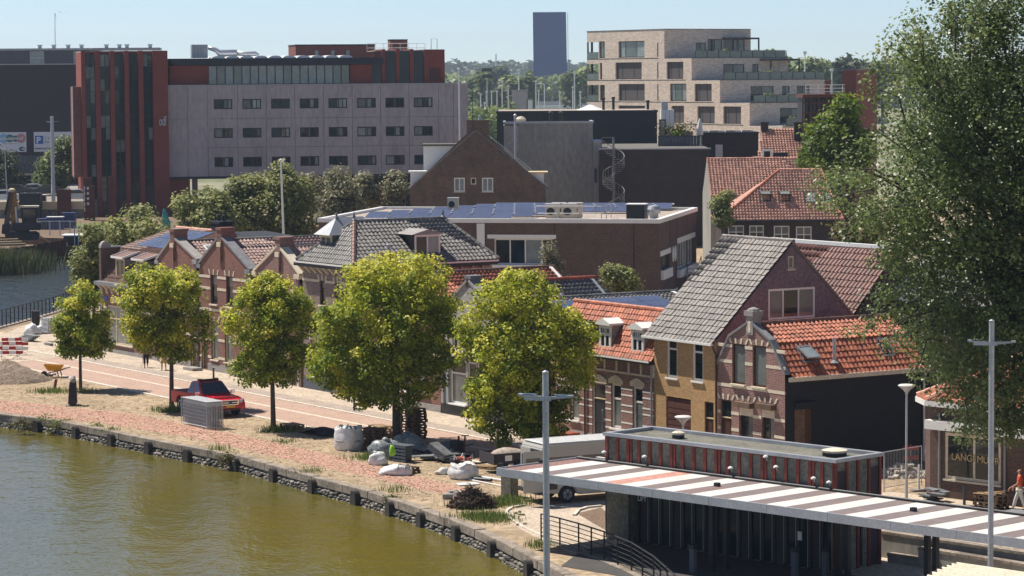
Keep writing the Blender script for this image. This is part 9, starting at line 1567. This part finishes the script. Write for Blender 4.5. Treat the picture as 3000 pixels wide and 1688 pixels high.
def person(p,rz,label,top,bottom,hair,legs=((0.0,0.0),(0.0,0.0)),arms=(0.2,0.2),shorts=0.12,skirt=None,sleeve=0.5,sc=1.0,long_hair=False):
 """legs: forward swing of each foot; arms: forward swing of each hand; the figure faces -y"""
 t=thing('person',label,'person',p,rz);t.scale=(sc,sc,sc)
 P=[(0,0,0.95),(0,-0.01,1.12),(0,0,1.32),(0,0.0,1.44),(0,-0.01,1.52),(0,-0.02,1.60),(0,-0.02,1.70)];E=[(i,i+1) for i in range(6)];Rd=[(0.15,0.115),(0.13,0.10),(0.16,0.11),(0.10,0.075),0.055,(0.072,0.085),(0.065,0.08)]
 for s,k in ((-1,0),(1,1)):
  fx=legs[k][0];b=len(P);P+=[(s*0.09,0,0.88),(s*0.10,-fx*0.5-0.02,0.48),(s*0.10,-fx+(0.06 if fx< 0 else 0),0.08+(0.05 if fx< 0 else 0)),(s*0.11,-fx-0.15,0.03+(0.0 if fx >= 0 else 0.02))];E+=[(0,b),(b,b+1),(b+1,b+2),(b+2,b+3)];Rd+=[0.085,0.058,0.04,(0.04,0.028)]
  ax=arms[k];b=len(P);sh=(s*0.18,0,1.40);el=(s*0.23,-ax*0.25+0.03,1.13);wr_=(s*0.22,-ax*0.75,0.92+0.12*abs(ax));hd=(s*0.215,-ax*0.9-0.01,0.84+0.14*abs(ax));P+=[sh,el,wr_,hd];E+=[(3,b),(b,b+1),(b+1,b+2),(b+2,b+3)];Rd+=[0.05,0.038,0.026,(0.032,0.02)]
  for f in range(5):
   fb=len(P);o_=(-0.03+0.015*f);ln=(0.05,0.08,0.085,0.08,0.06)[f];dx=-s*0.03 if f==0 else 0;P+=[(hd[0]+dx*0.6,hd[1]+o_,hd[2]-0.035),(hd[0]+dx-s*0.01,hd[1]+o_*1.15-0.01,hd[2]-0.035-ln)];E+=[(b+3,fb),(fb,fb+1)];Rd+=[0.009,0.007]
 skin('body',P,E,Rd,M['skin'],t,0,1)
 tp=[(0,0,0.93),(0,-0.01,1.12),(0,0,1.32),(0,0,1.43)];te=[(0,1),(1,2),(2,3)];tr_=[(0.175,0.14),(0.155,0.125),(0.185,0.135),(0.115,0.09)]
 for s,k in ((-1,0),(1,1)):ax=arms[k];b=len(tp);tp+=[(s*0.18,0,1.39),(s*(0.18+0.05*sleeve*1.6),(-ax*0.25+0.03)*sleeve*1.5,1.40-0.27*sleeve*1.5)];te+=[(3,b),(b,b+1)];tr_+=[0.068,0.058]
 skin('shirt',tp,te,tr_,M[top] if isinstance(top,str) else top,t,0,1)
 if skirt:MB().lathe((0,-0.005,0),[(0.16,0.98),(0.19,0.85),(0.23,0.60),(0.25,0.50),(0.22,0.505)],14).obj('skirt',M[bottom] if isinstance(bottom,str) else bottom,t,smooth=True)
 else:
  lp=[(0,0,0.96)];le=[];lr=[(0.165,0.13)]
  for s,k in ((-1,0),(1,1)):fx=legs[k][0];b=len(lp);an=0.48+(shorts-0.48);lp+=[(s*0.09,0,0.86),(s*0.10,-fx*0.5-0.02,0.48),(s*0.10,-fx*(1-shorts*0.9),shorts)];le+=[(0,b),(b,b+1),(b+1,b+2)];lr+=[0.105,0.082,0.075]
  skin('trousers',lp,le,lr,M[bottom] if isinstance(bottom,str) else bottom,t,0,1)
 hb=[(0,0.015,1.70),(0,0.03,1.64)]+([(0,0.06,1.5),(0,0.07,1.38)] if long_hair else []);skin('hair',hb,[(i,i+1) for i in range(len(hb)-1)],[(0.083,0.085),(0.085,0.075)]+([(0.08,0.05),(0.05,0.03)] if long_hair else []),M[hair],t,0,1)
 for s in (-1,1):MB().lathe((s*0.028,-0.098,1.625),[(0.004,-0.008),(0.011,0),(0.004,0.008)],6).obj('eye',M['black_iron'],t);MB().lathe((s*0.078,-0.01,1.60),[(0.008,-0.03),(0.018,0),(0.01,0.03)],6).obj('ear',M['skin'],t);MB().obox((s*0.11,-legs[0 if s< 0 else 1][0]-0.07,0.04),(1,0,0),(0,1,0),(0,0,1),0.05,0.13,0.045).obj('shoe',M['black_iron'],t,bevel=0.02)
 MB().obox((0,-0.11,1.60),(1,0,0),(0,1,0.35),(0,-0.35,1),0.012,0.018,0.022).obj('nose',M['skin'],t);MB().box(-0.025,0.025,-0.103,-0.095,1.555,1.563).obj('mouth',M['red_column'],t)
 return t
M['cloth_white']=pmat('cloth_white',(0.62,0.62,0.58),0.9,var=0.08);M['cloth_navy']=pmat('cloth_navy',(0.02,0.022,0.03),0.9);M['cloth_cream']=pmat('cloth_cream',(0.66,0.58,0.45),0.9,var=0.1);M['cloth_sand']=pmat('cloth_sand',(0.50,0.36,0.17),0.9,(0.6,0.5,0.3),scale=6);M['cloth_orange']=pmat('cloth_orange',(0.60,0.085,0.035),0.8,var=0.1)
pm=gp(428,1079);person(pm,S.rz+1.2,'person in a white shirt and dark cropped trousers walking with a stick past the houses','cloth_white','cloth_navy','hair_grey',((0.22,0),(-0.2,0)),(0.45,0.1),0.25)
t=thing('walking_stick','thin grey walking stick held by the person in the white shirt','stick',gp(415,1080));MB().tube([(0,0,0),(0.12,0.0,0.9)],0.014,6).obj('stick',M['galvanised'],t);MB().tube([(0.12,0,0.9),(0.17,0,0.95),(0.22,0,0.92)],0.016,6).obj('handle',M['black_iron'],t)
person(gp(480,1087),S.rz+1.0,'person in a cream top and sand coloured skirt walking behind the second maple','cloth_cream','cloth_sand','hair_dark',((0.15,0),(-0.15,0)),(0.5,0.5),skirt=True)
person(R_.w(5.30,-0.75),R_.rz-0.9,'person in an orange top and white trousers walking at the right edge by the restaurant','cloth_orange','cloth_white','hair_red',((0.28,0),(-0.25,0)),(0.3,0.5),0.1,long_hair=True)
# ------------------------------------------------------------------ far away: raised lock bridge, masts, lock buildings
M['bridge_blue']=pmat('bridge_blue',(0.004,0.038,0.19),0.9,(0.005,0.042,0.21),spec=0.05,scale=0.05,fine=0.03)
D=1950.0;bl=[dp(u,v,D) for u,v in ((1561,36),(1658,36),(1663,296),(1564,296))];t=thing('raised_bridge','huge dark blue bridge leaf raised upright on the horizon','bridge',(dp(1612,300,D).x,D,0));ox=t.location.x
z0,z1=0.0,bl[0].z;mb=MB();f=[(bl[3].x-ox,0,z0),(bl[2].x-ox,0,z0),(bl[1].x-ox,0,z1),(bl[0].x-ox,0,z1)];mb.prism(f,(0,4.5,0));mb.obj('deck',M['bridge_blue'],t)
for k in range(13):z=z0+(z1-z0)*(k+0.5)/13;bx(t,'cross_girder',M['bridge_blue'],-6.8+0.03*(z-30)*-0.3,6.8,-0.7,0.0,z-0.22,z+0.22)
for s in (-1,1):mb=MB();mb.beam((s*7.0+0.6,-0.5,z0),(s*7.0-0.5,-0.5,z1),0.8,1.0,(0,1,0));mb.obj('main_girder',M['bridge_blue'],t)
mb=MB();mb.tube([(bl[2].x-ox+0.6,1,z0+4),(bl[1].x-ox+1.2,1,z1)],0.18,5);mb.obj('railing',M['galvanised'],t)
r=random.Random(6)
masts=[(1408,275,312,0),(1427,205,312,1),(1425,268,314,0),(1440,266,312,0),(1456,266,314,0),(1471,236,312,0),(1489,250,312,0),(1520,213,300,0),(1570,236,318,0),(1578,264,312,0),(1595,248,312,2),(1640,268,314,0),(1683,208,316,3),(1678,254,312,0),(1345+75,300,316,0),(1700,268,312,0),(2358,152,276,0),(2437,202,276,0),(2647,150,260,0),(2692,190,260,0)]
kinds=('thin white lamp mast among the locks on the horizon','tall floodlight mast with a dark double lamp head on the horizon','lamp mast with a bent arm in front of the raised blue bridge','tall white lamp mast just right of the raised blue bridge')
for u,vt,vb,kd in masts:
 D=880 if u< 2000 else 620;z=dp(u,vt,D).z;x=dp(u,vt,D).x;t=thing('lamp_mast',kinds[kd],'lamp mast',(x,D,0),0,'lamp masts of the locks');MB().tube([(0,0,0),(0,0,z)],[0.26 if kd in (1,3) else 0.17,0.14],6).obj('mast',M['white_paint'] if kd != 1 else M['galvanised'],t)
 if kd==1:
  for dz in (0.0,1.9):bx(t,'lamp_head',M['dark_frame'],-1.6,1.6,-0.3,0.3,z-0.5-dz,z+0.5-dz)
 elif kd==2:MB().tube([(0,0,z),(-0.8,0,z+0.4),(-2.2,0,z+0.2)],0.14,5).obj('arm',M['white_paint'],t)
 else:bx(t,'lamp_head',M['white_paint'],-0.35,0.35,-0.2,0.2,z-0.5,z+0.1)
p=dp(1400+90,165,2600);t=thing('radio_tower','faint thin lattice tower on the horizon above the woods','radio tower',(dp(1453,160,2600).x,2600,0));z=dp(1453,158,2600).z;MB().tube([(0,0,0),(0,0,z)],[1.4,0.5],4).obj('mast',M['galvanised'],t)
D=700;
for k,(a,b,vt,vb,m,lb) in enumerate(((1500,1546,268,330,'concrete','pale grey lock control block on the horizon left of the raised bridge'),(1543,1560,294,330,'white_paint','narrow white annex beside the lock control block'),(1374,1396,318,340,'white_paint','white parked truck body at the right edge of the concrete office'))):x0,x1=dp(a,300,D).x,dp(b,300,D).x;t=thing('lock_building',lb,'building',(x0,D,0));bx(t,'wall',M[m],0,x1-x0,0,5,0,dp(a,vt,D).z);bx(t,'roof',M['grey_stone'],-0.1,x1-x0+0.1,-0.1,5.1,dp(a,vt,D).z,dp(a,vt,D).z+0.3);bx(t,'door',M['dark_frame'],(x1-x0)*0.35,(x1-x0)*0.6,-0.05,0.0,0.5,dp(a,vt,D).z*0.4)
for k,(a,b,vt,vb,D,m,lb) in enumerate(((1395,1740,314,320,1150,'white_paint','long white lock wall edge crossing the background below the raised bridge'),(1370,1740,302,308,1300,'galvanised','long pale grey quay railing band farther behind the lock wall'),(1560,1740,294,303,1500,'bridge_blue','long low blue lock gate machinery right of the raised bridge'))):x0,x1=dp(a,300,D).x,dp(b,300,D).x;t=thing('lock_wall',lb,'lock wall',(x0,D,0));bx(t,'wall',M[m],0,x1-x0,0,3,0,dp(a,vt,D).z);bx(t,'cap',M[m],0,x1-x0,-0.3,3.3,dp(a,vt,D).z,dp(a,vt,D).z+0.3)
for k in range(16):u=1385+22*k;D=1080;t=thing('lock_shed','small pale cabin among the lock works on the horizon','cabin',(dp(u,310,D).x,D,0),0,'cabins among the lock works');w=r.uniform(1.2,3.0);hh=r.uniform(1.5,4.2);bx(t,'cabin',M['white_paint' if k % 3 else 'galvanised'],0,w,0,2,0,hh);bx(t,'roof',M['grey_stone'],-0.1,w+0.1,-0.1,2.1,hh,hh+0.2)
far_mass('lock_shrubs',560,[(1380,330),(1400,335),(1470,333),(1500,338)],60,'far_leaf',260,1.2,1.0,201)
for k,(u,v,lb) in enumerate(((2700+60,232,'small yellow gantry seen through the poplar twigs'),(2740,238,'small white crane top seen through the poplar twigs'))):t=thing('distant_crane',lb,'crane',(dp(u,v,600).x,600,0));z=dp(u,v,600).z;mb=MB();mb.prism([(-1.4,0,z-2.2),(1.4,0,z-2.2),(0,0,z)],(0,1,0));mb.obj('top',M['cream_paint' if k==0 else 'white_paint'],t);bx(t,'tower',M['galvanised'],-0.6,0.6,0,1,0,z-2.2)
# a swift in the sky
p=dp(178,36,240);t=thing('bird','small dark bird gliding in the sky above the shopping hall','bird',p,0.3);mb=MB();V=[(0,-0.16,0),(0.05,0,0.03),(0,0.24,0),(-0.05,0,0.03),(0,0,-0.05)];mb.add(V,[(0,1,2,3),(0,4,1),(1,4,2),(2,4,3),(3,4,0)]);mb.obj('body',M['dark_frame'],t)
for s in (-1,1):MB().add([(s*0.03,-0.08,0.02),(s*0.03,0.08,0.02),(s*0.35,0.06,0.10),(s*0.72,0.22,0.0),(s*0.35,-0.08,0.10),(s*0.35,0.0,0.115)],[(0,1,2,5,4),(4,5,2,3)]).obj('wing',M['dark_frame'],t)
# ------------------------------------------------------------------ things alike in a group are told apart by their place
OW=['first','second','third','fourth','fifth','sixth','seventh','eighth','ninth','tenth','eleventh','twelfth','thirteenth','fourteenth','fifteenth','sixteenth','seventeenth','eighteenth','nineteenth','twentieth']
def same_row(objs):
 objs.sort(key=lambda o:o.location.x/max(o.location.y,1));n=len(objs)
 for i,o in enumerate(objs):o['label']=o['label']+(f', {OW[i]} from the left' if i< (n+1)//2 else f', {OW[n-1-i]} from the right')
byl={}
for o in COL.objects:
 if o.parent is None and o.get('label') and o.get('group'):byl.setdefault((o['group'],o['label']),[]).append(o)
for k_,v_ in byl.items():
 if len(v_)> 1:same_row(v_)
# ------------------------------------------------------------------ summer haze over the whole place
hm=bpy.data.materials.new('haze');hm.use_nodes=True;hn=hm.node_tree.nodes;hl=hm.node_tree.links;hn.clear();ho=hn.new('ShaderNodeOutputMaterial');hv=hn.new('ShaderNodeVolumePrincipled');hv.inputs['Color'].default_value=(0.68,0.82,1.0,1);hv.inputs['Density'].default_value=0.00011;hv.inputs['Anisotropy'].default_value=0.2;hl.new(hv.outputs[0],ho.inputs['Volume'])
hz=MB().box(-4200,4200,-120,4300,-4.5,75).obj('haze',hm);hz['kind']='stuff'
